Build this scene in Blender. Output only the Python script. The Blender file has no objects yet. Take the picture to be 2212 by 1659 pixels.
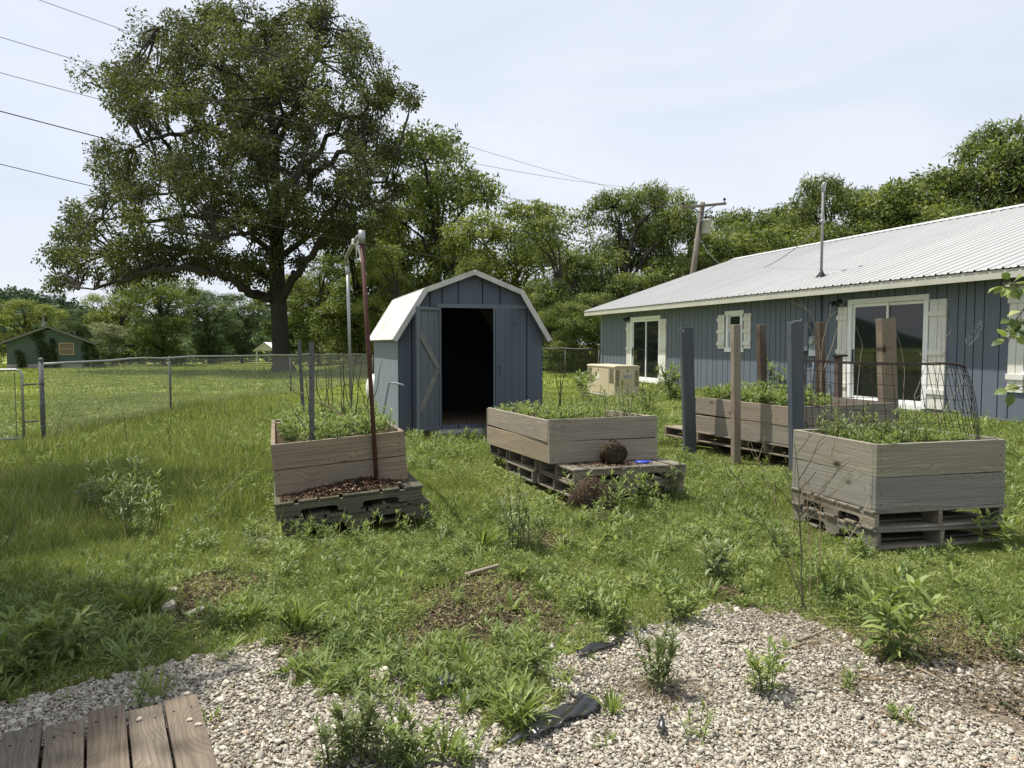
import bpy, math, random
import numpy as np
from mathutils import Vector, Matrix, Euler

# ------------------------------------------------------------------ camera, sky, sun
SC = bpy.context.scene
COL = SC.collection
R = math.radians
F, CX, CY, H = 1600.0, 1106.0, 829.5, 1.6           # focal length etc. in units of the 2212 px wide photograph
PITCH = math.atan((829.5 - 742) / 1600)
cam_d = bpy.data.cameras.new('camera')
cam = bpy.data.objects.new('camera', cam_d)
COL.objects.link(cam)
cam.location = (0, 0, H)
cam.rotation_euler = (R(90) - PITCH, 0, 0)
cam_d.sensor_width = 36
cam_d.lens = 36 * F / 2212
cam_d.clip_start = 0.05
cam_d.clip_end = 3000
SC.camera = cam

SUN_EL, SUN_AZ = R(66.5), R(152)                       # azimuth counted from +X
sdir = Vector((math.cos(SUN_AZ) * math.cos(SUN_EL), math.sin(SUN_AZ) * math.cos(SUN_EL), math.sin(SUN_EL)))
w = bpy.data.worlds.new('World')
SC.world = w
w.use_nodes = True
nt = w.node_tree
nt.nodes.clear()
wo = nt.nodes.new('ShaderNodeOutputWorld')
bg = nt.nodes.new('ShaderNodeBackground')
bg.inputs[1].default_value = 0.1
sky = nt.nodes.new('ShaderNodeTexSky')
sky.sky_type = 'NISHITA'
sky.sun_disc = False
sky.sun_elevation = SUN_EL
sky.sun_rotation = math.pi / 2 - SUN_AZ
sky.dust_density = 2.5
tc = nt.nodes.new('ShaderNodeTexCoord')
mp = nt.nodes.new('ShaderNodeMapping')
mp.inputs['Scale'].default_value = (1.6, 0.9, 4.2)
mp.inputs['Rotation'].default_value = (0, R(14), R(25))
n1 = nt.nodes.new('ShaderNodeTexNoise')
n1.inputs['Scale'].default_value = 1.5
n1.inputs['Detail'].default_value = 6
n1.inputs['Roughness'].default_value = 0.5
n1.inputs['Distortion'].default_value = 0.5
cr = nt.nodes.new('ShaderNodeValToRGB')
cr.color_ramp.elements[0].position = 0.36
cr.color_ramp.elements[0].color = (5.3, 5.75, 6.6, 1)
cr.color_ramp.elements[1].position = 0.62
cr.color_ramp.elements[1].color = (6.2, 6.5, 7.0, 1)
mx = nt.nodes.new('ShaderNodeMix')
mx.data_type = 'RGBA'
mx.inputs[0].default_value = 0.86
nt.links.new(tc.outputs['Generated'], mp.inputs[0])
nt.links.new(mp.outputs[0], n1.inputs['Vector'])
nt.links.new(n1.outputs['Fac'], cr.inputs[0])
nt.links.new(sky.outputs[0], mx.inputs[6])
nt.links.new(cr.outputs[0], mx.inputs[7])
nt.links.new(mx.outputs[2], bg.inputs[0])
nt.links.new(bg.outputs[0], wo.inputs[0])

sl = bpy.data.lights.new('sun', 'SUN')
sl.energy = 4.6
sl.angle = R(0.7)
sl.color = (1.0, 0.95, 0.86)
sun = bpy.data.objects.new('sun', sl)
COL.objects.link(sun)
sun.location = (-20, 20, 40)
sun.rotation_euler = sdir.to_track_quat('Z', 'Y').to_euler()

SC.view_settings.view_transform = 'Standard'
SC.view_settings.look = 'None'
SC.view_settings.exposure = 0.58
SC.view_settings.gamma = 1
SC.view_settings.use_curve_mapping = False
cy = SC.cycles
cy.max_bounces = 6
cy.diffuse_bounces = 3
cy.glossy_bounces = 2
cy.transmission_bounces = 4
cy.transparent_max_bounces = 6
cy.use_denoising = True
cy.denoiser = 'OPENIMAGEDENOISE'
cy.denoising_input_passes = 'RGB_ALBEDO_NORMAL'
cy.sample_clamp_indirect = 4
cy.use_adaptive_sampling = False

# ------------------------------------------------------------------ helpers
RNG = np.random.default_rng(7)
random.seed(11)


def ray(x, y):
    a = (x - CX) / F
    b = (CY - y) / F
    return Vector((a, math.cos(PITCH) + b * math.sin(PITCH), -math.sin(PITCH) + b * math.cos(PITCH)))


def sst(a, b, x):
    t = np.clip((x - a) / (b - a), 0, 1)
    return t * t * (3 - 2 * t)


def gh(x, y):
    """height of the ground"""
    x = np.asarray(x, float)
    y = np.asarray(y, float)
    dh = x * 0.9545 + y * 0.298
    rise = 0.2 * sst(4.5, 10.5, dh)
    fall = -0.45 * np.clip((y - 20) / 40, 0, 1.9) * (1 - sst(3, 9, dh))
    b = 0.018 * np.sin(x * 1.9 + 0.7 * y) * np.cos(y * 1.4 - 0.5 * x) + 0.012 * np.sin(3.7 * x - 2.1 * y + 1)
    b = b * sst(3.0, 4.5, y)
    return rise + fall + b


def gz(x, y):
    return float(gh(x, y))


def G(x, y, dz=0.0):
    """point of the ground seen at pixel x, y"""
    d = ray(x, y)
    z = 0.0
    for _ in range(6):
        t = (z + dz - H) / d.z
        z = gz(d.x * t, d.y * t)
    return Vector((d.x * t, d.y * t, z + dz))


def at(x, y, Y):
    d = ray(x, y)
    t = Y / d.y
    return Vector((d.x * t, Y, H + d.z * t))


def tag(o, label, cat, group=None, kind=None):
    if label:
        o['label'] = label
    if cat:
        o['category'] = cat
    if group:
        o['group'] = group
    if kind:
        o['kind'] = kind
    return o


def struct(o):
    o['kind'] = 'structure'
    return o


def thing(name, label, cat, loc=(0, 0, 0), rot=(0, 0, 0), group=None):
    o = bpy.data.objects.new(name, None)
    o.empty_display_size = 0.1
    COL.objects.link(o)
    o.location = loc
    o.rotation_euler = rot
    return tag(o, label, cat, group)


class MB:
    def __init__(s):
        s.v, s.f, s.g, s.mi = [], [], [], []

    def _add(s, vs, gs, fs, m=0):
        b = len(s.v)
        s.v += [tuple(v) for v in vs]
        s.g += [tuple(g) for g in gs]
        s.f += [tuple(b + i for i in f) for f in fs]
        s.mi += [m] * len(fs)

    def box(s, c, sz, rot=None, m=0):
        c = Vector(c)
        sz = Vector(sz)
        od = sorted(range(3), key=lambda i: -sz[i])
        o = Vector((random.uniform(0, 50), random.uniform(0, 50), random.uniform(0, 50)))
        vs, gs = [], []
        for i in (-.5, .5):
            for j in (-.5, .5):
                for l in (-.5, .5):
                    p = Vector((i * sz.x, j * sz.y, l * sz.z))
                    q = [p[t] for t in od]
                    gs.append(Vector(q) + o)
                    vs.append(c + (rot @ p if rot else p))
        s._add(vs, gs, [(0, 1, 3, 2), (4, 6, 7, 5), (0, 4, 5, 1), (2, 3, 7, 6), (0, 2, 6, 4), (1, 5, 7, 3)], m)
        return s

    def b2(s, lo, hi, m=0):
        lo = Vector(lo)
        hi = Vector(hi)
        return s.box((lo + hi) / 2, hi - lo, None, m)

    def bar(s, a, b, w, t, up=(0, 0, 1), m=0):
        a = Vector(a)
        b = Vector(b)
        d = b - a
        L = d.length
        x = d.normalized()
        y = Vector(up).cross(x)
        if y.length < 1e-4:
            y = Vector((0, 1, 0)).cross(x)
        y.normalize()
        z = x.cross(y)
        rm = Matrix((x, y, z)).transposed()
        return s.box((a + b) / 2, (L, w, t), rm, m)

    def tube(s, pts, rad, n=8, m=0, caps=True):
        pts = [Vector(p) for p in pts]
        if not hasattr(rad, '__len__'):
            rad = [rad] * len(pts)
        vs, gs, fs = [], [], []
        ref = Vector((0.31, 0.62, 0.73))
        o = random.uniform(0, 50)
        acc = 0
        for i, p in enumerate(pts):
            d = pts[min(i + 1, len(pts) - 1)] - pts[max(i - 1, 0)]
            if d.length < 1e-9:
                d = Vector((0, 0, 1))
            d.normalize()
            x = ref - d * ref.dot(d)
            if x.length < 1e-3:
                x = d.orthogonal()
            x.normalize()
            ref = x
            y = d.cross(x)
            if i:
                acc += (p - pts[i - 1]).length
            for k in range(n):
                a = 2 * math.pi * k / n
                q = (x * math.cos(a) + y * math.sin(a)) * rad[i]
                vs.append(p + q)
                gs.append((acc + o, rad[i] * math.cos(a) + o, rad[i] * math.sin(a)))
        for i in range(len(pts) - 1):
            for k in range(n):
                fs.append((i * n + k, i * n + (k + 1) % n, (i + 1) * n + (k + 1) % n, (i + 1) * n + k))
        if caps:
            fs.append(tuple(range(n))[::-1])
            fs.append(tuple((len(pts) - 1) * n + k for k in range(n)))
        s._add(vs, gs, fs, m)
        return s

    def prism(s, poly, o, ux, uz, uy, m=0, grain=0):
        """polygon (a, b) on axes ux, uz at o, pushed along vector uy"""
        o = Vector(o)
        ux, uz, uy = Vector(ux), Vector(uz), Vector(uy)
        n = len(poly)
        r = Vector((random.uniform(0, 50), random.uniform(0, 50), random.uniform(0, 50)))
        vs = [o + ux * a + uz * b for a, b in poly] + [o + ux * a + uz * b + uy for a, b in poly]
        if grain == 0:
            gs = [r + Vector((a, b, 0)) for a, b in poly] + [r + Vector((a, b, uy.length)) for a, b in poly]
        else:
            gs = [r + Vector((b, a, 0)) for a, b in poly] + [r + Vector((b, a, uy.length)) for a, b in poly]
        flip = ux.cross(uz).dot(uy) > 0
        f1, f2 = tuple(range(n)), tuple(range(n, 2 * n))
        fs = [f1[::-1], f2] if flip else [f1, f2[::-1]]
        for i in range(n):
            j = (i + 1) % n
            q = (i, j, n + j, n + i)
            fs.append(q if flip else q[::-1])
        s._add(vs, gs, fs, m)
        return s

    def build(s, name, mats, parent=None, smooth=False, bevel=0.0, loc=None):
        me = bpy.data.meshes.new(name)
        me.from_pydata(s.v, [], s.f)
        for mt in (mats if isinstance(mats, (list, tuple)) else [mats]):
            me.materials.append(mt)
        at_ = me.attributes.new('gc', 'FLOAT_VECTOR', 'POINT')
        at_.data.foreach_set('vector', np.array(s.g, 'f').ravel())
        me.polygons.foreach_set('material_index', s.mi)
        if smooth:
            me.polygons.foreach_set('use_smooth', [True] * len(s.f))
        me.update()
        o = bpy.data.objects.new(name, me)
        COL.objects.link(o)
        if parent:
            o.parent = parent
        if loc:
            o.location = loc
        if bevel:
            b = o.modifiers.new('bevel', 'BEVEL')
            b.width = bevel
            b.segments = 2
            b.limit_method = 'ANGLE'
            b.angle_limit = R(50)
        return o


def np_obj(name, V, Fv, nv, mats, tint=None, parent=None, mi=None, smooth=False, link=True):
    """mesh from arrays: V (N,3), Fv flat vertex indices, nv loop count per face"""
    me = bpy.data.meshes.new(name)
    V = np.asarray(V, 'f')
    me.vertices.add(len(V))
    me.vertices.foreach_set('co', V.ravel())
    me.loops.add(len(Fv))
    me.loops.foreach_set('vertex_index', np.asarray(Fv, 'i'))
    nv = np.asarray(nv, 'i')
    st = np.zeros(len(nv), 'i')
    st[1:] = np.cumsum(nv)[:-1]
    me.polygons.add(len(nv))
    me.polygons.foreach_set('loop_start', st)
    for mt in (mats if isinstance(mats, (list, tuple)) else [mats]):
        me.materials.append(mt)
    if mi is not None:
        me.polygons.foreach_set('material_index', np.asarray(mi, 'i'))
    if smooth:
        me.polygons.foreach_set('use_smooth', np.ones(len(nv), bool))
    me.update(calc_edges=True)
    if tint is not None:
        a = me.attributes.new('tint', 'FLOAT', 'POINT')
        a.data.foreach_set('value', np.asarray(tint, 'f'))
    o = bpy.data.objects.new(name, me)
    if link:
        COL.objects.link(o)
    if parent:
        o.parent = parent
    return o


LEAF = (np.array([(-.16, 0, 0), (.16, 0, 0), (-.5, .36, .05), (.5, .36, .05), (-.36, .7, .0), (.36, .7, .0), (0, 1, -.14)]),
        [(0, 1, 3, 2), (2, 3, 5, 4), (4, 5, 6)])
DIAM = (np.array([(0, 0, 0), (.5, .45, .08), (0, 1, -.05), (-.5, .45, .08)]), [(0, 1, 2, 3)])
OAKL = (np.array([(0, 0, 0), (.42, .3, .06), (.3, .72, .02), (0, 1, -.1), (-.3, .72, .02), (-.42, .3, .06)]), [(0, 1, 2, 3), (0, 3, 4, 5)])
BLADE = (np.array([(-.5, 0, 0), (.5, 0, 0), (-.38, .16, .55), (.38, .16, .55), (0, .55, .98)]), [(0, 1, 3, 2), (2, 3, 4)])
ico = []
_p = (1 + 5 ** .5) / 2
ICOV = np.array([(-1, _p, 0), (1, _p, 0), (-1, -_p, 0), (1, -_p, 0), (0, -1, _p), (0, 1, _p), (0, -1, -_p), (0, 1, -_p), (_p, 0, -1), (_p, 0, 1), (-_p, 0, -1), (-_p, 0, 1)])
ICOV = ICOV / np.linalg.norm(ICOV[0])
ICOF = [(0, 11, 5), (0, 5, 1), (0, 1, 7), (0, 7, 10), (0, 10, 11), (1, 5, 9), (5, 11, 4), (11, 10, 2), (10, 7, 6), (7, 1, 8),
        (3, 9, 4), (3, 4, 2), (3, 2, 6), (3, 6, 8), (3, 8, 9), (4, 9, 5), (2, 4, 11), (6, 2, 10), (8, 6, 7), (9, 8, 1)]


def scat(tmpl, M, T):
    """many copies of a template: returns V, flat faces, loop counts"""
    tv, tf = tmpl
    n = len(T)
    V = np.einsum('nij,vj->nvi', M, tv) + T[:, None, :]
    flat = np.concatenate([np.array(f) for f in tf])
    cnt = np.array([len(f) for f in tf])
    Fv = (flat[None, :] + (np.arange(n) * len(tv))[:, None]).ravel()
    return V.reshape(-1, 3), Fv, np.tile(cnt, n)


def join(parts):
    """parts: list of (V, Fv, nv, tint per vertex, material)"""
    V, Fl, N, Tn, M = [], [], [], [], []
    b = 0
    for v, f, n, t, m in parts:
        V.append(v)
        Fl.append(f + b)
        N.append(n)
        Tn.append(t)
        M.append(np.full(len(n), m))
        b += len(v)
    return np.concatenate(V), np.concatenate(Fl), np.concatenate(N), np.concatenate(Tn), np.concatenate(M)


def tubes_np(segs, n=4):
    """segs: list of (points (k,3), radii (k)) -> V, F, nv"""
    V, Fl = [], []
    b = 0
    for P, r in segs:
        P = np.asarray(P, float)
        r = np.broadcast_to(np.asarray(r, float), (len(P),))
        d = np.gradient(P, axis=0)
        d /= np.linalg.norm(d, axis=1)[:, None] + 1e-9
        ref = np.array((.31, .62, .73)) if abs(d[0] @ np.array((.31, .62, .73))) < .9 else np.array((1., 0, 0))
        x = ref[None] - d * (d @ ref)[:, None]
        x /= np.linalg.norm(x, axis=1)[:, None] + 1e-9
        y = np.cross(d, x)
        a = 2 * np.pi * np.arange(n) / n
        ring = P[:, None] + r[:, None, None] * (x[:, None] * np.cos(a)[None, :, None] + y[:, None] * np.sin(a)[None, :, None])
        V.append(ring.reshape(-1, 3))
        k = len(P)
        i, j = np.meshgrid(np.arange(k - 1), np.arange(n), indexing='ij')
        q = np.stack([i * n + j, i * n + (j + 1) % n, (i + 1) * n + (j + 1) % n, (i + 1) * n + j], -1)
        Fl.append(q.reshape(-1) + b)
        b += k * n
    V = np.concatenate(V)
    Fl = np.concatenate(Fl)
    return V, Fl, np.full(len(Fl) // 4, 4)


def frames(dirs, ups, wd, ln):
    """matrices with y along dirs (length ln), x across (width wd), z = normal"""
    y = dirs / (np.linalg.norm(dirs, axis=1)[:, None] + 1e-9)
    x = np.cross(y, ups)
    x /= np.linalg.norm(x, axis=1)[:, None] + 1e-9
    z = np.cross(x, y)
    return np.stack([x * wd[:, None], y * ln[:, None], z * ln[:, None]], -1)


def rnd_dirs(n, rng):
    v = rng.normal(size=(n, 3))
    return v / np.linalg.norm(v, axis=1)[:, None]


def fbm(x, y, s=1.0, seed=0.0):
    x = x * s + seed * 7.3
    y = y * s - seed * 3.1
    v = np.sin(x + 1.3 * np.sin(y * .9 + seed)) * np.cos(y + 1.1 * np.sin(x * .7)) \
        + .6 * np.sin(2.3 * x + 1.7 * y + np.sin(1.9 * y)) * np.cos(1.9 * y - .8 * x) \
        + .4 * np.sin(4.7 * x - 2.2 * y + seed) * np.sin(4.1 * y + 1.3 * x)
    return np.clip(.5 + v / 3.0, 0, 1)


def inpoly(px, py, poly):
    ins = np.zeros(px.shape, bool)
    n = len(poly)
    for i in range(n):
        x0, y0 = poly[i]
        x1, y1 = poly[(i + 1) % n]
        if y0 == y1:
            continue
        c = ((y0 > py) != (y1 > py)) & (px < (x1 - x0) * (py - y0) / (y1 - y0) + x0)
        ins ^= c
    return ins


# ------------------------------------------------------------------ materials
def mat(name):
    m = bpy.data.materials.new(name)
    m.use_nodes = True
    t = m.node_tree
    p = t.nodes['Principled BSDF']
    return m, t, p


def node(t, typ, **kw):
    n = t.nodes.new(typ)
    for k, v in kw.items():
        if k.startswith('i_'):
            n.inputs[k[2:].replace('_', ' ')].default_value = v
        else:
            setattr(n, k, v)
    return n


def ramp(t, fac, stops):
    n = t.nodes.new('ShaderNodeValToRGB')
    e = n.color_ramp.elements
    while len(e) < len(stops):
        e.new(0.5)
    for el, (p, c) in zip(e, stops):
        el.position = p
        el.color = (*c, 1)
    t.links.new(fac, n.inputs[0])
    return n.outputs[0]


def mixc(t, fac, a, b, mode='MIX'):
    n = t.nodes.new('ShaderNodeMix')
    n.data_type = 'RGBA'
    n.blend_type = mode
    for s, v in ((n.inputs[0], fac), (n.inputs[6], a), (n.inputs[7], b)):
        if hasattr(v, 'is_linked') or hasattr(v, 'links'):
            t.links.new(v, s)
        elif hasattr(v, '__len__'):
            s.default_value = (*v, 1)
        else:
            s.default_value = v
    return n.outputs[2]


def coord(t, attr='gc', scale=(1, 1, 1)):
    if attr == 'obj':
        a = node(t, 'ShaderNodeTexCoord').outputs['Object']
    else:
        a = node(t, 'ShaderNodeAttribute', attribute_name=attr).outputs['Vector']
    m = node(t, 'ShaderNodeMapping')
    m.inputs['Scale'].default_value = scale
    t.links.new(a, m.inputs[0])
    return m.outputs[0]


def noise(t, vec, scale, detail=4, rough=.55, dist=0.0):
    n = node(t, 'ShaderNodeTexNoise')
    n.inputs['Scale'].default_value = scale
    n.inputs['Detail'].default_value = detail
    n.inputs['Roughness'].default_value = rough
    n.inputs['Distortion'].default_value = dist
    t.links.new(vec, n.inputs['Vector'])
    return n.outputs['Fac']


def bump(t, p, h, strength=.3, dist=.01):
    b = node(t, 'ShaderNodeBump')
    b.inputs['Strength'].default_value = strength
    b.inputs['Distance'].default_value = dist
    t.links.new(h, b.inputs['Height'])
    t.links.new(b.outputs[0], p.inputs['Normal'])


def wood(name, light, dark, stain, knot=True, rough=.85, gs=1.0, stain_amt=.55):
    m, t, p = mat(name)
    fine = noise(t, coord(t, 'gc', (1.6 * gs, 55 * gs, 9 * gs)), 1.0, 6, .7)
    gv = node(t, 'ShaderNodeTexVoronoi', feature='F1')
    gv.inputs['Scale'].default_value = 1
    t.links.new(coord(t, 'gc', (2.1, 4.0, .08)), gv.inputs['Vector'])
    kd = gv.outputs['Distance']
    # growth rings that bend round the knots
    sep = node(t, 'ShaderNodeSeparateXYZ')
    t.links.new(coord(t, 'gc', (.55, 1.0, .15)), sep.inputs[0])
    mr = node(t, 'ShaderNodeMapRange')
    mr.inputs['From Min'].default_value = 0
    mr.inputs['From Max'].default_value = .45
    mr.inputs['To Min'].default_value = .12
    mr.inputs['To Max'].default_value = 0
    t.links.new(kd, mr.inputs['Value'])
    ad = node(t, 'ShaderNodeMath', operation='ADD')
    t.links.new(sep.outputs['Y'], ad.inputs[0])
    t.links.new(mr.outputs[0], ad.inputs[1])
    wb = noise(t, coord(t, 'gc', (.8, 3.2, .3)), 1.0, 2, .5)
    ad2 = node(t, 'ShaderNodeMath', operation='MULTIPLY_ADD')
    t.links.new(wb, ad2.inputs[0])
    ad2.inputs[1].default_value = .22
    t.links.new(ad.outputs[0], ad2.inputs[2])
    si = node(t, 'ShaderNodeMath', operation='MULTIPLY')
    t.links.new(ad2.outputs[0], si.inputs[0])
    si.inputs[1].default_value = 260
    sn = node(t, 'ShaderNodeMath', operation='SINE')
    t.links.new(si.outputs[0], sn.inputs[0])
    c = ramp(t, fine, [(.28, dark), (.68, light)])
    c = mixc(t, ramp(t, sn.outputs[0], [(.25, (0, 0, 0)), (1, (.62, .62, .62))]), c, dark)
    blot = noise(t, coord(t, 'gc', (1.3, 5, .5)), 1.0, 4, .62)
    c = mixc(t, ramp(t, blot, [(.42, (0, 0, 0)), (.7, (stain_amt,) * 3)]), c, stain)
    if knot:
        k = ramp(t, kd, [(.055, (1, 1, 1)), (.09, (.75, .75, .75)), (.12, (.22, .22, .22)), (.2, (0, 0, 0))])
        c = mixc(t, k, c, (dark[0] * .3, dark[1] * .27, dark[2] * .25))
    oi = node(t, 'ShaderNodeObjectInfo').outputs['Random']
    c = mixc(t, 1.0, c, ramp(t, oi, [(0, (.78, .8, .84)), (.5, (1, 1, 1)), (1, (1.0, .93, .84))]), 'MULTIPLY')
    t.links.new(c, p.inputs['Base Color'])
    p.inputs['Roughness'].default_value = rough
    p.inputs['Specular IOR Level'].default_value = .2
    bump(t, p, fine, .4, .005)
    return m


def plain(name, col, rough=.6, metal=0.0, var=.12, vs=6.0, spec=.4, bmp=0.0, bs=60.0, dirt=None):
    m, t, p = mat(name)
    f = noise(t, coord(t, 'obj'), vs, 5, .6)
    c = ramp(t, f, [(.25, tuple(x * (1 - var) for x in col)), (.75, tuple(min(1, x * (1 + var)) for x in col))])
    if dirt:
        d = noise(t, coord(t, 'obj', (1, 1, .4)), vs * .35, 6, .7)
        c = mixc(t, ramp(t, d, [(.5, (0, 0, 0)), (.72, (.7, .7, .7))]), c, dirt)
    t.links.new(c, p.inputs['Base Color'])
    p.inputs['Roughness'].default_value = rough
    p.inputs['Metallic'].default_value = metal
    p.inputs['Specular IOR Level'].default_value = spec
    if bmp:
        bump(t, p, noise(t, coord(t, 'obj'), bs, 4, .6), bmp, .01)
    return m


def leafmat(name, stops, trans=.35, rough=.5, spec=.35, tcol=1.25):
    m, t, p = mat(name)
    a = node(t, 'ShaderNodeAttribute', attribute_name='tint').outputs['Fac']
    c = ramp(t, a, stops)
    t.links.new(c, p.inputs['Base Color'])
    p.inputs['Roughness'].default_value = rough
    p.inputs['Specular IOR Level'].default_value = spec
    tr = node(t, 'ShaderNodeBsdfTranslucent')
    t.links.new(mixc(t, 1.0, c, (tcol, tcol * 1.05, tcol * .6), 'MULTIPLY'), tr.inputs['Color'])
    ms = node(t, 'ShaderNodeMixShader')
    ms.inputs[0].default_value = trans
    t.links.new(p.outputs[0], ms.inputs[1])
    t.links.new(tr.outputs[0], ms.inputs[2])
    t.links.new(ms.outputs[0], t.nodes['Material Output'].inputs['Surface'])
    return m


M = {}
M['grass'] = leafmat('grass', [(0, (.085, .118, .032)), (.4, (.165, .212, .058)), (.75, (.265, .305, .092)), (.92, (.36, .36, .145)), (1, (.46, .41, .26))], .36, .6, .2)
M['weed'] = leafmat('weed_leaf', [(0, (.065, .108, .034)), (.45, (.155, .21, .06)), (.85, (.265, .32, .1)), (1, (.36, .39, .15))], .36, .5, .35)
M['weed_dark'] = leafmat('weed_leaf_grey', [(0, (.06, .09, .034)), (.5, (.15, .185, .075)), (1, (.26, .29, .13))], .3, .5, .35)
M['oak'] = leafmat('oak_leaf', [(0, (.032, .042, .016)), (.5, (.078, .092, .034)), (1, (.16, .17, .065))], .32, .6, .18)
M['tree_a'] = leafmat('leaf_mid', [(0, (.055, .08, .022)), (.5, (.12, .155, .04)), (1, (.21, .24, .07))], .34, .55, .25)
M['tree_b'] = leafmat('leaf_yellow', [(0, (.08, .11, .024)), (.5, (.17, .205, .045)), (1, (.27, .29, .08))], .36, .55, .25)
M['tree_c'] = leafmat('leaf_deep', [(0, (.035, .062, .027)), (.5, (.075, .115, .045)), (1, (.14, .185, .075))], .32, .55, .25)
M['tree_w'] = leafmat('leaf_pale', [(0, (.09, .12, .04)), (.5, (.2, .23, .12)), (1, (.42, .43, .3))], .25, .6, .3)
M['far'] = leafmat('leaf_far', [(0, (.02, .045, .025)), (.5, (.04, .075, .04)), (1, (.075, .115, .06))], .2, .6, .2)
M['bark'] = plain('bark', (.05, .045, .038), .95, 0, .35, 5, .1, .9, 14)
M['bark_pale'] = plain('bark_pale', (.13, .115, .095), .95, 0, .3, 5, .1, .6, 18)
M['stalk'] = plain('dry_stalk', (.19, .14, .085), .8, 0, .3, 20, .2)
M['stalk_dark'] = plain('dark_stalk', (.06, .06, .035), .8, 0, .3, 20, .2)
M['stalk_pale'] = plain('pale_stalk', (.27, .225, .165), .8, 0, .2, 20, .2)
M['stem'] = plain('green_stem', (.085, .12, .035), .6, 0, .3, 20, .3)
M['bed_a'] = wood('bed_timber_brown', (.32, .265, .2), (.15, .12, .088), (.17, .155, .13), True, .85, 1.0, .75)
M['bed_b'] = wood('bed_timber_tan', (.39, .345, .265), (.19, .16, .118), (.22, .2, .165), True, .85, 1.0, .75)
M['bed_c'] = wood('bed_timber_grey', (.32, .31, .262), (.16, .152, .125), (.22, .2, .18), True, .85, 1.0, .75)
M['bed_d'] = wood('bed_timber_worn', (.37, .32, .255), (.16, .132, .102), (.24, .23, .205), True, .85, 1.0, .75)
M['pallet'] = wood('pallet_wood', (.32, .29, .235), (.15, .132, .10), (.08, .072, .056), False, .95, 1.0, .7)
M['pallet_dark'] = wood('pallet_wood_mossy', (.15, .14, .10), (.06, .058, .04), (.045, .05, .03), False, .95, 1.0, .7)
M['deck'] = wood('deck_wood', (.225, .192, .15), (.105, .086, .068), (.085, .072, .058), False, .9, 1.0, .7)
M['post'] = wood('post_wood', (.28, .238, .185), (.135, .108, .08), (.17, .15, .125), True, .85, 1.0, .7)
M['post_brown'] = wood('post_wood_brown', (.125, .096, .075), (.058, .044, .035), (.2, .185, .165), False, .85, 1.0, .7)
M['post_grey'] = wood('post_wood_grey', (.33, .27, .2), (.18, .14, .1), (.22, .2, .17), False, .9)
M['post_blue'] = wood('post_blue_paint', (.082, .1, .122), (.055, .068, .085), (.15, .14, .125), False, .7, 1.0, .3)
M['wood_in'] = wood('bare_plywood', (.2, .165, .12), (.13, .1, .07), (.09, .07, .05), True, .9)
M['metal'] = plain('galvanised_steel', (.34, .35, .35), .45, .75, .18, 9, .5)
M['metal_dull'] = plain('dull_steel', (.11, .112, .11), .65, .2, .25, 9, .3)
M['pipe'] = plain('grey_pipe', (.17, .17, .17), .6, 0, .2, 9, .3)
M['wire'] = plain('fence_wire', (.36, .37, .36), .5, .6, .15, 3, .4)
M['rust'] = plain('rusty_paint', (.075, .03, .024), .7, .1, .45, 12, .3, .2, 60, (.03, .022, .02))
M['cage'] = plain('rusty_wire', (.03, .023, .021), .8, .1, .4, 25, .2)
M['black_wire'] = plain('black_cable', (.03, .03, .03), .6, 0, .1, 3, .3)
M['pole_wire'] = plain('bare_cable', (.12, .12, .12), .6, 0, .1, 3, .3)
M['pole_wood'] = wood('pole_wood', (.23, .215, .195), (.12, .11, .10), (.16, .15, .14), False, .95)
M['white'] = plain('white_trim', (.8, .8, .8), .5, 0, .05, 4, .4, 0, 60, (.62, .6, .57))
M['cream'] = plain('cream_shutter', (.68, .67, .62), .6, 0, .06, 4, .3, 0, 60, (.52, .5, .44))
M['fascia'] = plain('cream_fascia', (.47, .46, .4), .6, 0, .08, 3, .3, 0, 60, (.36, .35, .3))
M['soffit'] = plain('soffit_paint', (.3, .3, .28), .8, 0, .08, 3, .2)
M['glass'] = plain('dark_glass', (.012, .014, .016), .03, 0, .1, 2, .6)
M['black'] = plain('black_metal', (.015, .015, .016), .5, .2, .2, 8, .4)
M['beige'] = plain('beige_enamel', (.52, .45, .31), .45, 0, .04, 3, .4, 0, 60, (.44, .38, .26))
M['slot'] = plain('dark_slot', (.03, .027, .022), .9, 0, .1, 8, .1)
M['tank'] = plain('white_tank', (.72, .71, .68), .4, 0, .05, 5, .4, 0, 60, (.5, .45, .38))
M['soil'] = plain('dark_soil', (.06, .043, .03), 1, 0, .5, 30, .05, 1.0, 90)
M['mulch'] = leafmat('mulch', [(0, (.025, .016, .011)), (.5, (.08, .046, .03)), (.85, (.16, .1, .066)), (1, (.34, .27, .2))], 0, .9, .1)
M['thatch'] = leafmat('thatch', [(0, (.035, .027, .018)), (.5, (.115, .088, .056)), (.85, (.21, .165, .105)), (1, (.38, .32, .22))], 0, .9, .1)
M['blue_plastic'] = plain('blue_plastic', (.02, .06, .42), .4, 0, .1, 9, .5)
M['rope'] = plain('white_rope', (.62, .6, .55), .9, 0, .15, 30, .1)
M['plastic'] = plain('black_plastic_sheet', (.012, .012, .013), .28, 0, .2, 8, .6, .5, 25)
M['insul'] = plain('grey_porcelain', (.3, .31, .32), .3, 0, .1, 5, .5)
M['transformer'] = plain('grey_transformer', (.42, .42, .4), .5, 0, .08, 4, .4, 0, 60, (.45, .28, .17))
M['conc'] = plain('concrete', (.36, .34, .31), .9, 0, .12, 5, .2, .3, 40)
M['stone'] = leafmat('gravel_stone', [(0, (.16, .14, .113)), (.25, (.3, .272, .224)), (.7, (.41, .378, .315)), (.93, (.52, .488, .42)), (.97, (.31, .225, .155)), (1, (.12, .11, .10))], 0, .95, .15)
M['rock'] = plain('pale_rock', (.5, .45, .36), .9, 0, .25, 9, .2, .6, 25)


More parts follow.
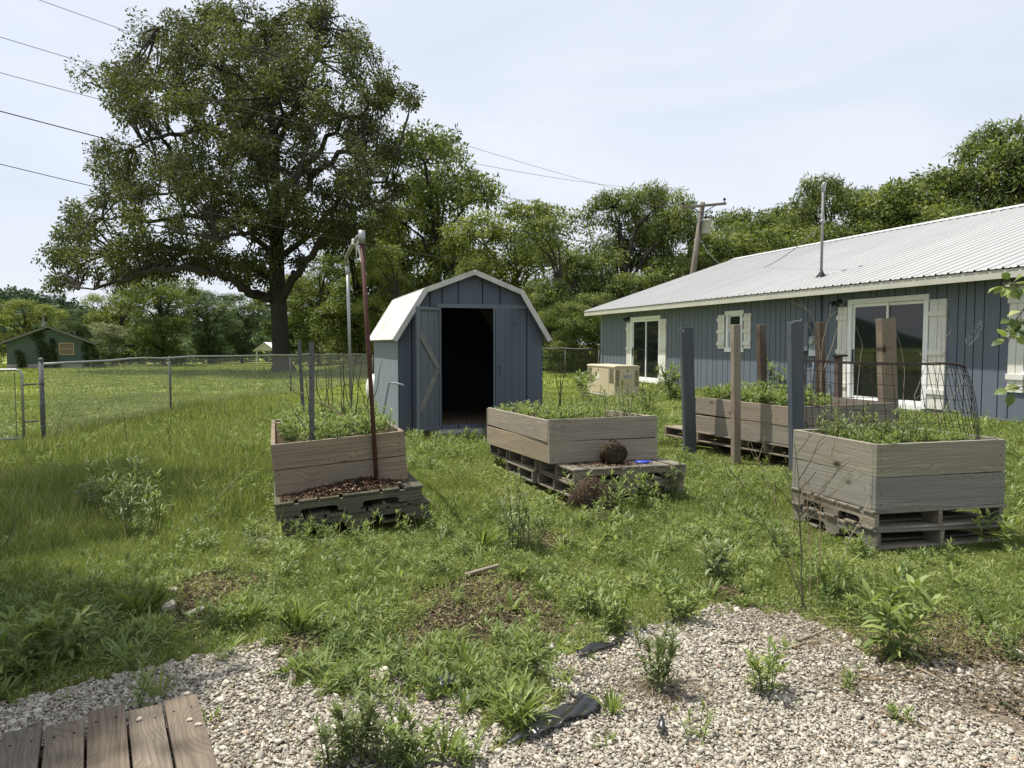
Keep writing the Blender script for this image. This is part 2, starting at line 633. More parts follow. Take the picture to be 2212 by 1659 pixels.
def blue_siding(name, base, scuff):
    m, t, p = mat(name)
    f = noise(t, coord(t, 'gc', (1.2, 22, 22)), 1, 5, .6)
    c = ramp(t, f, [(.2, tuple(x * .86 for x in base)), (.8, tuple(x * 1.12 for x in base))])
    d = noise(t, coord(t, 'obj', (1.3, 1.3, .6)), 1.3, 6, .72)
    c = mixc(t, ramp(t, d, [(.52, (0, 0, 0)), (.75, (.45, .45, .45))]), c, scuff)
    sp = noise(t, coord(t, 'obj'), 24, 3, .6)
    c = mixc(t, ramp(t, sp, [(.74, (0, 0, 0)), (.8, (.5, .5, .5))]), c, tuple(min(1, x * 2.2) for x in base))
    t.links.new(c, p.inputs['Base Color'])
    p.inputs['Roughness'].default_value = .65
    p.inputs['Specular IOR Level'].default_value = .3
    bump(t, p, f, .4, .004)
    return m


M['blue'] = blue_siding('blue_siding', (.128, .152, .188), (.16, .178, .198))
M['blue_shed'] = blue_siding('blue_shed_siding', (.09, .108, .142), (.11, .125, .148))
M['blue_pale'] = blue_siding('pale_sunlit_blue_siding', (.22, .26, .285), (.27, .29, .30))  # pale blue parts, and the shed's left wall with sunlight in its colour
M['blue_in'] = blue_siding('weathered_door_back', (.135, .158, .178), (.17, .178, .18))
M['brace'] = plain('brace_wood', (.2, .2, .185), .85, 0, .25, 9, .2)
M['green_siding'] = blue_siding('green_siding', (.085, .125, .105), (.11, .14, .12))
M['green_roof'] = plain('dark_shingle', (.06, .062, .06), .95, 0, .2, 8, .1)
M['groove'] = plain('dark_groove', (.028, .036, .048), .9, 0, .1, 5, .1)


def metal_roof():
    m, t, p = mat('white_metal_roof')
    f = noise(t, coord(t, 'obj', (.8, .15, .15)), 2.2, 6, .65)
    c = ramp(t, f, [(.3, (.39, .39, .387)), (.7, (.46, .458, .452))])
    d = noise(t, coord(t, 'obj', (6, .4, .4)), 1.5, 5, .7)
    c = mixc(t, ramp(t, d, [(.55, (0, 0, 0)), (.75, (.35, .35, .35))]), c, (.29, .288, .285))
    t.links.new(c, p.inputs['Base Color'])
    p.inputs['Roughness'].default_value = .5
    p.inputs['Metallic'].default_value = .0
    p.inputs['Specular IOR Level'].default_value = .35
    return m


M['roof'] = metal_roof()
M['shed_roof'] = plain('white_shed_roof', (.5, .497, .49), .75, 0, .06, 5, .2, .15, 30, (.36, .345, .32))
M['shed_trim'] = plain('worn_white_trim', (.5, .49, .46), .8, 0, .12, 9, .2, 0, 60, (.33, .3, .26))


def ground_mat():
    m, t, p = mat('yard_ground')
    o = coord(t, 'obj')
    big = noise(t, o, .35, 5, .6)
    mid = noise(t, o, 3.0, 6, .7)
    fine = noise(t, o, 60, 4, .7)
    green = ramp(t, mid, [(.3, (.13, .17, .035)), (.55, (.2, .24, .052)), (.75, (.26, .28, .08))])
    soil = ramp(t, fine, [(.3, (.07, .052, .034)), (.7, (.2, .155, .10))])
    near = ramp(t, node_sep_y(t), [(.0, (0, 0, 0)), (1, (1, 1, 1))])
    patch = ramp(t, mid, [(.35, (1, 1, 1)), (.62, (.15, .15, .15))])
    c0 = mixc(t, patch, green, soil)
    c1 = mixc(t, ramp(t, big, [(.4, (0, 0, 0)), (.75, (.5, .5, .5))]), green, (.32, .32, .11))
    c = mixc(t, near, c0, c1)
    t.links.new(c, p.inputs['Base Color'])
    p.inputs['Roughness'].default_value = 1
    p.inputs['Specular IOR Level'].default_value = .05
    bump(t, p, fine, .6, .02)
    return m


def node_sep_y(t):
    s = node(t, 'ShaderNodeSeparateXYZ')
    t.links.new(node(t, 'ShaderNodeTexCoord').outputs['Object'], s.inputs[0])
    mr = node(t, 'ShaderNodeMapRange')
    mr.inputs['From Min'].default_value = 14
    mr.inputs['From Max'].default_value = 26
    t.links.new(s.outputs['Y'], mr.inputs['Value'])
    return mr.outputs[0]


M['ground'] = ground_mat()


def gravel_mat():
    m, t, p = mat('gravel_dust')
    o = coord(t, 'obj')
    v = node(t, 'ShaderNodeTexVoronoi', feature='F1')
    v.inputs['Scale'].default_value = 48
    t.links.new(o, v.inputs['Vector'])
    big = noise(t, o, 1.6, 5, .6)
    c = ramp(t, v.outputs['Distance'], [(.1, (.28, .245, .19)), (.55, (.13, .108, .08))])
    c = mixc(t, ramp(t, big, [(.5, (0, 0, 0)), (.7, (.6, .6, .6))]), c, (.2, .155, .11))
    t.links.new(c, p.inputs['Base Color'])
    p.inputs['Roughness'].default_value = 1
    p.inputs['Specular IOR Level'].default_value = .05
    bump(t, p, v.outputs['Distance'], .8, .01)
    return m


M['gravel'] = gravel_mat()

# ------------------------------------------------------------------ the ground
def ground():
    xs = np.concatenate([np.linspace(-700, -40, 12)[:-1], np.linspace(-40, -12, 20)[:-1], np.linspace(-12, 14, 88)[:-1],
                         np.linspace(14, 40, 18)[:-1], np.linspace(40, 700, 12)])
    ys = np.concatenate([np.linspace(-60, 0, 8)[:-1], np.linspace(0, 18, 66)[:-1], np.linspace(18, 60, 34)[:-1], np.linspace(60, 140, 16)[:-1], np.linspace(140, 900, 12)])
    X, Y = np.meshgrid(xs, ys, indexing='ij')
    V = np.stack([X, Y, gh(X, Y)], -1).reshape(-1, 3)
    ny = len(ys)
    i, j = np.meshgrid(np.arange(len(xs) - 1), np.arange(ny - 1), indexing='ij')
    q = np.stack([i * ny + j, (i + 1) * ny + j, (i + 1) * ny + j + 1, i * ny + j + 1], -1).reshape(-1)
    struct(np_obj('ground', V, q, np.full(len(q) // 4, 4), M['ground'], smooth=True))


ground()

GRAVEL_PX = [(-420, 1585), (-80, 1548), (0, 1530), (100, 1500), (200, 1475), (300, 1450), (400, 1428), (480, 1410), (540, 1396), (576, 1388), (612, 1402), (638, 1440),
             (650, 1478), (706, 1507), (760, 1520), (800, 1518), (815, 1470), (838, 1446), (862, 1470), (852, 1512), (901, 1516), (960, 1502), (986, 1497),
             (1025, 1546), (1064, 1579), (1084, 1620), (1140, 1600), (1142, 1572), (1181, 1546),
             (1204, 1523), (1204, 1481), (1149, 1442), (1194, 1429), (1227, 1419), (1292, 1400), (1336, 1395), (1340, 1361), (1438, 1350), (1510, 1330), (1532, 1307),
             (1617, 1316), (1715, 1334), (1782, 1356), (1849, 1388), (1885, 1432), (1983, 1445), (2050, 1440), (2117, 1440), (2230, 1446), (2500, 1440), (3000, 1500), (3000, 2500), (-420, 2500)]
GP = [tuple(G(x, y)[:2]) for x, y in GRAVEL_PX]


def in_gravel(x, y, j=.03):
    x = np.asarray(x, float)
    y = np.asarray(y, float)
    jx = j * (np.sin(31 * x + 17 * y) + np.sin(13 * y - 57 * x)) * .7
    jy = j * (np.sin(29 * y - 23 * x) + np.sin(61 * x + 11 * y)) * .7
    return inpoly(x + jx, y + jy, GP)


def gravel_sheet():
    s = .04
    xs = np.arange(-4.5, 5.0, s)
    ys = np.arange(1.25, 4.6, s)
    X, Y = np.meshgrid(xs, ys, indexing='ij')
    ok = in_gravel(X + s / 2, Y + s / 2, .02)
    idx = np.argwhere(ok[:-1, :-1])
    ny = len(ys)
    V = np.stack([X, Y, gh(X, Y) + .006], -1).reshape(-1, 3)
    i, j = idx[:, 0], idx[:, 1]
    q = np.stack([i * ny + j, (i + 1) * ny + j, (i + 1) * ny + j + 1, i * ny + j + 1], -1).reshape(-1)
    u, inv = np.unique(q, return_inverse=True)
    struct(np_obj('gravel_path', V[u], inv, np.full(len(inv) // 4, 4), M['gravel'], smooth=True))


gravel_sheet()


def gravel_stones():
    rng = np.random.default_rng(3)
    n = 290000
    y = 1.35 + (4.5 - 1.35) * rng.random(n) ** 1.15
    x = (rng.random(n) * 2 - 1) * (y * .74 + .8)
    edge = rng.random(n) < .16
    keep = in_gravel(x, y, np.where(edge, .3, .04))
    x, y = x[keep], y[keep]
    thin = fbm(x, y, 2.3, 4) + .35 * sst(1.5, 3.2, x) * sst(2.2, 3.0, y)
    keep = rng.random(len(x)) > np.clip((thin - .6) * 2.0, 0, .85)
    x, y = x[keep], y[keep]
    n = len(x)
    r = .0034 + .0064 * rng.random(n) ** 2.0 + .009 * (rng.random(n) < .025)
    ax = rnd_dirs(n, rng)
    ax[:, 2] *= .45
    ax /= np.linalg.norm(ax, axis=1)[:, None]
    uz = rnd_dirs(n, rng) * .55 + np.array([0, 0, 1.])
    ay = np.cross(uz, ax)
    ay /= np.linalg.norm(ay, axis=1)[:, None]
    az = np.cross(ax, ay)
    s = np.stack([r * (1 + .5 * rng.random(n)), r * (.7 + .4 * rng.random(n)), r * (.38 + .32 * rng.random(n))], -1)
    Mx = np.stack([ax * s[:, :1], ay * s[:, 1:2], az * s[:, 2:]], -1)
    T = np.stack([x, y, gh(x, y) + .006 + r * .5 * rng.random(n) + .003], -1)
    parts = []
    for k in range(4):
        jit = ICOV * (1 + .26 * rng.normal(size=(12, 1))) + .16 * rng.normal(size=(12, 3))
        sel = np.arange(k, n, 4)
        V, Fv, nv = scat((jit, ICOF), Mx[sel], T[sel])
        tn = np.repeat(rng.random(len(sel)), 12)
        parts.append((V, Fv, nv, tn, 0))
    V, Fv, nv, tn, mi = join(parts)
    tag(np_obj('gravel', V, Fv, nv, M['stone'], tn), 'pale crushed limestone gravel with loose chips in the foreground', 'gravel', None, 'stuff')


gravel_stones()


# ------------------------------------------------------------------ siding helper
def siding(mb, x0, x1, z0, ztop, y0, rng, holes=(), step=(.17, .32), knees=(), gap=.02, t=.016, back=.05, outward=-1):
    """vertical grooved boards on the plane y = y0 (outside towards outward*y); ztop is a function; holes = (xa, xb, za, zb)"""
    cuts = {x0, x1}
    x = x0
    while x < x1 - step[0]:
        x += rng.uniform(*step)
        if x < x1 - .06:
            cuts.add(x)
    hard = set()
    for h in holes:
        for e in h[:2]:
            cuts.add(e)
            hard.add(e)
    for k in knees:
        cuts.add(k)
        hard.add(k)
    cs = sorted(cuts)
    out = [cs[0]]
    for c in cs[1:]:
        if c - out[-1] < .05 and c not in hard and c != x1:
            continue
        if c - out[-1] < .05 and out[-1] not in hard and len(out) > 1:
            out[-1] = c
            continue
        out.append(c)
    for a, b in zip(out[:-1], out[1:]):
        spans = [(z0, None)]
        for h in holes:
            if a >= h[0] - 1e-4 and b <= h[1] + 1e-4:
                spans = []
                if h[2] > z0 + .01:
                    spans.append((z0, h[2]))
                spans.append((h[3], None))
        for za, zb in spans:
            ta, tb = (ztop(a), ztop(b)) if zb is None else (zb, zb)
            if min(ta, tb) - za < .005:
                continue
            ga = gap / 2 if a not in hard or a in (x0,) else 0
            gb = gap / 2 if b not in hard or b in (x1,) else 0
            mb.prism([(a + ga, za), (b - gb, za), (b - gb, tb - .002), (a + ga, ta - .002)], (0, y0, 0), (1, 0, 0), (0, 0, 1), (0, outward * t, 0), 0, 1)
            mb.prism([(a, za + .001), (b, za + .001), (b, tb - .004), (a, ta - .004)], (0, y0 - outward * .001, 0), (1, 0, 0), (0, 0, 1), (0, -outward * back, 0), 1, 1)


# ------------------------------------------------------------------ the blue house
TH = R(17.35)
Un = Vector((-math.sin(TH), math.cos(TH), 0))
Nn = Vector((math.cos(TH), math.sin(TH), 0))
HO = Nn * 12.2 + Un * 27.1
HRZ = math.atan2(-Un.y, -Un.x)


def hp(x, y, z):
    """house local -> world"""
    return HO - Un * x + Nn * y + Vector((0, 0, z))


def hx(px, py, D=12.2):
    """house local x, z of a pixel on the wall plane"""
    d = ray(px, py)
    t = D / (d.x * Nn.x + d.y * Nn.y)
    p = d * t
    return 27.1 - (Un.x * p.x + Un.y * p.y), H + p.z


def house():
    rng = random.Random(5)
    root = thing('blue_house', 'long blue house with white corrugated metal roof and white shuttered doors', 'house', (HO.x, HO.y, 0), (0, 0, HRZ))
    X1 = 24.0
    D1 = (2.62, 4.80, .30, 2.50)
    W1 = (8.67, 9.45, 1.38, 2.50)
    D2 = (13.45, 15.58, .32, 2.53)
    W2 = (17.62, 19.1, 1.02, 2.56)
    mb = MB()
    siding(mb, 0, X1, .12, lambda x: 2.80, 0, rng, [D1, W1, D2, W2])
    mb.build('front_wall', [M['blue'], M['groove']], root, bevel=.002)
    mb = MB()
    gt = lambda y: 2.80 + .336 * (6.5 - abs(y - 6.5))
    for (xe, side) in ((0, -1), (X1, 1)):
        poly = [(0, .12), (13, .12), (13, 2.8), (6.5, gt(6.5)), (0, 2.8)]
        mb.prism(poly, (xe, .02, 0), (0, .997, 0), (0, 0, 1), (side * -.06, 0, 0), 0, 1)
    mb.b2((0, 12.95, .12), (X1, 13.0, 2.8))
    mb.build('end_wall', [M['blue']], root)
    MB().b2((0.03, .07, -.1), (X1 - .03, 12.9, .16)).build('floor_slab', M['conc'], root)
    mb = MB()
    mb.b2((-.005, -.03, .06), (X1, -.0165, .27))
    mb.build('skirt_board', M['blue'], root, bevel=.004)
    # inside: a dark room so that the panes are backed by something
    MB().b2((.1, 2.6, .17), (X1 - .1, 2.66, 2.8)).b2((.1, .1, 2.72), (X1 - .1, 2.6, 2.78)).build('inner_wall', M['soffit'], root)
    # roof sheets
    xa, xb = -.62, X1 + .6
    prof = []
    x = xa
    k = 0
    while x < xb - .14:
        hgt = .028 if k % 2 == 0 else .012
        wd = .03 if k % 2 == 0 else .018
        prof += [(x, 0), (x + .07 - wd, 0), (x + .07 - wd * .45, hgt), (x + .07 + wd * .45, hgt), (x + .07 + wd, 0)]
        x += .135
        k += 1
    prof.append((xb, 0))
    for nm, ye, yr in (('roof', -.52, 6.5), ('rear_roof', 13.52, 6.5)):
        mb = MB()
        vs, fs = [], []
        n = len(prof)
        for (yy, zz) in ((ye, 2.875), (yr, 5.225)):
            vs += [(px, yy, zz + h) for px, h in prof]
        for (yy, zz) in ((ye, 2.871), (yr, 5.221)):
            vs += [(px, yy, zz + h - .003) for px, h in prof]
        for i in range(n - 1):
            q = (i, i + 1, n + i + 1, n + i)
            fs.append(q if yr > ye else q[::-1])
            q = (2 * n + i, 2 * n + i + 1, 3 * n + i + 1, 3 * n + i)
            fs.append(q[::-1] if yr > ye else q)
            fs.append((i, i + 1, 2 * n + i + 1, 2 * n + i)[::-1])
        mb._add(vs, vs, fs)
        mb.build(nm, M['roof'], root)
    mb = MB()
    mb.prism([(6.2, 5.165), (6.5, 5.27), (6.8, 5.165), (6.8, 5.155), (6.5, 5.258), (6.2, 5.155)], (xa - .01, 0, 0), (0, 1, 0), (0, 0, 1), (xb - xa + .02, 0, 0))
    mb.build('ridge_cap', M['roof'], root)
    mb = MB()
    mb.b2((xa + .02, -.50, 2.70), (xb - .02, -.462, 2.855))
    mb.build('fascia_board', M['fascia'], root, bevel=.003)
    mb = MB()
    mb.b2((xa + .02, -.462, 2.775), (xb - .02, -.018, 2.79))
    mb.build('soffit', M['soffit'], root)
    for sx, ex in ((xa + .02, xa + .055), (xb - .055, xb - .02)):
        for s in (-1, 1):
            yy = 6.5 + s * 7.0
            MB().prism([(yy, 2.70), (6.5, 5.06), (6.5, 5.205), (yy, 2.852)], (sx, 0, 0), (0, 1, 0), (0, 0, 1), (ex - sx, 0, 0), 0, 0).build('rake_board', M['fascia'], root)
    MB().b2((-.02, -.032, .12), (.085, -.017, 2.77)).build('corner_board', M['blue_pale'], root, bevel=.003)

    def door(o, label):
        xl, xr, za, zb = o
        d = thing('sliding_door', None, None)
        d['label'] = label
        d.parent = root
        t = .095
        mb = MB()
        mb.b2((xl - .02, -.045, zb - .06), (xr + .02, .015, zb + .045))
        mb.b2((xl - .02, -.043, za - .02), (xl + t, .015, zb - .061))
        mb.b2((xr - t, -.043, za - .02), (xr + .02, .015, zb - .061))
        mb.b2((xl + t + .001, -.045, za - .06), (xr - t - .001, .015, za + .05))
        mb.build('frame', M['white'], d, bevel=.004)
        xm = (xl + xr) / 2
        zl, zh = za + .05, zb - .06
        for (a, b, yy) in ((xl + t + .004, xm + .03, .006), (xm - .03, xr - t - .004, .03)):
            s = .055
            mb = MB()
            mb.b2((a, yy, zl + .003), (a + s, yy + .022, zh - .003))
            mb.b2((b - s, yy, zl + .003), (b, yy + .022, zh - .003))
            mb.b2((a + s, yy, zl + .003), (b - s, yy + .022, zl + .07))
            mb.b2((a + s, yy, zh - .07), (b - s, yy + .022, zh - .003))
            mb.build('sash', M['white'], d, bevel=.003)
            MB().b2((a + s + .001, yy + .008, zl + .071), (b - s - .001, yy + .014, zh - .071)).build('pane', M['glass'], d)
        mb = MB()
        mb.b2((xl + t + .018, -.02, za + .85), (xl + t + .05, .004, za + 1.15))
        mb.build('handle', M['black'], d, bevel=.004)

    def shutter(xl, xr, za, zb, bats, mt):
        mb = MB()
        n = 2 if xr - xl < .42 else 3
        wd = (xr - xl) / n
        for i in range(n):
            mb.b2((xl + i * wd + .006, -.048, za), (xl + (i + 1) * wd - .006, -.0265, zb))
        mb.b2((xl + .004, -.0262, za + .003), (xr - .004, -.0175, zb - .003))
        for zc in bats:
            mb.b2((xl - .014, -.074, zc - .05), (xr + .014, -.0485, zc + .05))
        mb.build('shutter', mt, root, bevel=.003)

    door(D1, 'narrow-looking far white sliding glass door beside the generator')
    shutter(2.30, 2.595, .30, 2.36, (.62, 1.42, 2.14), M['cream'])
    shutter(4.83, 5.22, .30, 2.42, (.62, 1.42, 2.14), M['cream'])
    door(D2, 'near white sliding glass door behind the tall timber posts')
    shutter(13.12, 13.425, .32, 2.42, (.66, 1.42, 2.18), M['cream'])
    shutter(15.63, 16.02, .32, 2.46, (.66, 1.42, 2.18), M['cream'])

    def window(o, name, label):
        xl, xr, za, zb = o
        d = thing('window', None, None)
        d['label'] = label
        d.parent = root
        t = .1
        mb = MB()
        mb.b2((xl - .06, -.05, zb - .1), (xr + .06, .015, zb + .02))
        mb.b2((xl, -.046, za + .1), (xl + t, .015, zb - .101))
        mb.b2((xr - t, -.046, za + .1), (xr, .015, zb - .101))
        mb.b2((xl - .06, -.05, za - .02), (xr + .06, .015, za + .099))
        mb.build('frame', M['white'], d, bevel=.004)
        zl, zh = za + .1, zb - .1
        zm = (zl + zh) / 2
        for a, b, yy in ((zl, zm + .02, .026), (zm - .02, zh, .004)):
            mb = MB()
            s = .04
            mb.b2((xl + t + .002, yy, a + .002), (xl + t + s, yy + .02, b - .002))
            mb.b2((xr - t - s, yy, a + .002), (xr - t - .002, yy + .02, b - .002))
            mb.b2((xl + t + s, yy, a + .002), (xr - t - s, yy + .02, a + s))
            mb.b2((xl + t + s, yy, b - s), (xr - t - s, yy + .02, b - .002))
            mb.build('sash', M['white'], d, bevel=.002)
            MB().b2((xl + t + s + .001, yy + .007, a + s + .001), (xr - t - s - .001, yy + .012, b - s - .001)).build('pane', M['glass'], d)

    window(W1, 'window', 'small sash window between the two sliding doors')
    shutter(8.26, 8.60, 1.45, 2.42, (1.60, 1.94, 2.28), M['cream'])
    shutter(9.53, 9.84, 1.46, 2.42, (1.61, 1.94, 2.27), M['cream'])
    window(W2, 'window', 'window at the near end of the house beside the leafy branch')
    shutter(17.3, 17.6, .75, 2.62, (1.02, 1.75, 2.35), M['cream'])
    shutter(19.13, 19.5, .75, 2.62, (1.02, 1.75, 2.35), M['cream'])

    # lamps by the doors
    for lx, lz, lab in ((2.46, 2.53, 'black wall lamp over the far sliding door'), (13.16, 2.56, 'black wall lamp over the near sliding door')):
        lm = thing('wall_lamp', None, None)
        lm['label'] = lab
        lm.parent = root
        MB().tube([(lx, -.018, lz), (lx, -.05, lz)], .05, 12).build('base', M['black'], lm, True)
        for s in (-1, 1):
            a = Vector((lx + s * .03, -.06, lz))
            d = Vector((s * .09, -.12, -.07))
            MB().tube([a, a + d * .35, a + d * .4, a + d], [.018, .02, .05, .062], 10).build('lamp_head', M['black'], lm, True)
    # electrical fittings
    me = thing('meter_box', None, None)
    me.parent = root
    MB().b2((11.9, -.14, 1.42), (12.24, -.018, 2.12)).build('cabinet', M['blue'], me, bevel=.008)
    MB().b2((12.26, -.12, 1.30), (12.5, -.018, 1.78)).build('meter_base', M['blue_pale'], me, bevel=.006)
    MB().tube([(12.38, -.12, 1.66), (12.38, -.15, 1.66), (12.38, -.165, 1.66), (12.38, -.17, 1.66)], [.085, .085, .08, .06], 18).build('meter_glass', M['insul'], me, True)
    MB().tube([(12.56, -.05, 1.78), (12.56, -.05, 2.76)], .03, 10).tube([(12.38, -.06, .3), (12.38, -.06, 1.3)], .025, 8).tube([(12.0, -.06, .5), (12.0, -.06, 1.42)], .02, 8) \
        .tube([(11.9, -.06, 1.5), (12.3, -.06, 1.5)], .04, 8).build('conduit', M['blue'], me, True)
    ob = thing('outlet_box', None, None)
    ob.parent = root
    MB().b2((10.6, -.07, .80), (10.75, -.018, .93)).build('cover', M['metal_dull'], ob, bevel=.006)
    MB().tube([(10.68, -.04, .2), (10.68, -.04, .8)], .012, 6).build('conduit', M['metal_dull'], ob)
    # hose bib and small box
    MB().tube([(12.9, -.018, .62), (12.9, -.1, .62), (12.9, -.12, .55)], .014, 6).tube([(12.84, -.09, .66), (12.96, -.09, .66)], .012, 6).build('water_tap', M['metal_dull'], root)

    # scratched writing on the wall
    strokes = ["h", "l", "L", "o", "v", "e"]
    mb = MB()
    c0 = Vector((16.48, 0, 1.62))
    ang = R(48)
    ux = Vector((math.cos(ang) * .9, 0, math.sin(ang)))
    uz = Vector((-math.sin(ang) * .6, 0, math.cos(ang) * .9))

    def st(pts):
        mb.tube([c0 + ux * a + uz * b + Vector((0, -.0175, 0)) for a, b in pts], .003, 4)

    st([(-.05, .0), (.0, .13), (-.02, .02), (.03, .06), (.04, 0)])
    st([(.09, .15), (.09, .01), (.17, .0)])
    st([(.23, .09), (.2, .05), (.22, .0), (.27, .02), (.27, .07), (.23, .09)])
    st([(.3, .09), (.34, .0), (.38, .1)])
    st([(.41, .05), (.48, .06), (.45, .1), (.4, .06), (.42, .0), (.5, .01)])
    st([(-.03, -.06), (.2, -.09), (.46, -.05)])
    st([(.02, -.1), (.3, -.13)])
    mb.build('scratched_writing', M['cream'], root)
    return root


house_root = house()


def mast():
    # service mast through the roof near the eave
    d = ray(1774, 598)
    y = -.1
    # intersect the roof plane z = 2.875 + .3357*(y+.52)
    best = None
    for i in range(4000):
        t = 10 + i * .004
        p = Vector((0, 0, H)) + d * t
        ly = p.x * Nn.x + p.y * Nn.y - 12.2
        if p.z <= 2.875 + .3357 * (ly + .52) and ly > -.52:
            best = p
            break
    r = thing('service_mast', 'grey electrical mast pipe rising through the white metal roof', 'mast', best)
    top = at(1777, 408, best.y) - best
    MB().tube([(0, 0, -.9), (0, 0, top.z)], .033, 14).build('pipe', M['pipe'], r, True)
    MB().tube([(0, 0, -.12), (0, 0, .0), (0, 0, .1), (0, 0, .15)], [.15, .13, .055, .042], 16).build('flashing_boot', M['black'], r, True)
    MB().tube([(0, 0, top.z - .05), (0, 0, top.z + .05), (.02, -.02, top.z + .12), (.03, -.03, top.z + .16)], [.045, .058, .055, .025], 12).build('weatherhead', M['insul'], r, True)
    MB().tube([(0, 0, top.z * .62), (0, 0, top.z * .62 + .06)], .06, 12).tube([(.05, 0, top.z * .62 + .03), (.13, -.05, top.z * .62 + .06)], .015, 6).build('wire_clamp', M['insul'], r, True)
    return best, best + Vector((0.06, -.03, top.z * .62 + .03))


MAST_BASE, MAST_TOP = mast()


# ------------------------------------------------------------------ the garden shed
SH = Vector((-1.93, 12.6, 0.0))
SRZ = R(18)


def shed():
    rng = random.Random(8)
    g = gz(-.7, 13)
    root = thing('garden_shed', 'blue gambrel-roofed garden shed with open double doors', 'shed', (SH.x, SH.y, g), (0, 0, SRZ))
    W, L = 2.6, 3.05
    fl = .16
    # profile of the roof underside (x, z)
    P = [(-.06, 1.70 - g), (.44, 2.50 - g), (1.30, 2.83 - g), (2.16, 2.50 - g), (2.66, 1.70 - g)]

    def ztop(x):
        for (a, za), (b, zb) in zip(P[:-1], P[1:]):
            if a <= x <= b:
                return za + (zb - za) * (x - a) / (b - a) - .004
        return 1.7

    O = (.70, 2.06, fl, 2.20)
    mb = MB()
    siding(mb, 0, W, .06, ztop, 0, rng, [O], (.2, .32), (.44, 1.30, 2.16), outward=-1)
    mb.build('front_wall', [M['blue_shed'], M['groove']], root, bevel=.002)
    mb = MB()
    siding(mb, 0, W, .06, ztop, L, rng, [], (.2, .32), (.44, 1.30, 2.16), outward=1)
    mb.build('rear_wall', [M['blue_shed'], M['groove']], root)
    for nm, x, s in (('side_wall', 0, 1), ('side_wall', W, -1)):
        mb = MB()
        siding(mb, 0, L, .06, lambda y: 1.70 - g + .09, 0, rng, [], (.10, .22), (), outward=1 if s > 0 else -1)
        o = mb.build(nm, [M['blue_pale'] if s > 0 else M['blue_shed'], M['groove']], root, bevel=.002)  # left wall gets a paler blue: its sunlit look is put into the colour
        o.rotation_euler = (0, 0, R(90))
        o.location = (x + s * .002, 0, 0)
    mb = MB()
    y = -.0
    for k in range(14):
        a = .055 + k * (L - .11) / 14
        mb.b2((.055, a + .003, fl - .03), (W - .055, a + (L - .11) / 14 - .003, fl))
    mb.build('floor', M['wood_in'], root)
    MB().b2((.06, .06, .0), (W - .06, .16, fl - .031)).b2((.06, L - .16, .0), (W - .06, L - .06, fl - .031)).build('skid', M['pallet'], root)
    MB().b2((.60, -.36, -.02), (2.1, -.02, .09)).build('door_step', M['conc'], root, bevel=.01)
    # roof: four slabs
    t = .035
    for i in range(4):
        (xa, za), (xb, zb) = P[i], P[i + 1]
        d = Vector((xb - xa, 0, zb - za)).normalized()
        nrm = Vector((-d.z, 0, d.x))
        a = Vector((xa, 0, za))
        b = Vector((xb, 0, zb))
        if i == 0:
            a = a - d * .06
        if i == 3:
            b = b + d * .06
        if i in (1, 2):
            pass
        pa, pb = a + nrm * .0, b + nrm * .0
        mb = MB()
        mb.prism([(pa.x, pa.z), (pb.x, pb.z), (pb.x + nrm.x * t, pb.z + nrm.z * t), (pa.x + nrm.x * t, pa.z + nrm.z * t)], (0, -.16, 0), (1, 0, 0), (0, 0, 1), (0, L + .32, 0), 0, 1)
        mb.build('roof_slab', M['shed_roof'], root)
    for yy in (-.185, L + .162):
        mb = MB()
        for i in range(4):
            (xa, za), (xb, zb) = P[i], P[i + 1]
            d = Vector((xb - xa, 0, zb - za)).normalized()
            nrm = Vector((-d.z, 0, d.x))
            a = Vector((xa, 0, za)) - (d * .06 if i == 0 else d * 0)
            b = Vector((xb, 0, zb)) + (d * .06 if i == 3 else d * 0)
            lo, hi = -.045, t + .006
            e = .004 * (i % 2)
            mb.prism([(a.x + nrm.x * lo, a.z + nrm.z * lo), (b.x + nrm.x * lo, b.z + nrm.z * lo), (b.x + nrm.x * hi, b.z + nrm.z * hi), (a.x + nrm.x * hi, a.z + nrm.z * hi)],
                     (0, yy - e, 0), (1, 0, 0), (0, 0, 1), (0, .023 + e, 0), 0, 0)
        mb.build('rake_trim', M['shed_trim'], root)
    # door frame
    mb = MB()
    mb.b2((O[0] - .05, -.045, O[3] - .01), (O[1] + .32, -.0165, O[3] + .06))
    mb.b2((O[0] - .03, -.035, fl), (O[0] + .02, .06, O[3] - .011))
    mb.b2((O[1] - .02, -.035, fl), (O[1] + .03, .06, O[3] - .011))
    mb.build('door_frame', M['blue_in'], root, bevel=.003)

    def leaf(name, hx_, ang, sgn, inner, lab):
        """door leaf of width .67 hinged at hx_; built with x from the hinge, front face at -y"""
        d = thing('door', None, None)
        d['label'] = lab
        d.parent = root
        d.location = (hx_, -.05, 0)
        d.rotation_euler = (0, 0, ang)
        wd = .67
        z0, z1 = fl - .05, O[3] - .015
        mb = MB()
        x = 0
        ws = [.15, .2, .19, .13]
        for k in ws:
            a, b = sorted((sgn * x, sgn * (x + k)))
            mb.b2((a + .005, -.012, z0), (b - .005, .012, z1))
            x += k
        a, b = sorted((0, sgn * wd))
        mb.b2((a + .004, -.006, z0 + .004), (b - .004, .0055, z1 - .004), 1)
        mb.build('leaf', [M['blue_in'] if inner else M['blue_shed'], M['groove']], d, bevel=.002)
        mb = MB()
        f = .0125
        yb = (f, f + .03)
        mb.b2((a, yb[0], z1 - .05), (b, yb[1], z1))
        mb.b2((a, yb[0], z0), (b, yb[1], z0 + .05))
        for e in ((a, a + .05), (b - .05, b)):
            mb.b2((e[0], yb[0], z0 + .051), (e[1], yb[1], z1 - .051))
        mb.build('frame', M['blue_in'], d, bevel=.003)
        mb = MB()
        yc = f + .013
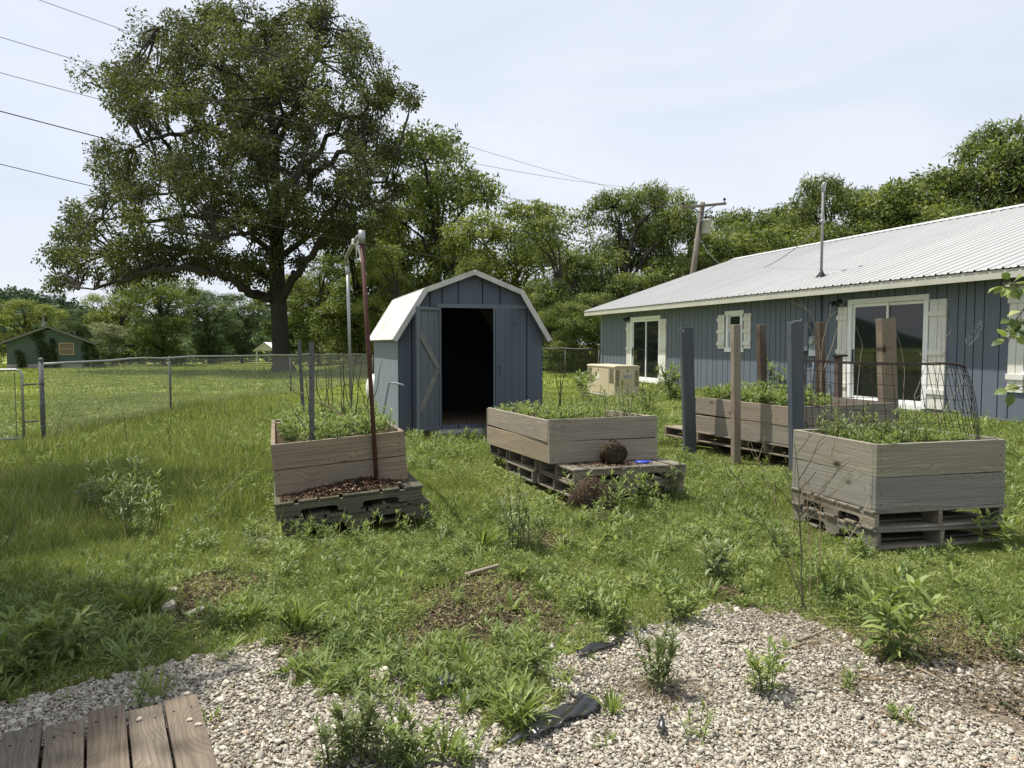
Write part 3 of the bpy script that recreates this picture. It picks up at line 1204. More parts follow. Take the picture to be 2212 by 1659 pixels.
        if inner:
            mb.bar((sgn * (wd - .06), yc, z1 - .42), (sgn * .06, yc, z1 - 1.05), .022, .11, (0, 0, 1))
            mb.bar((sgn * (wd - .06), yc, z0 + .35), (sgn * .06, yc, z0 + 1.05), .022, .11, (0, 0, 1))
            mb.build('brace', M['brace'], d, bevel=.003)
        else:
            hx2 = sgn * (wd - .07)
            MB().tube([(hx2, -.012, 1.05), (hx2, -.05, 1.07), (hx2, -.05, 1.17), (hx2, -.012, 1.19)], .008, 6).build('handle', M['black'], d)
            MB().b2((hx2 - .03, -.018, 1.34), (hx2 + .03, -.0125, 1.39)).build('hasp', M['metal_dull'], d)
        mb = MB()
        for zz in (z0 + .25, z1 - .25):
            mb.b2((min(0, sgn * .16), -.0155, zz - .025), (max(0, sgn * .16), -.0125, zz + .025))
            mb.tube([(0, -.018, zz - .04), (0, -.018, zz + .04)], .008, 6)
        mb.build('hinge', M['metal_dull'], d)

    leaf('door', O[0], R(-137), 1, True, 'left shed door swung back showing its braces')
    leaf('door', O[1], R(43), -1, False, 'right shed door half open with a pull handle')
    return root


shed()


# ------------------------------------------------------------------ chain-link fences
def chain_mesh(name, pts, h, parent, cell=.06, r=.0034, z0=.03, mt='wire'):
    """diamond mesh along a ground polyline pts (x, y)"""
    P = np.array(pts, float)
    seg = np.linalg.norm(np.diff(P, axis=0), axis=1)
    acc = np.concatenate([[0], np.cumsum(seg)])
    Lt = acc[-1]
    rows = int((h - z0) / cell * 2)
    nx = int(Lt / cell)
    segs = []
    half = cell / 2
    for i in range(nx):
        s0 = (i + .5) * cell
        k = np.arange(rows + 1)
        s = s0 + np.where(k % 2 == 0, -half, half) * 1.02
        s = np.clip(s, 0, Lt)
        x = np.interp(s, acc, P[:, 0])
        y = np.interp(s, acc, P[:, 1])
        g = gh(x, y)
        segs.append((np.stack([x, y, g + z0 + k * half], -1), r))
    V, Fv, nv = tubes_np(segs, 3)
    return np_obj(name, V, Fv, nv, M[mt], None, parent)


def fence(name, label, pts, h, posts, group=None, rail=True, mt='wire', pr=.024, terminal=(), cell=.06, r=.0034):
    root = thing(name, label, 'fence', (0, 0, 0))
    chain_mesh('wire_mesh', pts, h, root, cell, r, mt=mt)
    P = np.array(pts, float)
    acc = np.concatenate([[0], np.cumsum(np.linalg.norm(np.diff(P, axis=0), axis=1))])
    ss = np.arange(0, acc[-1], .8)
    xs, ys = np.interp(ss, acc, P[:, 0]), np.interp(ss, acc, P[:, 1])
    if rail:
        MB().tube([(x, y, gz(x, y) + h + .005) for x, y in zip(xs, ys)], .021, 8).build('top_rail', M['metal'] if mt == 'wire' else M['metal_dull'], root, True)
    for i, (x, y) in enumerate(posts):
        g = gz(x, y)
        rr, hh = (pr * 1.5, h + .07) if i in terminal else (pr, h)
        mb = MB().tube([(x, y, g - .2), (x, y, g + hh)], rr, 10)
        mb.tube([(x, y, g + hh - .002), (x, y, g + hh + .02), (x, y, g + hh + .045)], [rr * 1.25, rr * 1.2, rr * .35], 10)
        for zz in (.25, .6, .95) if i in terminal else (h - .06,):
            mb.tube([(x, y, g + zz), (x, y, g + zz + .03)], rr * 1.25, 10)
        mb.build('post', M['metal_dull'], root, True)
    return root


FP = [(-7.60, 11.95), (-7.95, 17.2), (-7.3, 24.4), (-6.7, 34.5)]
fence('chain_link_fence', 'long chain-link fence running away beside the field, left of the shed', FP, 1.27, FP, terminal=(0,))
BP = [(-6.55, 34.8), (-2.4, 33.2), (0.6, 31.9), (2.2, 30.6), (3.45, 29.4)]
fence('chain_link_fence', 'short chain-link fence between the shed and the far corner of the blue house', BP, 1.2, BP, mt='metal_dull', cell=.07)


def gate():
    a, b = Vector((-7.83, 11.82, 0)), Vector((-9.35, 11.25, 0))
    root = thing('chain_link_gate', 'chain-link gate with a round-cornered pipe frame at the left edge', 'gate', (0, 0, 0))
    z = lambda p, h: (p.x, p.y, gz(p.x, p.y) + h)
    mb = MB()
    mb.tube([z(a, .08), z(a, 1.13), z(a + (b - a) * .02, 1.17), z(a + (b - a) * .05, 1.185), z(b - (b - a) * .05, 1.185), z(b - (b - a) * .02, 1.17), z(b, 1.13), z(b, .08)], .02, 8)
    mb.tube([z(a, .09), z(b, .09)], .02, 8)
    mb.build('frame', M['metal'], root, True)
    mb = MB()
    c = a + (b - a) * .06
    mb.tube([z(c, .1), z(c, 1.15)], .007, 6)
    mb.build('tension_bar', M['metal_dull'], root)
    chain_mesh('wire_mesh', [c[:2], (b[0], b[1])], 1.16, root, .06, .0034, .09)
    hh = MB()
    for zz in (.35, .95):
        hh.tube([z(a, zz), (-7.66, 11.93, zz)], .016, 6)
    hh.build('hinge', M['metal_dull'], root)


gate()


# ------------------------------------------------------------------ raised beds on pallets
def pallet(label, loc, rot, size=(1.22, 1.02), h=.14, axis='x', mt='pallet', group='pallets under the raised beds', nd=7, seed=0):
    rg = random.Random(seed)
    root = thing('pallet', label, 'pallet', loc, rot, group)
    W, D = size
    sx, sy = (W, D) if axis == 'x' else (D, W)      # stringers run along local a, spread over b

    def P(a, b):
        return (a, b) if axis == 'x' else (b, a)

    t = .02
    zb, zt = t, h - t
    for b in (.0, sy / 2 - .02, sy - .04):
        n1, n2 = sx * .16, sx * .58
        wv = sx * .25
        nh = (zt - zb) * .5
        pl = [(0, zb), (n1, zb)]
        for n0 in (n1, n2):
            pl += [(n0, zb + nh * .6), (n0 + .012, zb + nh * .88), (n0 + .04, zb + nh), (n0 + wv - .04, zb + nh), (n0 + wv - .012, zb + nh * .88), (n0 + wv, zb + nh * .6), (n0 + wv, zb)]
            if n0 == n1:
                pl.append((n2, zb))
        pl += [(sx, zb), (sx, zt), (0, zt)]
        mb = MB()
        if axis == 'x':
            mb.prism(pl, (0, b, 0), (1, 0, 0), (0, 0, 1), (0, .038, 0))
        else:
            mb.prism(pl, (b, 0, 0), (0, 1, 0), (0, 0, 1), (.038, 0, 0))
        mb.build('stringer', M[mt], root, bevel=.003)
    for (z, n, cover) in ((h - t + .0015, nd, .93), (-.0015, 5, .62)):
        wd = sx * cover / n
        for k in range(n):
            a = wd * .5 + (sx - wd) * k / (n - 1)
            j = rg.uniform(-.012, .012)
            e = rg.uniform(-.02, .015)
            rm = Euler((rg.uniform(-.006, .006), rg.uniform(-.006, .006), rg.uniform(-.012, .012))).to_matrix()
            c = P(a + j, sy / 2 + e * .5)
            sz = P(wd * rg.uniform(.9, 1.03), sy + .02 + e)
            MB().box((c[0], c[1], z + t / 2), (sz[0], sz[1], t), rm).build('deck_board', M[mt], root, bevel=.003)
    return root


def bed(label, loc, rot, W, L, h, mt, soil_drop=.06, rows=2, seed=0, jit=.004):
    rg = random.Random(seed)
    root = thing('raised_bed', label, 'raised bed', loc, rot, 'timber raised beds')
    t = .038
    bh = h / rows
    nails = []
    for r in range(rows):
        z0, z1 = r * bh + .002, (r + 1) * bh - .004
        zc, zh = (z0 + z1) / 2, z1 - z0

        def jj():
            return Euler((rg.uniform(-jit, jit) * 2, rg.uniform(-jit, jit), rg.uniform(-jit, jit))).to_matrix()

        for y, nm in ((t / 2, 'board'), (L - t / 2, 'board')):
            mb = MB().box((W / 2, y, zc), (W, t, zh), jj())
            if y < L / 2:
                for xx in (.045, W - .045):
                    for dz in (-.3, .02, .33):
                        xn = xx + rg.uniform(-.012, .012)
                        zn = zc + dz * zh
                        mb.tube([(xn, -.0035, zn), (xn, .004, zn)], .0055, 6, 1)
            mb.build(nm, [M[mt], M['slot']], root, bevel=.004)
        for x, sg in ((t / 2, -1), (W - t / 2, 1)):
            a, b = t + .002, L - t - .002
            MB().box((x, (a + b) / 2, zc + rg.uniform(-.004, .004)), (t, b - a, zh), jj()).build('board', [M[mt], M['slot']], root, bevel=.004)
    for x in (t + .045, W - t - .045):
        for y in (t + .045, L - t - .045):
            MB().box((x, y, h * .48), (.085, .085, h * .9)).build('corner_post', M['post_grey'], root, bevel=.004)
    # soil
    n = 18
    xs, ys = np.linspace(t + .001, W - t - .001, n), np.linspace(t + .001, L - t - .001, n)
    X, Y = np.meshgrid(xs, ys, indexing='ij')
    rn = np.random.default_rng(seed + 40)
    Z = h - soil_drop + .02 * rn.normal(size=X.shape) * .5
    V = np.stack([X, Y, Z], -1).reshape(-1, 3)
    i, j = np.meshgrid(np.arange(n - 1), np.arange(n - 1), indexing='ij')
    q = np.stack([i * n + j, (i + 1) * n + j, (i + 1) * n + j + 1, i * n + j + 1], -1).reshape(-1)
    np_obj('soil', V, q, np.full(len(q) // 4, 4), M['soil'], None, root, smooth=True)
    return root


def loc2w(loc, rot, p):
    return Matrix.Translation(Vector(loc)) @ Euler(rot).to_matrix().to_4x4() @ Vector(p)


B1 = ((-2.035, 6.32, .283), (R(0), R(-4.0), R(18)))
B2 = ((.383, 7.5, .365), (R(-2.2), R(0), R(17)))
B3 = ((2.778, 5.6, .315), (R(-.4), R(0), R(13.5)))
B4 = ((3.478, 9.1, .325), (R(-.2), R(0), R(24)))
bed('brown plank raised bed with a rusty pole leaning on its front', *B1, 1.15, 2.2, .452, 'bed_a', .05, seed=1)
bed('raised bed in the middle of the yard, in front of the shed doorway', *B2, 1.225, 2.45, .468, 'bed_b', .07, seed=2, jit=.006)
bed('greyish square raised bed nearest the right edge, with a wire cage in it', *B3, 1.205, 1.06, .522, 'bed_c', .05, seed=3)
bed('worn raised bed farthest back, ringed by tall timber posts', *B4, 1.84, 1.96, .495, 'bed_d', .08, seed=4, jit=.006)

# pallets: a stack under each bed
pallet('upper mossy pallet under the brown raised bed, mulch on its front edge', loc2w(*B1, (-.01, -.32, -.141)), B1[1], (1.22, 1.02), .14, 'x', 'pallet_dark', seed=1)
pallet('lower mossy pallet under the brown raised bed, resting on the ground', loc2w((B1[0][0], B1[0][1], .0), (0, R(-4), R(18.5)), (.05, -.36, .0)), (0, R(-4.5), R(18.5)), (1.22, 1.02), .138, 'x', 'pallet_dark', seed=2)
pallet('mossy pallet under the back half of the brown raised bed', loc2w(*B1, (.0, 1.06, -.141)), B1[1], (1.22, 1.02), .14, 'x', 'pallet_dark', seed=3)
pallet('front upper pallet under the middle raised bed, with a ball of roots on it', loc2w(*B2, (.09, -.44, -.142)), B2[1], (1.22, 1.02), .14, 'x', 'pallet', seed=4)
pallet('rear upper pallet under the middle raised bed', loc2w(*B2, (.06, .62, -.142)), B2[1], (1.22, 1.02), .14, 'x', 'pallet', seed=5)
pallet('third pallet under the middle raised bed, beside the shed step', loc2w(*B2, (.04, 1.66, -.142)), B2[1], (1.22, .8), .14, 'x', 'pallet', seed=15)
pallet('front lower pallet under the middle raised bed, half sunk in weeds', loc2w(*B2, (.07, -.43, -.284)), B2[1], (1.22, 1.02), .139, 'x', 'pallet', seed=6)
pallet('rear lower pallet under the middle raised bed', loc2w(*B2, (.03, .64, -.284)), B2[1], (1.22, 1.02), .139, 'x', 'pallet', seed=7)
pallet('upper notched pallet under the greyish square raised bed', loc2w(*B3, (-.01, -.01, -.146)), B3[1], (1.2, 1.06), .145, 'y', 'pallet', seed=8)
pallet('lower notched pallet under the greyish square raised bed', loc2w(*B3, (.0, -.02, -.292)), (B3[1][0], B3[1][1] + R(.6), B3[1][2]), (1.2, 1.06), .144, 'y', 'pallet', seed=9)
pallet('front pallet under the worn raised bed among the posts', loc2w(*B4, (-.02, -.02, -.142)), B4[1], (1.9, 1.0), .14, 'x', 'pallet', seed=10)
pallet('rear pallet under the worn raised bed, jutting out behind the blue post', loc2w(*B4, (-.04, 1.02, -.142)), B4[1], (1.9, 1.6), .14, 'x', 'post_grey', seed=11)

# mulch and peat
def mulch(name, label, n, fn, seed, sz=(.006, .02), parent=None):
    rng = np.random.default_rng(seed)
    P = fn(rng, n)
    d = rnd_dirs(n, rng)
    d[:, 2] *= .35
    up = rnd_dirs(n, rng) * .4 + np.array([0, 0, 1.])
    ln = rng.uniform(*sz, n) * 2.2
    Mx = frames(d, up, ln * rng.uniform(.25, .5, n), ln)
    V, Fv, nv = scat(DIAM, Mx, P)
    return tag(np_obj(name, V, Fv, nv, M['mulch'], np.repeat(rng.random(n), 4)), label, 'mulch', None, 'stuff')


def m1(rng, n):
    a = np.clip(rng.normal(.55, .24, n), .06, 1.12)
    b = -.012 - .26 * rng.random(n) ** 1.3
    hgt = .075 * np.exp(-((a - .72) / .28) ** 2) * np.exp(-((b + .06) / .13) ** 2) + .03 * np.exp(-((a - .35) / .2) ** 2) * np.exp(-((b + .1) / .1) ** 2)
    z = hgt * rng.random(n) ** .4 + .004
    return np.array([loc2w(*B1, (x, y, zz)) for x, y, zz in zip(a, b, z)])


mulch('mulch', 'reddish bark mulch spilled along the ledge of the brown raised bed', 4200, m1, 5)


def m2(rng, n):
    a = np.clip(rng.normal(.58, .2, n), .12, 1.15)
    b = -.01 - .4 * rng.random(n) ** 1.4
    return np.array([loc2w(*B2, (x, y, .004 + .012 * q)) for x, y, q in zip(a, b, rng.random(n))])


mulch('mulch', 'dark crumbs of potting soil scattered on the pallet of the middle bed', 2200, m2, 6, (.004, .014))


def lump(name, label, c, r, seed, cat='root ball', flat=.0, cone=.0):
    rng = np.random.default_rng(seed)
    n = 5200
    root = thing(name, label, cat, c)
    mb = MB()
    N = 14
    rr = random.Random(seed)
    rings = []
    for i in range(N + 1):
        th = math.pi * i / N
        for j in range(20):
            ph = 2 * math.pi * j / 20
            k = 1 + .16 * math.sin(3 * ph + seed) * math.sin(th * 2) + .12 * math.sin(2 * ph - seed + 3 * th) + rr.uniform(-.07, .07)
            x, y, z = math.sin(th) * math.cos(ph), math.sin(th) * math.sin(ph), math.cos(th)
            z = max(z, -flat) if flat else z
            k *= 1 - cone * max(z, 0) ** .8
            if not cone:
                k *= 1 + .22 * (1 - math.sin(th)) * (math.sin(th) > .3)
            rings.append((x * r[0] * k, y * r[1] * k, z * r[2] * (k / (1 - cone * max(z, 0) ** .8) if cone else 1)))
    fs = [(i * 20 + j, i * 20 + (j + 1) % 20, (i + 1) * 20 + (j + 1) % 20, (i + 1) * 20 + j)[::-1] for i in range(N) for j in range(20)]
    mb._add(rings, rings, fs)
    mb.build('peat', M['soil'], root, True)
    d = rnd_dirs(n, rng)
    if flat:
        d[:, 2] = np.maximum(d[:, 2], -flat)
    ph_, th_ = np.arctan2(d[:, 1], d[:, 0]), np.arccos(np.clip(d[:, 2], -1, 1))
    kc = (1 - cone * np.maximum(d[:, 2], 0) ** .8) if cone else 1 + .22 * (1 - np.sin(th_)) * (np.sin(th_) > .3)
    kk = 1 + .16 * np.sin(3 * ph_ + seed) * np.sin(th_ * 2) + .12 * np.sin(2 * ph_ - seed + 3 * th_)
    P = d * np.array(r) * np.stack([kk * kc, kk * kc, kk], -1) * rng.uniform(.97, 1.05, n)[:, None]
    td = np.cross(d, rnd_dirs(n, rng)) + d * .12
    ln = rng.uniform(.007, .024, n)
    Mx = frames(td, d, ln * .35, ln)
    V, Fv, nv = scat(DIAM, Mx, P)
    np_obj('fibre', V, Fv, nv, M['thatch'], np.repeat(rng.random(n) ** 2.2 * .7, 4), root)
    return root


pc = loc2w(*B2, (.62, -.2, .0))
lump('root_ball', 'brown dried root ball sitting on the pallet before the middle bed', (pc.x, pc.y, pc.z + .105), (.12, .115, .122), 3, flat=.85)
g1 = G(1282, 1105)
lump('root_ball', 'dark mound of spilled potting soil on the ground below the pallet', (g1.x, g1.y + .16, g1.z + .02), (.23, .3, .27), 9, 'soil heap', flat=.12, cone=.16)

bp = loc2w(*B2, (.93, -.22, .004))
r = thing('plastic_dish', 'bright blue plastic dish lying on the pallet of the middle bed', 'dish', bp, (B2[1][0], 0, R(30)))
MB().tube([(0, 0, 0), (0, 0, .004), (0, 0, .016), (0, 0, .018)], [.068, .075, .07, .03], 24).build('disc', M['blue_plastic'], r, True)
MB().b2((.04, -.025, .006), (.13, .025, .012)).build('tab', M['blue_plastic'], r, bevel=.003)


# ------------------------------------------------------------------ timber posts
def post(label, px_top, px_bot, Y, wd, dp, mt, rz=0.0, base=None, top_dark=False, mat_side=None, name='timber_post', blunt=False):
    a = at(px_bot[0], px_bot[1], Y)
    if base is not None:
        a.z = base
    b = at(px_top[0], px_top[1], Y + .0)
    d = b - a
    hgt = d.length
    q = Vector((0, 0, 1)).rotation_difference(d.normalized())
    root = thing(name, label, 'post', a, (q @ Euler((0, 0, rz)).to_quaternion()).to_euler(), 'posts around the back raised bed')
    mb = MB().box((0, 0, hgt / 2), (wd, dp, hgt))
    mb.build('shaft', M[mt], root, bevel=.006)
    return root, hgt


def px_w(px, Y):
    return px * Y / F


p1, h1 = post('dark blue painted post left of the worn raised bed, its top corner split', (1482, 708), (1491, 968), 10.55, .175, .09, 'post_blue', R(10), gz(2.5, 10.5) - .05)
MB().box((0, .0, h1 + .003), (.165, .08, .004)).build('end_grain', M['post_grey'], p1)
MB().tube([(-.06, -.047, h1 - .03), (-.075, -.06, h1 - .05), (-.06, -.05, h1 - .09)], .004, 5).build('staple', M['metal'], p1)
post('slim weathered natural post in front of the worn bed', (1589, 701), (1590, 980), 9.72, .1, .09, 'post_grey', R(15), gz(2.9, 9.7) - .05)
post('reddish brown leaning post behind the ferns of the worn bed', (1644, 701), (1653, 850), 11.3, .115, .09, 'post_brown', R(18), gz(3.8, 11.3) - .02)
p2, h2 = post('broad dark blue painted post just behind the greyish square bed', (1717, 695), (1722, 980), 8.75, .155, .09, 'post_blue', R(12), gz(3.3, 8.75) - .03)
MB().box((.082, .001, h2 * .5), (.012, .088, h2 - .02)).build('bare_side', M['post_brown'], p2)
MB().tube([(-.08, -.05, h2 - .02), (-.03, -.052, h2 + .012), (.05, -.04, h2 + .01), (.08, -.02, h2 + .03)], .004, 5).build('wire_end', M['metal'], p2)
post('grey topped brown post in the middle of the worn bed, twigs rising beside it', (1771, 697), (1776, 862), 10.35, .1, .095, 'post_brown', R(25), B4[0][2])
p3, h3 = post('short brown post with a flat bracket on top near the sliding door', (1811, 771), (1812, 862), 10.8, .085, .085, 'post_brown', R(25), B4[0][2])
MB().b2((-.06, -.05, h3 + .001), (.14, .05, h3 + .03)).build('bracket', M['black'], p3, bevel=.003)
p4, h4 = post('widest bare timber post at the right corner of the worn bed', (1913, 688), (1922, 880), 9.95, .205, .14, 'post', R(8), B4[0][2])
MB().box((.105, .0, h4 * .5), (.003, .138, h4 - .01)).build('dark_side', M['post_blue'], p4)  # thin darker facing on the right face of the post
MB().box((0, 0, h4 + .002), (.2, .135, .003)).build('painted_end', M['blue_pale'], p4)

# ------------------------------------------------------------------ poles in the brown bed
pb = loc2w(*B1, (.86, -.045, .0))
tp = at(782, 524, 6.58)
rp = thing('rusty_pole', 'rust-red steel pole leaning up from the ledge of the brown bed', 'pole', pb)
MB().tube([(0, 0, 0), (tp - pb) * .5, tp - pb], .0195, 12).build('shaft', M['rust'], rp, True)
cp = at(781, 498, 6.58)
ga = [at(759, 890, 8.62), at(754, 700, 8.62), at(750, 575, 8.66), at(748.5, 568, 8.64), at(748, 557, 8.6), at(757, 537, 8.1), at(767, 522, 7.4), at(772, 513, 7.0), at(780, 508, 6.6)]
gp = thing('bent_conduit', 'grey bent conduit arching from the back of the brown bed to the rusty pole', 'pole', ga[0])
MB().tube([p - ga[0] for p in ga[:3]], .018, 10).build('upright', M['metal'], gp, True)
MB().tube([p - ga[0] for p in ga[2:]], .02, 10).build('elbow', M['metal'], gp, True)
MB().tube([ga[2] - ga[0] - Vector((0, 0, .12)), ga[2] - ga[0]], .024, 10).build('coupling', M['metal'], gp, True)
MB().tube([tp - ga[0] - Vector((0, 0, .01)), cp - ga[0]], [.03, .03], 12).build('end_sleeve', M['metal'], gp, True)
ra = at(767, 522, 7.4)
rpz = [at(765, 521, 7.55), at(770, 527, 7.4), at(775, 540, 7.3), at(779, 556, 7.2), at(783, 575, 7.15), at(789, 590, 7.1), at(790, 598, 7.1)]
ro = thing('white_rope', 'frayed white rope tied round the bend of the conduit', 'rope', ra)
MB().tube([p - ra for p in rpz], [.008, .012, .01, .009, .009, .014, .006], 6).build('tail', M['rope'], ro, True)
mb = MB()
for k in range(4):
    mb.tube([Vector((.03 * math.cos(a), .03 * math.sin(a) + k * .004, .012 * math.sin(a) + (k - 1.5) * .012)) for a in [i * math.pi / 5 for i in range(11)]], .008, 5)
mb.tube([(0, 0, 0), (.02, -.03, -.08), (.015, -.02, -.16)], [.009, .008, .004], 5)
mb.build('knot', M['rope'], ro, True)


def upost(label, top, bot, Y, wd, mt='metal_dull', dz=0.0):
    a, b = at(*bot, Y), at(*top, Y)
    root = thing('fence_stake', label, 'stake', a, (Vector((0, 0, 1)).rotation_difference((b - a).normalized())).to_euler(), 'steel stakes in the brown bed')
    h_ = (b - a).length
    w2 = wd / 2
    poly = [(-w2, 0), (w2, 0), (w2, .035), (w2 - .004, .035), (w2 - .004, .004), (-w2 + .004, .004), (-w2 + .004, .035), (-w2, .035)]
    mb = MB().prism(poly, (0, 0, 0), (1, 0, 0), (0, 1, 0), (0, 0, h_))
    mb.build('channel', M[mt], root)
    mb = MB()
    for k in range(int(h_ / .1)):
        mb.tube([(0, -.0015, .06 + k * .1), (0, .002, .06 + k * .1)], .006, 6)
    mb.build('hole', M['slot'], root)
    return root


upost('grey channel steel stake upright at the front of the brown bed', (672, 738), (672.5, 950), 6.62, .04)
upost('thin brownish leaning steel stake behind the grey channel stake', (645, 733), (654, 892), 8.2, .03, 'rust' if False else 'metal_dull')
a = [at(826.5, 905, 8.4), at(833, 868, 8.4), at(840, 831, 8.4), at(842, 828, 8.4), at(857, 828, 8.36), at(872, 832, 8.3)]
rb = thing('bent_rod', 'thin blue-grey rod with a bent-over top at the back of the brown bed', 'rod', a[0])
MB().tube([p - a[0] for p in a], .011, 7).build('rod', M['blue_pale'], rb, True)


# ------------------------------------------------------------------ wire cage in the square bed
def cage():
    root = thing('wire_cage', 'rusty welded wire cage arching over the back of the square bed', 'wire cage', loc2w(*B3, (0, 0, .45)))
    o = Vector(root.location)
    plan_px = [(1736, 780, 6.9), (1790, 783, 6.75), (1850, 786, 6.6), (1930, 788, 6.5), (2000, 788, 6.42), (2050, 787, 6.3), (2075, 790, 6.1), (2086, 793, 5.95)]
    top = [at(x, y, Y) for x, y, Y in plan_px]
    bot_px = [(1744, 928, 6.85), (1795, 930, 6.6), (1850, 935, 6.4), (1945, 938, 6.3), (2030, 940, 6.2), (2085, 942, 6.1), (2108, 945, 6.0), (2117, 948, 5.9)]
    bot = [at(x, y, Y) for x, y, Y in bot_px]

    def lerp(L_, s):
        s = s * (len(L_) - 1)
        i = min(int(s), len(L_) - 2)
        return L_[i].lerp(L_[i + 1], s - i)

    def pt(s, v):      # v 0 bottom, 1 top ; bulge
        p = lerp(bot, s).lerp(lerp(top, s), v)
        k = math.sin(v * math.pi / 2) - v
        q = lerp(top, s) - lerp(bot, s)
        p = p + Vector((-q.x * .0 + .12 * sst(.75, 1, s) * k * 1.0, 0, .06 * k * sst(.6, 1, s)))
        return p - o

    rj = random.Random(4)
    mb = MB()
    n = 26
    for i in range(n + 1):
        s = min(max(i / n + rj.uniform(-.004, .004), 0), 1)
        mb.tube([pt(s, v) for v in (-.05, .15, .35, .55, .75, .9, 1)], .0027, 4)
    mb.build('upright_wire', M['cage'], root)
    mb = MB()
    for v in (.16, .32, .5, .7, .86):
        mb.tube([pt(i / 24, v + .01 * math.sin(i)) for i in range(25)], .0027, 4)
    mb.build('cross_wire', M['cage'], root)
    mb = MB()
    for k in range(3):
        mb.tube([pt(i / 24, 1 + .012 * k + .004 * math.sin(i * 2 + k)) + Vector((0, .008 * k, 0)) for i in range(25)], .0045, 5)
    mb.build('rim', M['cage'], root)


cage()


# ------------------------------------------------------------------ generator
def generator():
    c = G(1327.5, 858)
    c = Vector((2.775, 20.0, gz(2.775, 20)))
    root = thing('standby_generator', 'beige standby generator cabinet standing before the house wall', 'generator', c, (0, 0, math.atan2(Nn.y, Nn.x)))
    W, L, h_ = .74, 1.86, .84
    MB().b2((-.06, -.06, -.15), (W + .06, L + .06, .03)).build('pad', M['conc'], root, bevel=.01)
    MB().b2((0, 0, .031), (W, L, h_ - .06)).build('cabinet', M['beige'], root, bevel=.012)
    mb = MB().prism([(-.015, h_ - .059), (W + .015, h_ - .059), (W + .015, h_ - .02), (W - .05, h_), (.05, h_), (-.015, h_ - .02)], (0, -.015, 0), (1, 0, 0), (0, 0, 1), (0, L + .03, 0))
    mb.build('lid', M['beige'], root, bevel=.006)
    for (x0, x1) in ((.03, .14), (W - .14, W - .03)):
        mb = MB()
        for k in range(16):
            z = .28 + k * .028
            mb.b2((x0, -.004, z), (x1, .002, z + .012))
        mb.build('louvre', M['slot'], root)
    for (y0, y1) in ((.06, .34), (L - .34, L - .06)):
        mb = MB()
        for k in range(13):
            z = .36 + k * .03
            mb.b2((-.004, y0, z), (.002, y1, z + .013))
        mb.build('louvre', M['slot'], root)
    MB().b2((.15, -.0065, .1), (W - .15, .002, h_ - .1)).build('front_panel', M['beige'], root, bevel=.003)
    MB().b2((-.0065, .38, .06), (.002, L - .38, h_ - .1)).build('side_panel', M['beige'], root, bevel=.003)
    MB().b2((.36, -.014, h_ - .17), (.39, -.007, h_ - .12)).build('latch', M['black'], root)
    MB().b2((-.014, 1.05, h_ - .17), (-.007, 1.1, h_ - .12)).build('latch', M['black'], root)
    MB().prism([(.25, .58), (.5, .58), (.47, .49), (.28, .49)], (0, -.0068, 0), (1, 0, 0), (0, 0, 1), (0, -.004, 0)).build('badge', M['insul'], root)
    MB().b2((-.011, 1.0, .52), (-.007, 1.2, .56)).b2((-.011, 1.0, .46), (-.007, 1.25, .5)).build('sticker', M['white'], root)


generator()


def tank():
    c = Vector((-3.16, 17.0, gz(-3, 17) + .58))
    root = thing('propane_tank', 'white propane tank peeking out behind the left side of the shed', 'tank', c, (0, 0, R(18)))
    r_ = .34
    pts, rad = [], []
    for k in range(9):
        a = math.pi / 2 * k / 8
        pts.append((-.2 * math.cos(a), 0, 0))
        rad.append(max(.004, r_ * math.sin(a)))
    for k in range(9):
        a = math.pi / 2 * k / 8
        pts.append((1.5 + .28 * math.sin(a), 0, 0))
        rad.append(max(.004, r_ * math.cos(a)))
    MB().tube(pts, rad, 24).build('vessel', M['tank'], root, True)
    for x in (.2, 1.3):
        MB().b2((x - .06, -.2, -.58), (x + .06, .2, -.3)).build('foot', M['conc'], root, bevel=.01)
    MB().tube([(.75, 0, .32), (.75, 0, .34), (.75, 0, .46), (.75, 0, .5)], [.12, .13, .13, .08], 16).build('valve_dome', M['tank'], root, True)


tank()


# ------------------------------------------------------------------ boardwalk at the lower left
def boardwalk():
    d = Vector((.317, -.559, 0)).normalized()
    n = Vector((-d.y, d.x, 0))                        # towards the right of the picture
    o = Vector((-1.355, 3.102, .1))
    root = thing('boardwalk', 'short wooden boardwalk of weathered planks in the lower left corner', 'boardwalk', o, (0, 0, math.atan2(d.y, d.x)))
    wds = [.132, .128, .138, .134, .134, .134, .134, .134, .134]
    st = [0, .02, -.06, -.005, -.02, -.03, -.0, -.02, 0]
    y = 0
    rg = random.Random(2)
    for i, wd in enumerate(wds):
        yb = -y
        mb = MB().box((st[i] + 1.0, yb - wd / 2, -.02), (2.0, wd - .004, .036), Euler((rg.uniform(-.01, .01), rg.uniform(-.002, .002), rg.uniform(-.003, .003))).to_matrix())
        for xx in (.12, .8, 1.5):
            for k in (.25, .75):
                mb.tube([(st[i] + xx + rg.uniform(-.02, .02), yb - wd * k, -.01), (st[i] + xx, yb - wd * k, .0008)], .005, 6, 1)
        mb.build('plank', [M['deck'], M['slot']], root, bevel=.005)
        y += wd + .006
    for xx in (.14, 1.5):
        MB().b2((xx - .03, -y, -.12), (xx + .03, -.02, -.04)).build('joist', M['deck'], root)
    return root


boardwalk()


# ------------------------------------------------------------------ utility pole and wires
PA = Vector((10.0, 40.0, 0))
PB = Vector((-11.6, 16.8, 0))
pn = Vector((PB.y - PA.y, -(PB.x - PA.x), 0)).normalized()


def on_line(x, y, off=0.0):
    d = ray(x, y)
    t = (pn.dot(PA) + off) / (pn.x * d.x + pn.y * d.y)
    return Vector((0, 0, H)) + d * t


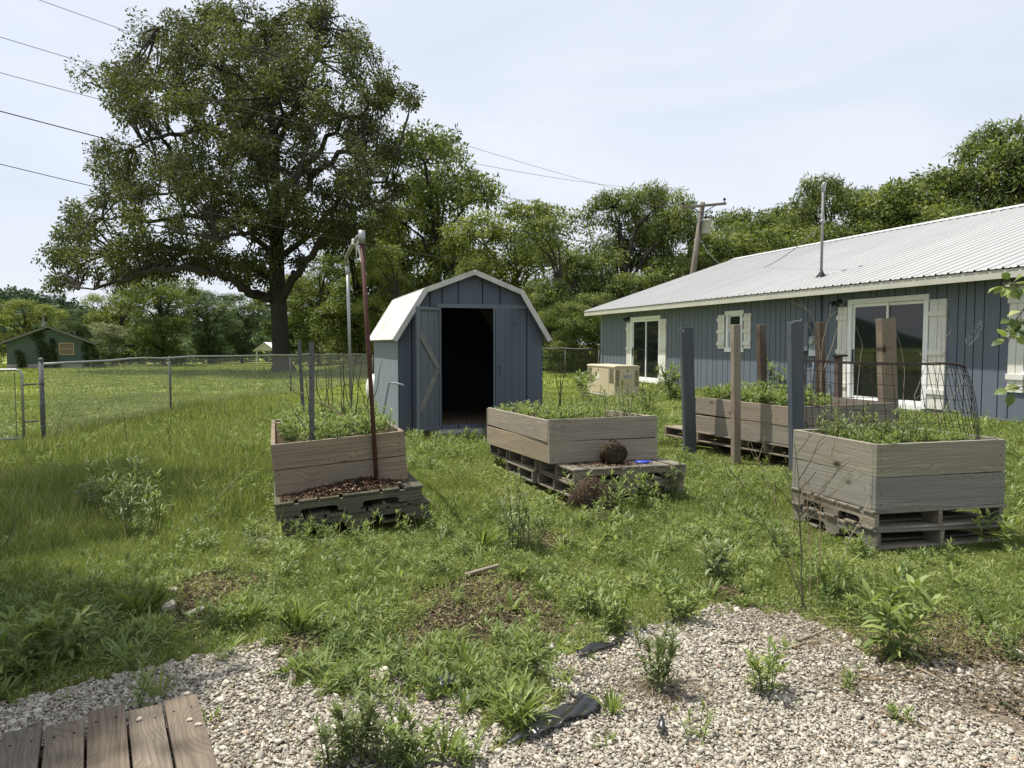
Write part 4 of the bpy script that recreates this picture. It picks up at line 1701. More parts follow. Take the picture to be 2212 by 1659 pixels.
def utility_pole():
    b0 = at(1497, 588, 40.0)
    t0 = at(1518, 437, 40.0)
    dv = (t0 - b0)
    base = b0 - dv * (b0.z - gz(b0.x, 40)) / dv.z
    root = thing('utility_pole', 'leaning wooden utility pole with crossarm and transformer behind the blue house', 'utility pole', base)
    top = t0 - base
    MB().tube([(0, 0, -.5), top * .5, top], [.2, .165, .135], 14).build('pole', M['pole_wood'], root, True)
    ca, cb = at(1470, 450.5, 39.8) - base, at(1566, 441, 40.2) - base
    off = Vector((0, -.2, 0))
    MB().bar(ca + off, cb + off, .11, .13).build('crossarm', M['pole_wood'], root, bevel=.01)
    MB().bar(ca.lerp(cb, .75) + off + Vector((0, 0, -.06)), top * .93 + Vector((0, -.17, 0)), .015, .05).bar(ca.lerp(cb, .25) + off + Vector((0, 0, -.06)), top * .93 + Vector((0, -.17, 0)), .015, .05).build('brace', M['metal_dull'], root)
    for s in (.03, .965):
        p = ca.lerp(cb, s) + off + Vector((0, 0, .06))
        MB().tube([p, p + Vector((0, 0, .1)), p + Vector((0, 0, .11)), p + Vector((0, 0, .2)), p + Vector((0, 0, .24))], [.02, .02, .06, .075, .04], 10).build('insulator', M['black'], root, True)
    tb = at(1525, 505, 39.7) - base
    tt = at(1527, 478, 39.7) - base
    r = thing('transformer', None, None)
    r.parent = root
    MB().tube([tb, tb.lerp(tt, .02), tt, tt + Vector((0, 0, .015)), tt + Vector((0, 0, .06)), tt + Vector((0, 0, .12))], [.23, .245, .245, .27, .27, .1], 20).build('tank', M['transformer'], r, True)
    MB().tube([tt + Vector((-.05, 0, .1)), tt + Vector((-.05, 0, .22)), tt + Vector((-.05, 0, .4))], [.05, .06, .02], 8).build('bushing', M['black'], r, True)
    MB().bar(tb.lerp(tt, .75), top * .86, .06, .08).bar(tb.lerp(tt, .25), top * .80, .06, .08).build('bracket', M['metal_dull'], r)
    q = at(1507, 470, 39.7) - base
    MB().tube([q + Vector((0, 0, .25)), q, q + Vector((0, 0, -.3))], [.03, .045, .03], 8).build('cutout', M['insul'], root, True)
    return base, base + cb + off + Vector((0, 0, .3)), base + ca + off + Vector((0, 0, .3)), base + top * .8


UB, UR, UL, UM = utility_pole()


def curve_pts(px, n=40, off=0.0, ext=1.0, last=None):
    """smooth 3D wire through pixels (left to right) on the plane of the line, extended to the left beyond the frame"""
    P = [on_line(x, y, off) for x, y in px]
    if last is not None:
        P.append(last)
    P = np.array([tuple(p) for p in P])
    s = np.hypot(P[:, 0] - PA.x, P[:, 1] - PA.y)
    c = np.polyfit(s, P[:, 2], 2)
    sm = s.max() + 14
    t = np.linspace(s.min(), sm, n)
    x = np.interp(t, s[::-1], P[::-1, 0]) if False else PA.x + (PB.x - PA.x) / (PB - PA).length * t + pn.x * off
    y = PA.y + (PB.y - PA.y) / (PB - PA).length * t + pn.y * off
    return [Vector((a, b, np.polyval(c, q))) for a, b, q in zip(x, y, t)]


def wire(label, px, off=0.0, r_=.0075, mt='pole_wire'):
    pts = curve_pts(px, off=off)
    o = MB().tube(pts, r_, 5).build('power_line', M[mt], None, True)
    tag(o, label, 'power line', 'overhead power lines')


wire('uppermost thin power line, cutting the top left corner above the oak crown', [(85, 0), (275, 68), (825, 254), (1080, 337), (1224, 381), (1336, 409), (1430, 431), (1480, 447)], .35)
wire('thin power line second from the top, ending at the right tip of the crossarm', [(0, 85), (225, 145), (874, 315), (1080, 361), (1224, 390), (1336, 409.5), (1565, 435)], -.35)
wire('thin power line third from the top at the left edge, passing through the oak', [(0, 158), (200, 210), (700, 337), (1045, 415), (1224, 451), (1294, 464), (1500, 492)], .1)
wire('thick dark cable crossing in front of the oak crown', [(0, 241), (207, 295), (450, 352), (708, 417), (952, 470), (1300, 525), (1500, 545)], .0, .013, 'black_wire')
wire('lowest dark cable at the left edge, slanting steeply into the oak', [(0, 342), (176, 405), (600, 500), (1000, 556), (1500, 600)], .2, .0095, 'black_wire')

# service drop from the pole to the mast
P0 = UM
P1 = MAST_TOP
mids = [at(1560, 552, 36), at(1592, 561, 33), at(1640, 562, 29)]
pts = [P0]
for k in range(1, 24):
    t = k / 24
    q = P0.lerp(P1, t)
    q.z -= 4 * 1.55 * t * (1 - t)
    pts.append(q)
pts.append(P1)
tag(MB().tube(pts, .011, 5).build('service_drop', M['pole_wire'], None, True), 'sagging pale cable from the utility pole to the mast on the roof', 'cable')


# ------------------------------------------------------------------ trees
def crown_mesh(name, C, rad, per, lsize, tmpl, mt, rng, droop=.3, parent=None, up_bias=.5, asp=.55, sq=.75, link=True, tvar=.5):
    """leaves gathered around cluster centres C with radius rad"""
    n = len(C)
    cnt = rng.poisson(per, n) if np.isscalar(per) else per
    idx = np.repeat(np.arange(n), cnt)
    N = len(idx)
    d = rnd_dirs(N, rng)
    rr = rng.random(N) ** .45
    off = d * (rr * np.broadcast_to(rad, n)[idx])[:, None]
    off[:, 2] *= sq
    T = C[idx] + off
    dirs = d * .7 + rnd_dirs(N, rng) * .6
    dirs[:, 2] -= droop
    ups = rnd_dirs(N, rng) * .7 + np.array([0, 0, 1.]) * up_bias + d * .4
    ln = lsize * rng.uniform(.6, 1.35, N)
    Mx = frames(dirs, ups, ln * asp * rng.uniform(.7, 1.2, N), ln)
    V, Fv, nv = scat(tmpl, Mx, T)
    ct = rng.normal(.5, .16 * tvar * 2, n)
    tn = np.clip(ct[idx] + rng.normal(0, .17, N), 0, 1)
    return np_obj(name, V, Fv, nv, mt, np.repeat(tn, len(tmpl[0])), parent, link=link)


OAK_Y = 50.0
OAK_POLY = [(565, 130), (640, 60), (760, 30), (850, 70), (900, 10), (1040, -4), (1170, 30), (1190, 80), (1350, 12), (1480, -5), (1520, 90), (1610, 170), (1660, 240), (1740, 320), (1850, 430),
            (1850, 475), (1740, 500), (1700, 540), (1790, 600), (1800, 690), (1800, 780), (1770, 900), (1690, 1010), (1600, 1090), (1400, 1120), (1345, 1190), (1240, 1130),
            (1170, 1290), (1080, 1250), (1000, 1235), (850, 1195), (640, 1215), (500, 1255), (440, 1330), (300, 1300), (210, 1265), (205, 1150), (262, 1080), (240, 1020), (280, 915), (360, 860), (332, 775),
            (430, 700), (420, 640), (480, 560), (455, 485), (370, 490), (335, 350), (350, 300), (450, 320), (520, 250), (570, 200)]
OAK_POLY = [(x * .4883, y * .4883) for x, y in OAK_POLY]
OAK_HOLES = [(780, 570, 70), (690, 990, 50), (560, 900, 34), (830, 1050, 38), (1100, 1010, 44), (1290, 620, 30), (1460, 780, 40), (1630, 640, 36), (700, 270, 28), (1240, 1040, 24), (600, 600, 34), (430, 430, 26), (1000, 420, 22), (1330, 330, 24), (800, 590, 60), (720, 880, 55), (1060, 1075, 60), (1420, 590, 50), (1110, 90, 42), (640, 930, 40), (920, 870, 34), (1160, 1080, 40), (870, 90, 26), (1390, 880, 34), (990, 560, 30), (640, 660, 36), (1500, 700, 40), (870, 980, 36), (1040, 830, 34), (1560, 1000, 40)]
OAK_HOLES = [(x * .4883, y * .4883, r * .4883) for x, y, r in OAK_HOLES]
OAK_LIMBS = [
    # (pixel x, pixel y, depth offset m, radius m)
    [(613, 806, 0, .95), (610, 785, 0, .66), (607, 755, 0, .58), (604, 700, 0, .54), (601, 640, 0, .52), (598, 570, 0, .47), (597, 500, 0, .42), (597, 420, .3, .33), (592, 330, .6, .26), (585, 240, .4, .19), (578, 150, 0, .13), (574, 60, 0, .05)],
    [(602, 628, 0, .36), (580, 640, -.4, .34), (560, 643, -.8, .32), (535, 632, -1.5, .29), (505, 606, -2.4, .26), (470, 588, -3, .23), (420, 579, -3.4, .2), (350, 582, -3.6, .16), (290, 597, -4, .12), (230, 615, -4.4, .08), (170, 625, -4.6, .04)],
    [(600, 600, 0, .3), (575, 596, 1, .27), (540, 575, 2, .25), (480, 556, 3, .22), (430, 545, 3.6, .19), (370, 532, 4, .16), (310, 540, 4.4, .12), (240, 548, 5, .06)],
    [(598, 500, 0, .27), (560, 492, -.8, .24), (520, 480, -1.7, .21), (450, 462, -2.6, .18), (390, 470, -3.2, .14), (310, 480, -4, .09), (220, 470, -4, .05)],
    [(597, 470, 0, .24), (550, 450, 1.6, .22), (500, 420, 3, .18), (430, 400, 4, .14), (340, 420, 5, .09), (230, 420, 5.5, .05)],
    [(595, 400, 0, .25), (560, 350, -1, .22), (520, 302, -2, .2), (440, 280, -3, .17), (360, 292, -3.6, .12), (290, 320, -4, .06)],
    [(593, 350, 0, .2), (550, 285, 1, .18), (500, 235, 2, .16), (410, 200, 3, .11), (330, 170, 3.6, .08), (220, 190, 4, .04)],
    [(585, 240, 0, .16), (540, 190, -1, .14), (480, 150, -2, .11), (400, 90, -3, .06), (340, 60, -3, .04)],
    [(578, 160, 0, .11), (565, 100, 1, .08), (510, 40, 1.4, .04)],
    [(592, 330, 0, .2), (640, 225, -1.2, .16), (680, 125, -1.8, .11), (705, 40, -2, .05)],
    [(604, 655, 0, .3), (630, 607, -1, .28), (650, 580, -1.6, .25), (680, 540, -2.4, .21), (735, 470, -3.4, .16), (790, 440, -4, .1), (850, 420, -4.4, .05)],
    [(598, 480, 0, .26), (660, 405, -1, .22), (730, 332, -2, .17), (790, 322, -2.6, .12), (870, 345, -3, .06)],
    [(596, 420, 0, .22), (680, 340, 1.2, .18), (740, 262, 2, .14), (820, 222, 2.6, .09), (885, 210, 3, .04)],
    [(600, 560, 0, .22), (680, 500, 2, .18), (760, 402, 3.5, .13), (850, 395, 4, .06)],
    [(597, 520, 0, .22), (620, 470, -4, .17), (640, 400, -7, .12), (660, 330, -9, .06)],
    [(597, 450, 0, .22), (570, 390, 4, .17), (545, 320, 7, .11), (530, 250, 8.5, .05)],
    [(599, 560, 0, .22), (560, 520, -4, .18), (520, 500, -7, .12), (470, 520, -9, .06)],
    [(597, 380, 0, .2), (600, 290, -4, .15), (610, 210, -6.5, .1), (620, 130, -7.5, .05)],
    [(597, 500, 0, .2), (660, 470, 4, .15), (720, 520, 7, .1), (770, 500, 8, .05)],
]


def oak():
    rng = np.random.default_rng(21)
    base = at(612, 800, OAK_Y)
    base.z = gz(base.x, OAK_Y)
    root = thing('oak_tree', 'huge old oak with a broad dark crown standing alone in the field', 'tree', base)
    bb = np.array(base)
    mb = MB()
    S = []
    for L_ in OAK_LIMBS:
        P = [at(x, y, OAK_Y + dy) for x, y, dy, r in L_]
        if L_ is OAK_LIMBS[0]:
            P[0].z = base.z - .2
        pts, rad = [], []
        for i in range(len(P) - 1):
            for k in range(4):
                t = k / 4
                p = P[i].lerp(P[i + 1], t)
                if L_ is not OAK_LIMBS[0] and i > 0:
                    p += Vector(rng.normal(0, .12, 3))
                pts.append(p - base)
                rad.append(L_[i][3] * (1 - t) + L_[i + 1][3] * t)
        pts.append(P[-1] - base)
        rad.append(L_[-1][3])
        mb.tube(pts, rad, 10 if L_ is not OAK_LIMBS[0] else 18)
        S += [np.array(p) for p in pts[(8 if L_ is OAK_LIMBS[0] else 2):]]
    S = np.array(S)
    mb.build('trunk', M['bark'], root, True)
    # cluster centres inside the outline
    n = 5200
    x = rng.uniform(95, 910, n)
    y = rng.uniform(-8, 660, n)
    ok = inpoly(x, y, OAK_POLY)
    for hx_, hy_, hr in OAK_HOLES:
        ok &= np.hypot(x - hx_, y - hy_) > hr * 1.05
    x, y = x[ok], y[ok]
    # distance to outline limits the depth
    pv = np.array(OAK_POLY)
    dm = np.full(len(x), 1e9)
    for i in range(len(pv)):
        a, b = pv[i], pv[(i + 1) % len(pv)]
        ab = b - a
        t = np.clip(((x - a[0]) * ab[0] + (y - a[1]) * ab[1]) / (ab @ ab), 0, 1)
        dm = np.minimum(dm, np.hypot(x - a[0] - t * ab[0], y - a[1] - t * ab[1]))
    dep = np.minimum(10.5, 1.2 + dm * .085)
    # thin with noise so that clumps and gaps form
    dn = rng.uniform(-1, 1, len(x)) * dep
    f = fbm(x * .03, y * .03 + dn * .25, 1.0, 3)
    keep = rng.random(len(x)) < np.clip((f - .31) * 3.2, 0, 1) * .64
    x, y, dn = x[keep], y[keep], dn[keep]
    C = np.array([tuple(at(a, b, OAK_Y + c)) for a, b, c in zip(x, y, dn)]) - bb
    # twigs
    segs = []
    for c in C:
        d2 = ((S - c) ** 2).sum(1)
        k = d2.argmin()
        if d2[k] > 20:
            if rng.random() < .5:
                continue
        m = (S[k] + c) / 2 + rng.normal(0, .2, 3) + np.array([0, 0, .12])
        segs.append((np.array([S[k], m, c]), np.array([.05, .032, .012]) * (1 + .15 * d2[k] ** .5)))
    V, Fv, nv = tubes_np(segs, 4)
    np_obj('twigs', V, Fv, nv, M['bark'], None, root)
    crown_mesh('crown', C, rng.uniform(.5, .95, len(C)), 118, .205, OAKL, M['oak'], rng, .25, root, .5, .6, .8)
    return root


oak()


def tree_proto(seed, Ht, Rw, kind, tmpl, lsize, ncl, per, low=.18, droop=.3, asp=.5):
    """returns (trunk mesh, crown mesh) of a tree of height Ht and crown radius Rw"""
    rng = np.random.default_rng(seed)
    lobes = []
    nl = 13
    for i in range(nl):
        t = (i + .5) / nl
        z = Ht * (low + (1 - low) * t ** .85)
        prof = math.sin(math.pi * min(1, .12 + .88 * (1 - t) ** .75)) ** .7 if kind == 'round' else (1 - t) ** .55
        rr = Rw * prof * rng.uniform(.35, .85)
        a = rng.uniform(0, 2 * math.pi)
        lobes.append((rr * math.cos(a), rr * math.sin(a), z - .04 * Ht, Rw * rng.uniform(.34, .52)))
    lobes = np.array(lobes)
    li = rng.integers(0, nl, ncl)
    d = rnd_dirs(ncl, rng)
    d[:, 2] = np.abs(d[:, 2]) * np.where(rng.random(ncl) < .78, 1, -1)
    C = lobes[li, :3] + d * (lobes[li, 3] * rng.uniform(.62, 1.08, ncl))[:, None] * np.array([1, 1, .8])
    C[:, 2] = np.clip(C[:, 2], low * Ht * .6, Ht)
    cr = crown_mesh('tree_crown', C, rng.uniform(.4, .75, ncl) * Rw / 4.2, per, lsize, tmpl, M['tree_a'], rng, droop, None, .6, asp, .7, link=False, tvar=.9)
    # trunk and limbs
    segs = [(np.array([(0, 0, -.3), (rng.normal(0, .06), rng.normal(0, .06), Ht * .25), (rng.normal(0, .2), rng.normal(0, .2), Ht * .55), (rng.normal(0, .3), rng.normal(0, .3), Ht * .86)]), np.array([.026, .02, .013, .004]) * Ht)]
    for l in lobes:
        z0 = min(l[2] * .75, Ht * .7)
        m = np.array([l[0] * .5, l[1] * .5, (z0 + l[2]) / 2]) + rng.normal(0, .15, 3)
        segs.append((np.array([(0, 0, z0 * .75), m, l[:3]]), np.array([.011, .008, .003]) * Ht))
    for c in C[::3]:
        k = ((lobes[:, :3] - c) ** 2).sum(1).argmin()
        segs.append((np.array([lobes[k, :3], (lobes[k, :3] + c) / 2 + rng.normal(0, .08, 3), c]), np.array([.0035, .0025, .001]) * Ht))
    V, Fv, nv = tubes_np(segs, 5)
    tr = np_obj('tree_trunk', V, Fv, nv, M['bark'], None, None, link=False)
    return tr, cr


PROT = {
    'broad': tree_proto(1, 10, 4.2, 'round', DIAM, .21, 430, 62, .1),
    'broad2': tree_proto(2, 10, 3.8, 'round', DIAM, .2, 430, 62, .06),
    'tall': tree_proto(3, 12, 3.4, 'cone', DIAM, .21, 440, 62, .12),
    'feather': tree_proto(4, 11, 3.9, 'round', LEAF, .25, 360, 74, .2, .5, .26),
    'feather2': tree_proto(5, 10, 3.6, 'round', LEAF, .24, 360, 74, .05, .45, .26),
    'thicket': tree_proto(7, 8, 3.8, 'round', DIAM, .2, 460, 62, .0),
    'bush': tree_proto(6, 3.2, 2.1, 'round', DIAM, .2, 150, 34, .0),
}
_mats_done = {}


def crown_variant(kind, mt):
    k = (kind, mt)
    if k not in _mats_done:
        me = PROT[kind][1].data.copy()
        me.materials.clear()
        me.materials.append(M[mt])
        _mats_done[k] = me
    return _mats_done[k]


PH = {'broad': 10, 'broad2': 10, 'tall': 12, 'feather': 11, 'feather2': 10, 'thicket': 8, 'bush': 3.2}


def tree(name, label, cat, px, ytop, Y, kind, mt, wide=1.0, seed=0, group='trees around the yard'):
    p = at(px, 742, Y)
    g = gz(p.x, p.y)
    hgt = H + (742 - ytop) * Y / F - g
    s = hgt / PH[kind]
    rg = random.Random(seed * 13 + int(px))
    root = thing(name, label, cat, (p.x, p.y, g - .05), (0, 0, rg.uniform(0, 6.28)), group)
    root.scale = (s * wide, s * wide, s)
    if name != 'bush':
        o = bpy.data.objects.new('trunk', PROT[kind][0].data)
        COL.objects.link(o)
        o.parent = root
        o2 = bpy.data.objects.new('crown', crown_variant(kind, mt))
    else:
        o2 = bpy.data.objects.new('foliage', crown_variant(kind, mt))
    COL.objects.link(o2)
    o2.parent = root
    return root


GB = 'trees around the yard'
TREES = [
    # left, behind the field
    ('tree', 'bright yellow-green round tree right behind the green house', 62, 652, 74, 'broad', 'tree_b', 1.25),
    ('tree', 'darker tree cut by the left edge behind the green house', -25, 668, 80, 'broad2', 'tree_a', 1.2),
    ('tree', 'deep green tree just right of the green house roof', 172, 672, 88, 'broad', 'tree_c', 1.0),
    ('tree', 'yellow-green tree under the low left limb of the oak', 262, 612, 80, 'broad2', 'tree_b', 1.05),
    ('tree', 'tall mid green tree with a visible trunk left of the oak trunk', 352, 588, 72, 'broad', 'tree_a', 1.1),
    ('tree', 'dark blue-green tree between the middle fence posts, left of the oak trunk', 452, 632, 84, 'broad2', 'tree_c', 1.25),
    ('tree', 'small dark green tree next to the oak trunk, on its left', 522, 640, 90, 'broad', 'tree_c', 1.1),
    ('tree', 'mid green tree half hidden behind the oak trunk', 640, 600, 76, 'broad', 'tree_a', 1.1),
    ('tree', 'yellow-green tree directly right of the oak trunk', 690, 560, 70, 'broad2', 'tree_a', 1.1),
    ('tree', 'tall second oak with a rounded crown to the right of the great oak', 945, 322, 60, 'broad', 'tree_a', .82),
    ('tree', 'upright dark tree between the great oak and the second oak', 850, 455, 64, 'tall', 'tree_a', 1.25),
    ('tree', 'dark leafy tree filling the gap below the second oak, left of the shed', 770, 500, 62, 'broad2', 'tree_a', 1.2),
    ('tree', 'light green tree behind the left slope of the shed roof', 862, 545, 42, 'feather2', 'tree_b', 1.0),
    ('tree', 'yellow-green feathery tree above the ridge of the shed', 985, 520, 44, 'feather2', 'tree_b', 1.0),
    ('tree', 'broad yellow-green tree behind the right slope of the shed', 1105, 452, 46, 'broad', 'tree_b', 1.05),
    ('tree', 'mid green feathery tree between the shed and the house', 1215, 486, 40, 'feather2', 'tree_a', 1.0),
    ('tree', 'tall tree with a ragged spiky top left of the utility pole', 1345, 416, 46, 'feather', 'tree_a', 1.05),
    ('tree', 'tree with long drooping sprays beside the crossarm of the utility pole', 1440, 418, 48, 'feather', 'tree_a', .6),
    ('tree', 'dense round dark tree right of the utility pole, behind the roof', 1606, 466, 52, 'broad', 'tree_a', .9),
    ('tree', 'second dense round tree behind the roof, left of the mast', 1690, 452, 50, 'broad2', 'tree_a', 1.1),
    ('tree', 'slim feathery tree behind the mast on the roof', 1792, 402, 48, 'feather', 'tree_a', .8),
    ('tree', 'airy feathery tree with sky gaps right of the mast', 1880, 412, 50, 'feather2', 'tree_c', .8),
    ('tree', 'broad green tree behind the right half of the roof', 1985, 392, 48, 'broad', 'tree_a', 1.1),
    ('tree', 'large tree rising above the roof near the right edge', 2085, 335, 46, 'broad2', 'tree_a', 1.1),
    ('tree', 'tallest feathery tree at the right edge above the roof', 2195, 268, 46, 'feather', 'tree_a', 1.0),
    ('tree', 'leafy tree beyond the right edge behind the roof', 2330, 330, 48, 'broad', 'tree_a', 1.2),
]
for i, (nm, lab, px, yt, Y, kd, mt, wd) in enumerate(TREES):
    tree(nm, lab, 'tree', px, yt, Y, kd, mt, wd, i, GB)
BUSHES = [
    ('pale white-flowering bush beside the green house', 232, 700, 68, 'tree_w', 1.0),
    ('dark bush at the right corner of the green house', 205, 752, 62, 'tree_c', .9),
    ('dark low bush on the far side of the field, left of the middle fence post', 300, 738, 78, 'tree_c', 1.7),
    ('dark bush behind the middle fence post', 390, 745, 78, 'tree_c', 1.6),
    ('dark hedge-like bush left of the white carport', 470, 745, 88, 'tree_c', 1.6),
    ('green bush right of the oak trunk, behind the steel stakes', 690, 700, 92, 'tree_a', 1.0),
    ('broad dark bush behind the bent conduit', 765, 655, 94, 'tree_a', 1.1),
    ('shaded thicket left of the shed wall', 835, 640, 46, 'tree_a', 1.0),
    ('thicket hidden mostly by the shed', 930, 645, 42, 'tree_a', 1.1),
    ('thicket behind the right shed wall', 1160, 640, 38, 'tree_a', 1.0),
    ('thicket behind the short chain-link fence', 1225, 655, 35, 'tree_a', 1.0),
    ('dark thicket against the far corner of the blue house', 1290, 640, 36, 'tree_a', 1.0),
    ('thicket behind the low end of the house roof', 1390, 600, 42, 'tree_a', 1.2),
    ('thicket behind the house roof below the utility pole', 1490, 560, 44, 'tree_a', 1.2),
    ('thicket behind the ridge between the pole and the mast', 1620, 520, 46, 'tree_a', 1.4),
    ('thicket behind the ridge below the mast tree', 1760, 500, 46, 'tree_a', 1.2),
    ('thicket behind the ridge on the right', 1950, 460, 46, 'tree_a', 1.3),
]
for i, (lab, px, yt, Y, mt, wd) in enumerate(BUSHES):
    tree('bush', lab, 'bush', px, yt, Y, 'thicket' if yt < 710 and Y < 74 else 'bush', mt, wd, i + 40, 'bushes and thickets')


def undergrowth():
    rng = np.random.default_rng(19)
    px = rng.uniform(190, 900, 620)
    Y = rng.uniform(96, 108, 620)
    top = 742 + 8 * np.sin(px * .03) + 6 * np.sin(px * .11) - 6
    P = []
    for a, b, t in zip(px, Y, top):
        p = at(a, t, b)
        g = gz(p.x, p.y)
        P.append((p.x, p.y, g + (p.z - g) * rng.random() ** .7))
    P = np.array(P)
    o = crown_mesh('undergrowth', P, rng.uniform(.7, 1.3, len(P)), 42, .4, DIAM, M['tree_c'], rng, .3, None, .5, .7, .8)
    tag(o, 'dark undergrowth at the foot of the trees on the far side of the field', 'undergrowth', None, 'stuff')


undergrowth()


def shade_tree():
    """tree just outside the left edge whose crown shades the lower left corner"""
    rng = np.random.default_rng(12)
    b = (-10.8, 8.2, 0)
    root = thing('shade_tree', 'leafy tree outside the left edge that shades the lower left corner', 'tree', b)
    C = []
    for (c, rr, k) in (((-6.76, 4.76, 8.6), (1.95, 2.0, 1.4), 330), ((-8.5, 8.75, 8.6), (2.2, 2.4, 1.4), 200), ((-9.4, 5.7, 8.6), (2.4, 3.0, 1.6), 190)):
        C.append(np.array(c) - np.array(b) + rnd_dirs(k, rng) * (rng.random(k) ** .4)[:, None] * np.array(rr))
    C = np.concatenate(C)
    crown_mesh('crown', C, rng.uniform(.28, .45, len(C)), 46, .17, DIAM, M['tree_a'], rng, .3, root)
    segs = [(np.array([(0, 0, -.2), (.1, 0, 3), (.3, -.1, 6), (.6, -.2, 9)]), np.array([.24, .2, .15, .06]))]
    for c in C[::4]:
        segs.append((np.array([(.3, -.1, 6.2), c * .5 + np.array([.1, 0, 4.0]), c]), np.array([.05, .03, .01])))
    V, Fv, nv = tubes_np(segs, 6)
    np_obj('trunk', V, Fv, nv, M['bark'], None, root)


shade_tree()


# ------------------------------------------------------------------ far hill and its forest
def hill():
    xs = np.linspace(-420, 40, 70)
    ys = np.linspace(190, 420, 40)
    X, Y = np.meshgrid(xs, ys, indexing='ij')
    rx = X / Y

    def hh(X, Y):
        px = CX + F * X / np.maximum(Y, 1) * 1.0
        crest = np.interp(px, [-900, -300, 0, 60, 130, 200, 300, 450, 600, 700, 820, 1000], [560, 600, 628, 634, 650, 672, 690, 690, 682, 690, 715, 735])
        top = (742 - crest) * 330 / F + 1
        k = np.clip((Y - 190) / 140, 0, 1)
        return -2 + (top - 4) * (k * k * (3 - 2 * k))
    Z = hh(X, Y)
    V = np.stack([X, Y, Z], -1).reshape(-1, 3)
    n = len(ys)
    i, j = np.meshgrid(np.arange(len(xs) - 1), np.arange(n - 1), indexing='ij')
    q = np.stack([i * n + j, (i + 1) * n + j, (i + 1) * n + j + 1, i * n + j + 1], -1).reshape(-1)
    struct(np_obj('hill', V, q, np.full(len(q) // 4, 4), M['far_ground'], smooth=True))
    rng = np.random.default_rng(5)
    m = 1500
    x = rng.uniform(-400, 20, m)
    y = rng.uniform(200, 345, m)
    px = CX + F * x / y
    ok = (px > -250) & (px < 760)
    x, y = x[ok], y[ok]
    z = hh(x, y)
    m = len(x)
    r = rng.uniform(2.4, 4.6, m)
    # clusters over each crown
    k = 9
    d = rnd_dirs(m * k, rng)
    d[:, 2] = np.abs(d[:, 2])
    C = np.repeat(np.stack([x, y, z + r * .9], -1), k, 0) + d * np.repeat(r, k)[:, None] * np.array([1, 1, 1.1]) * .8
    o = crown_mesh('hillside_forest', C, np.repeat(r * .38, k), 12, 1.3, DIAM, M['far'], rng, .2, None, .8, .8, .8)
    tag(o, 'distant wooded hillside at the far left', 'forest', None, 'stuff')


M['far_ground'] = plain('forest_floor', (.025, .045, .022), 1, 0, .3, .05, .05)
hill()


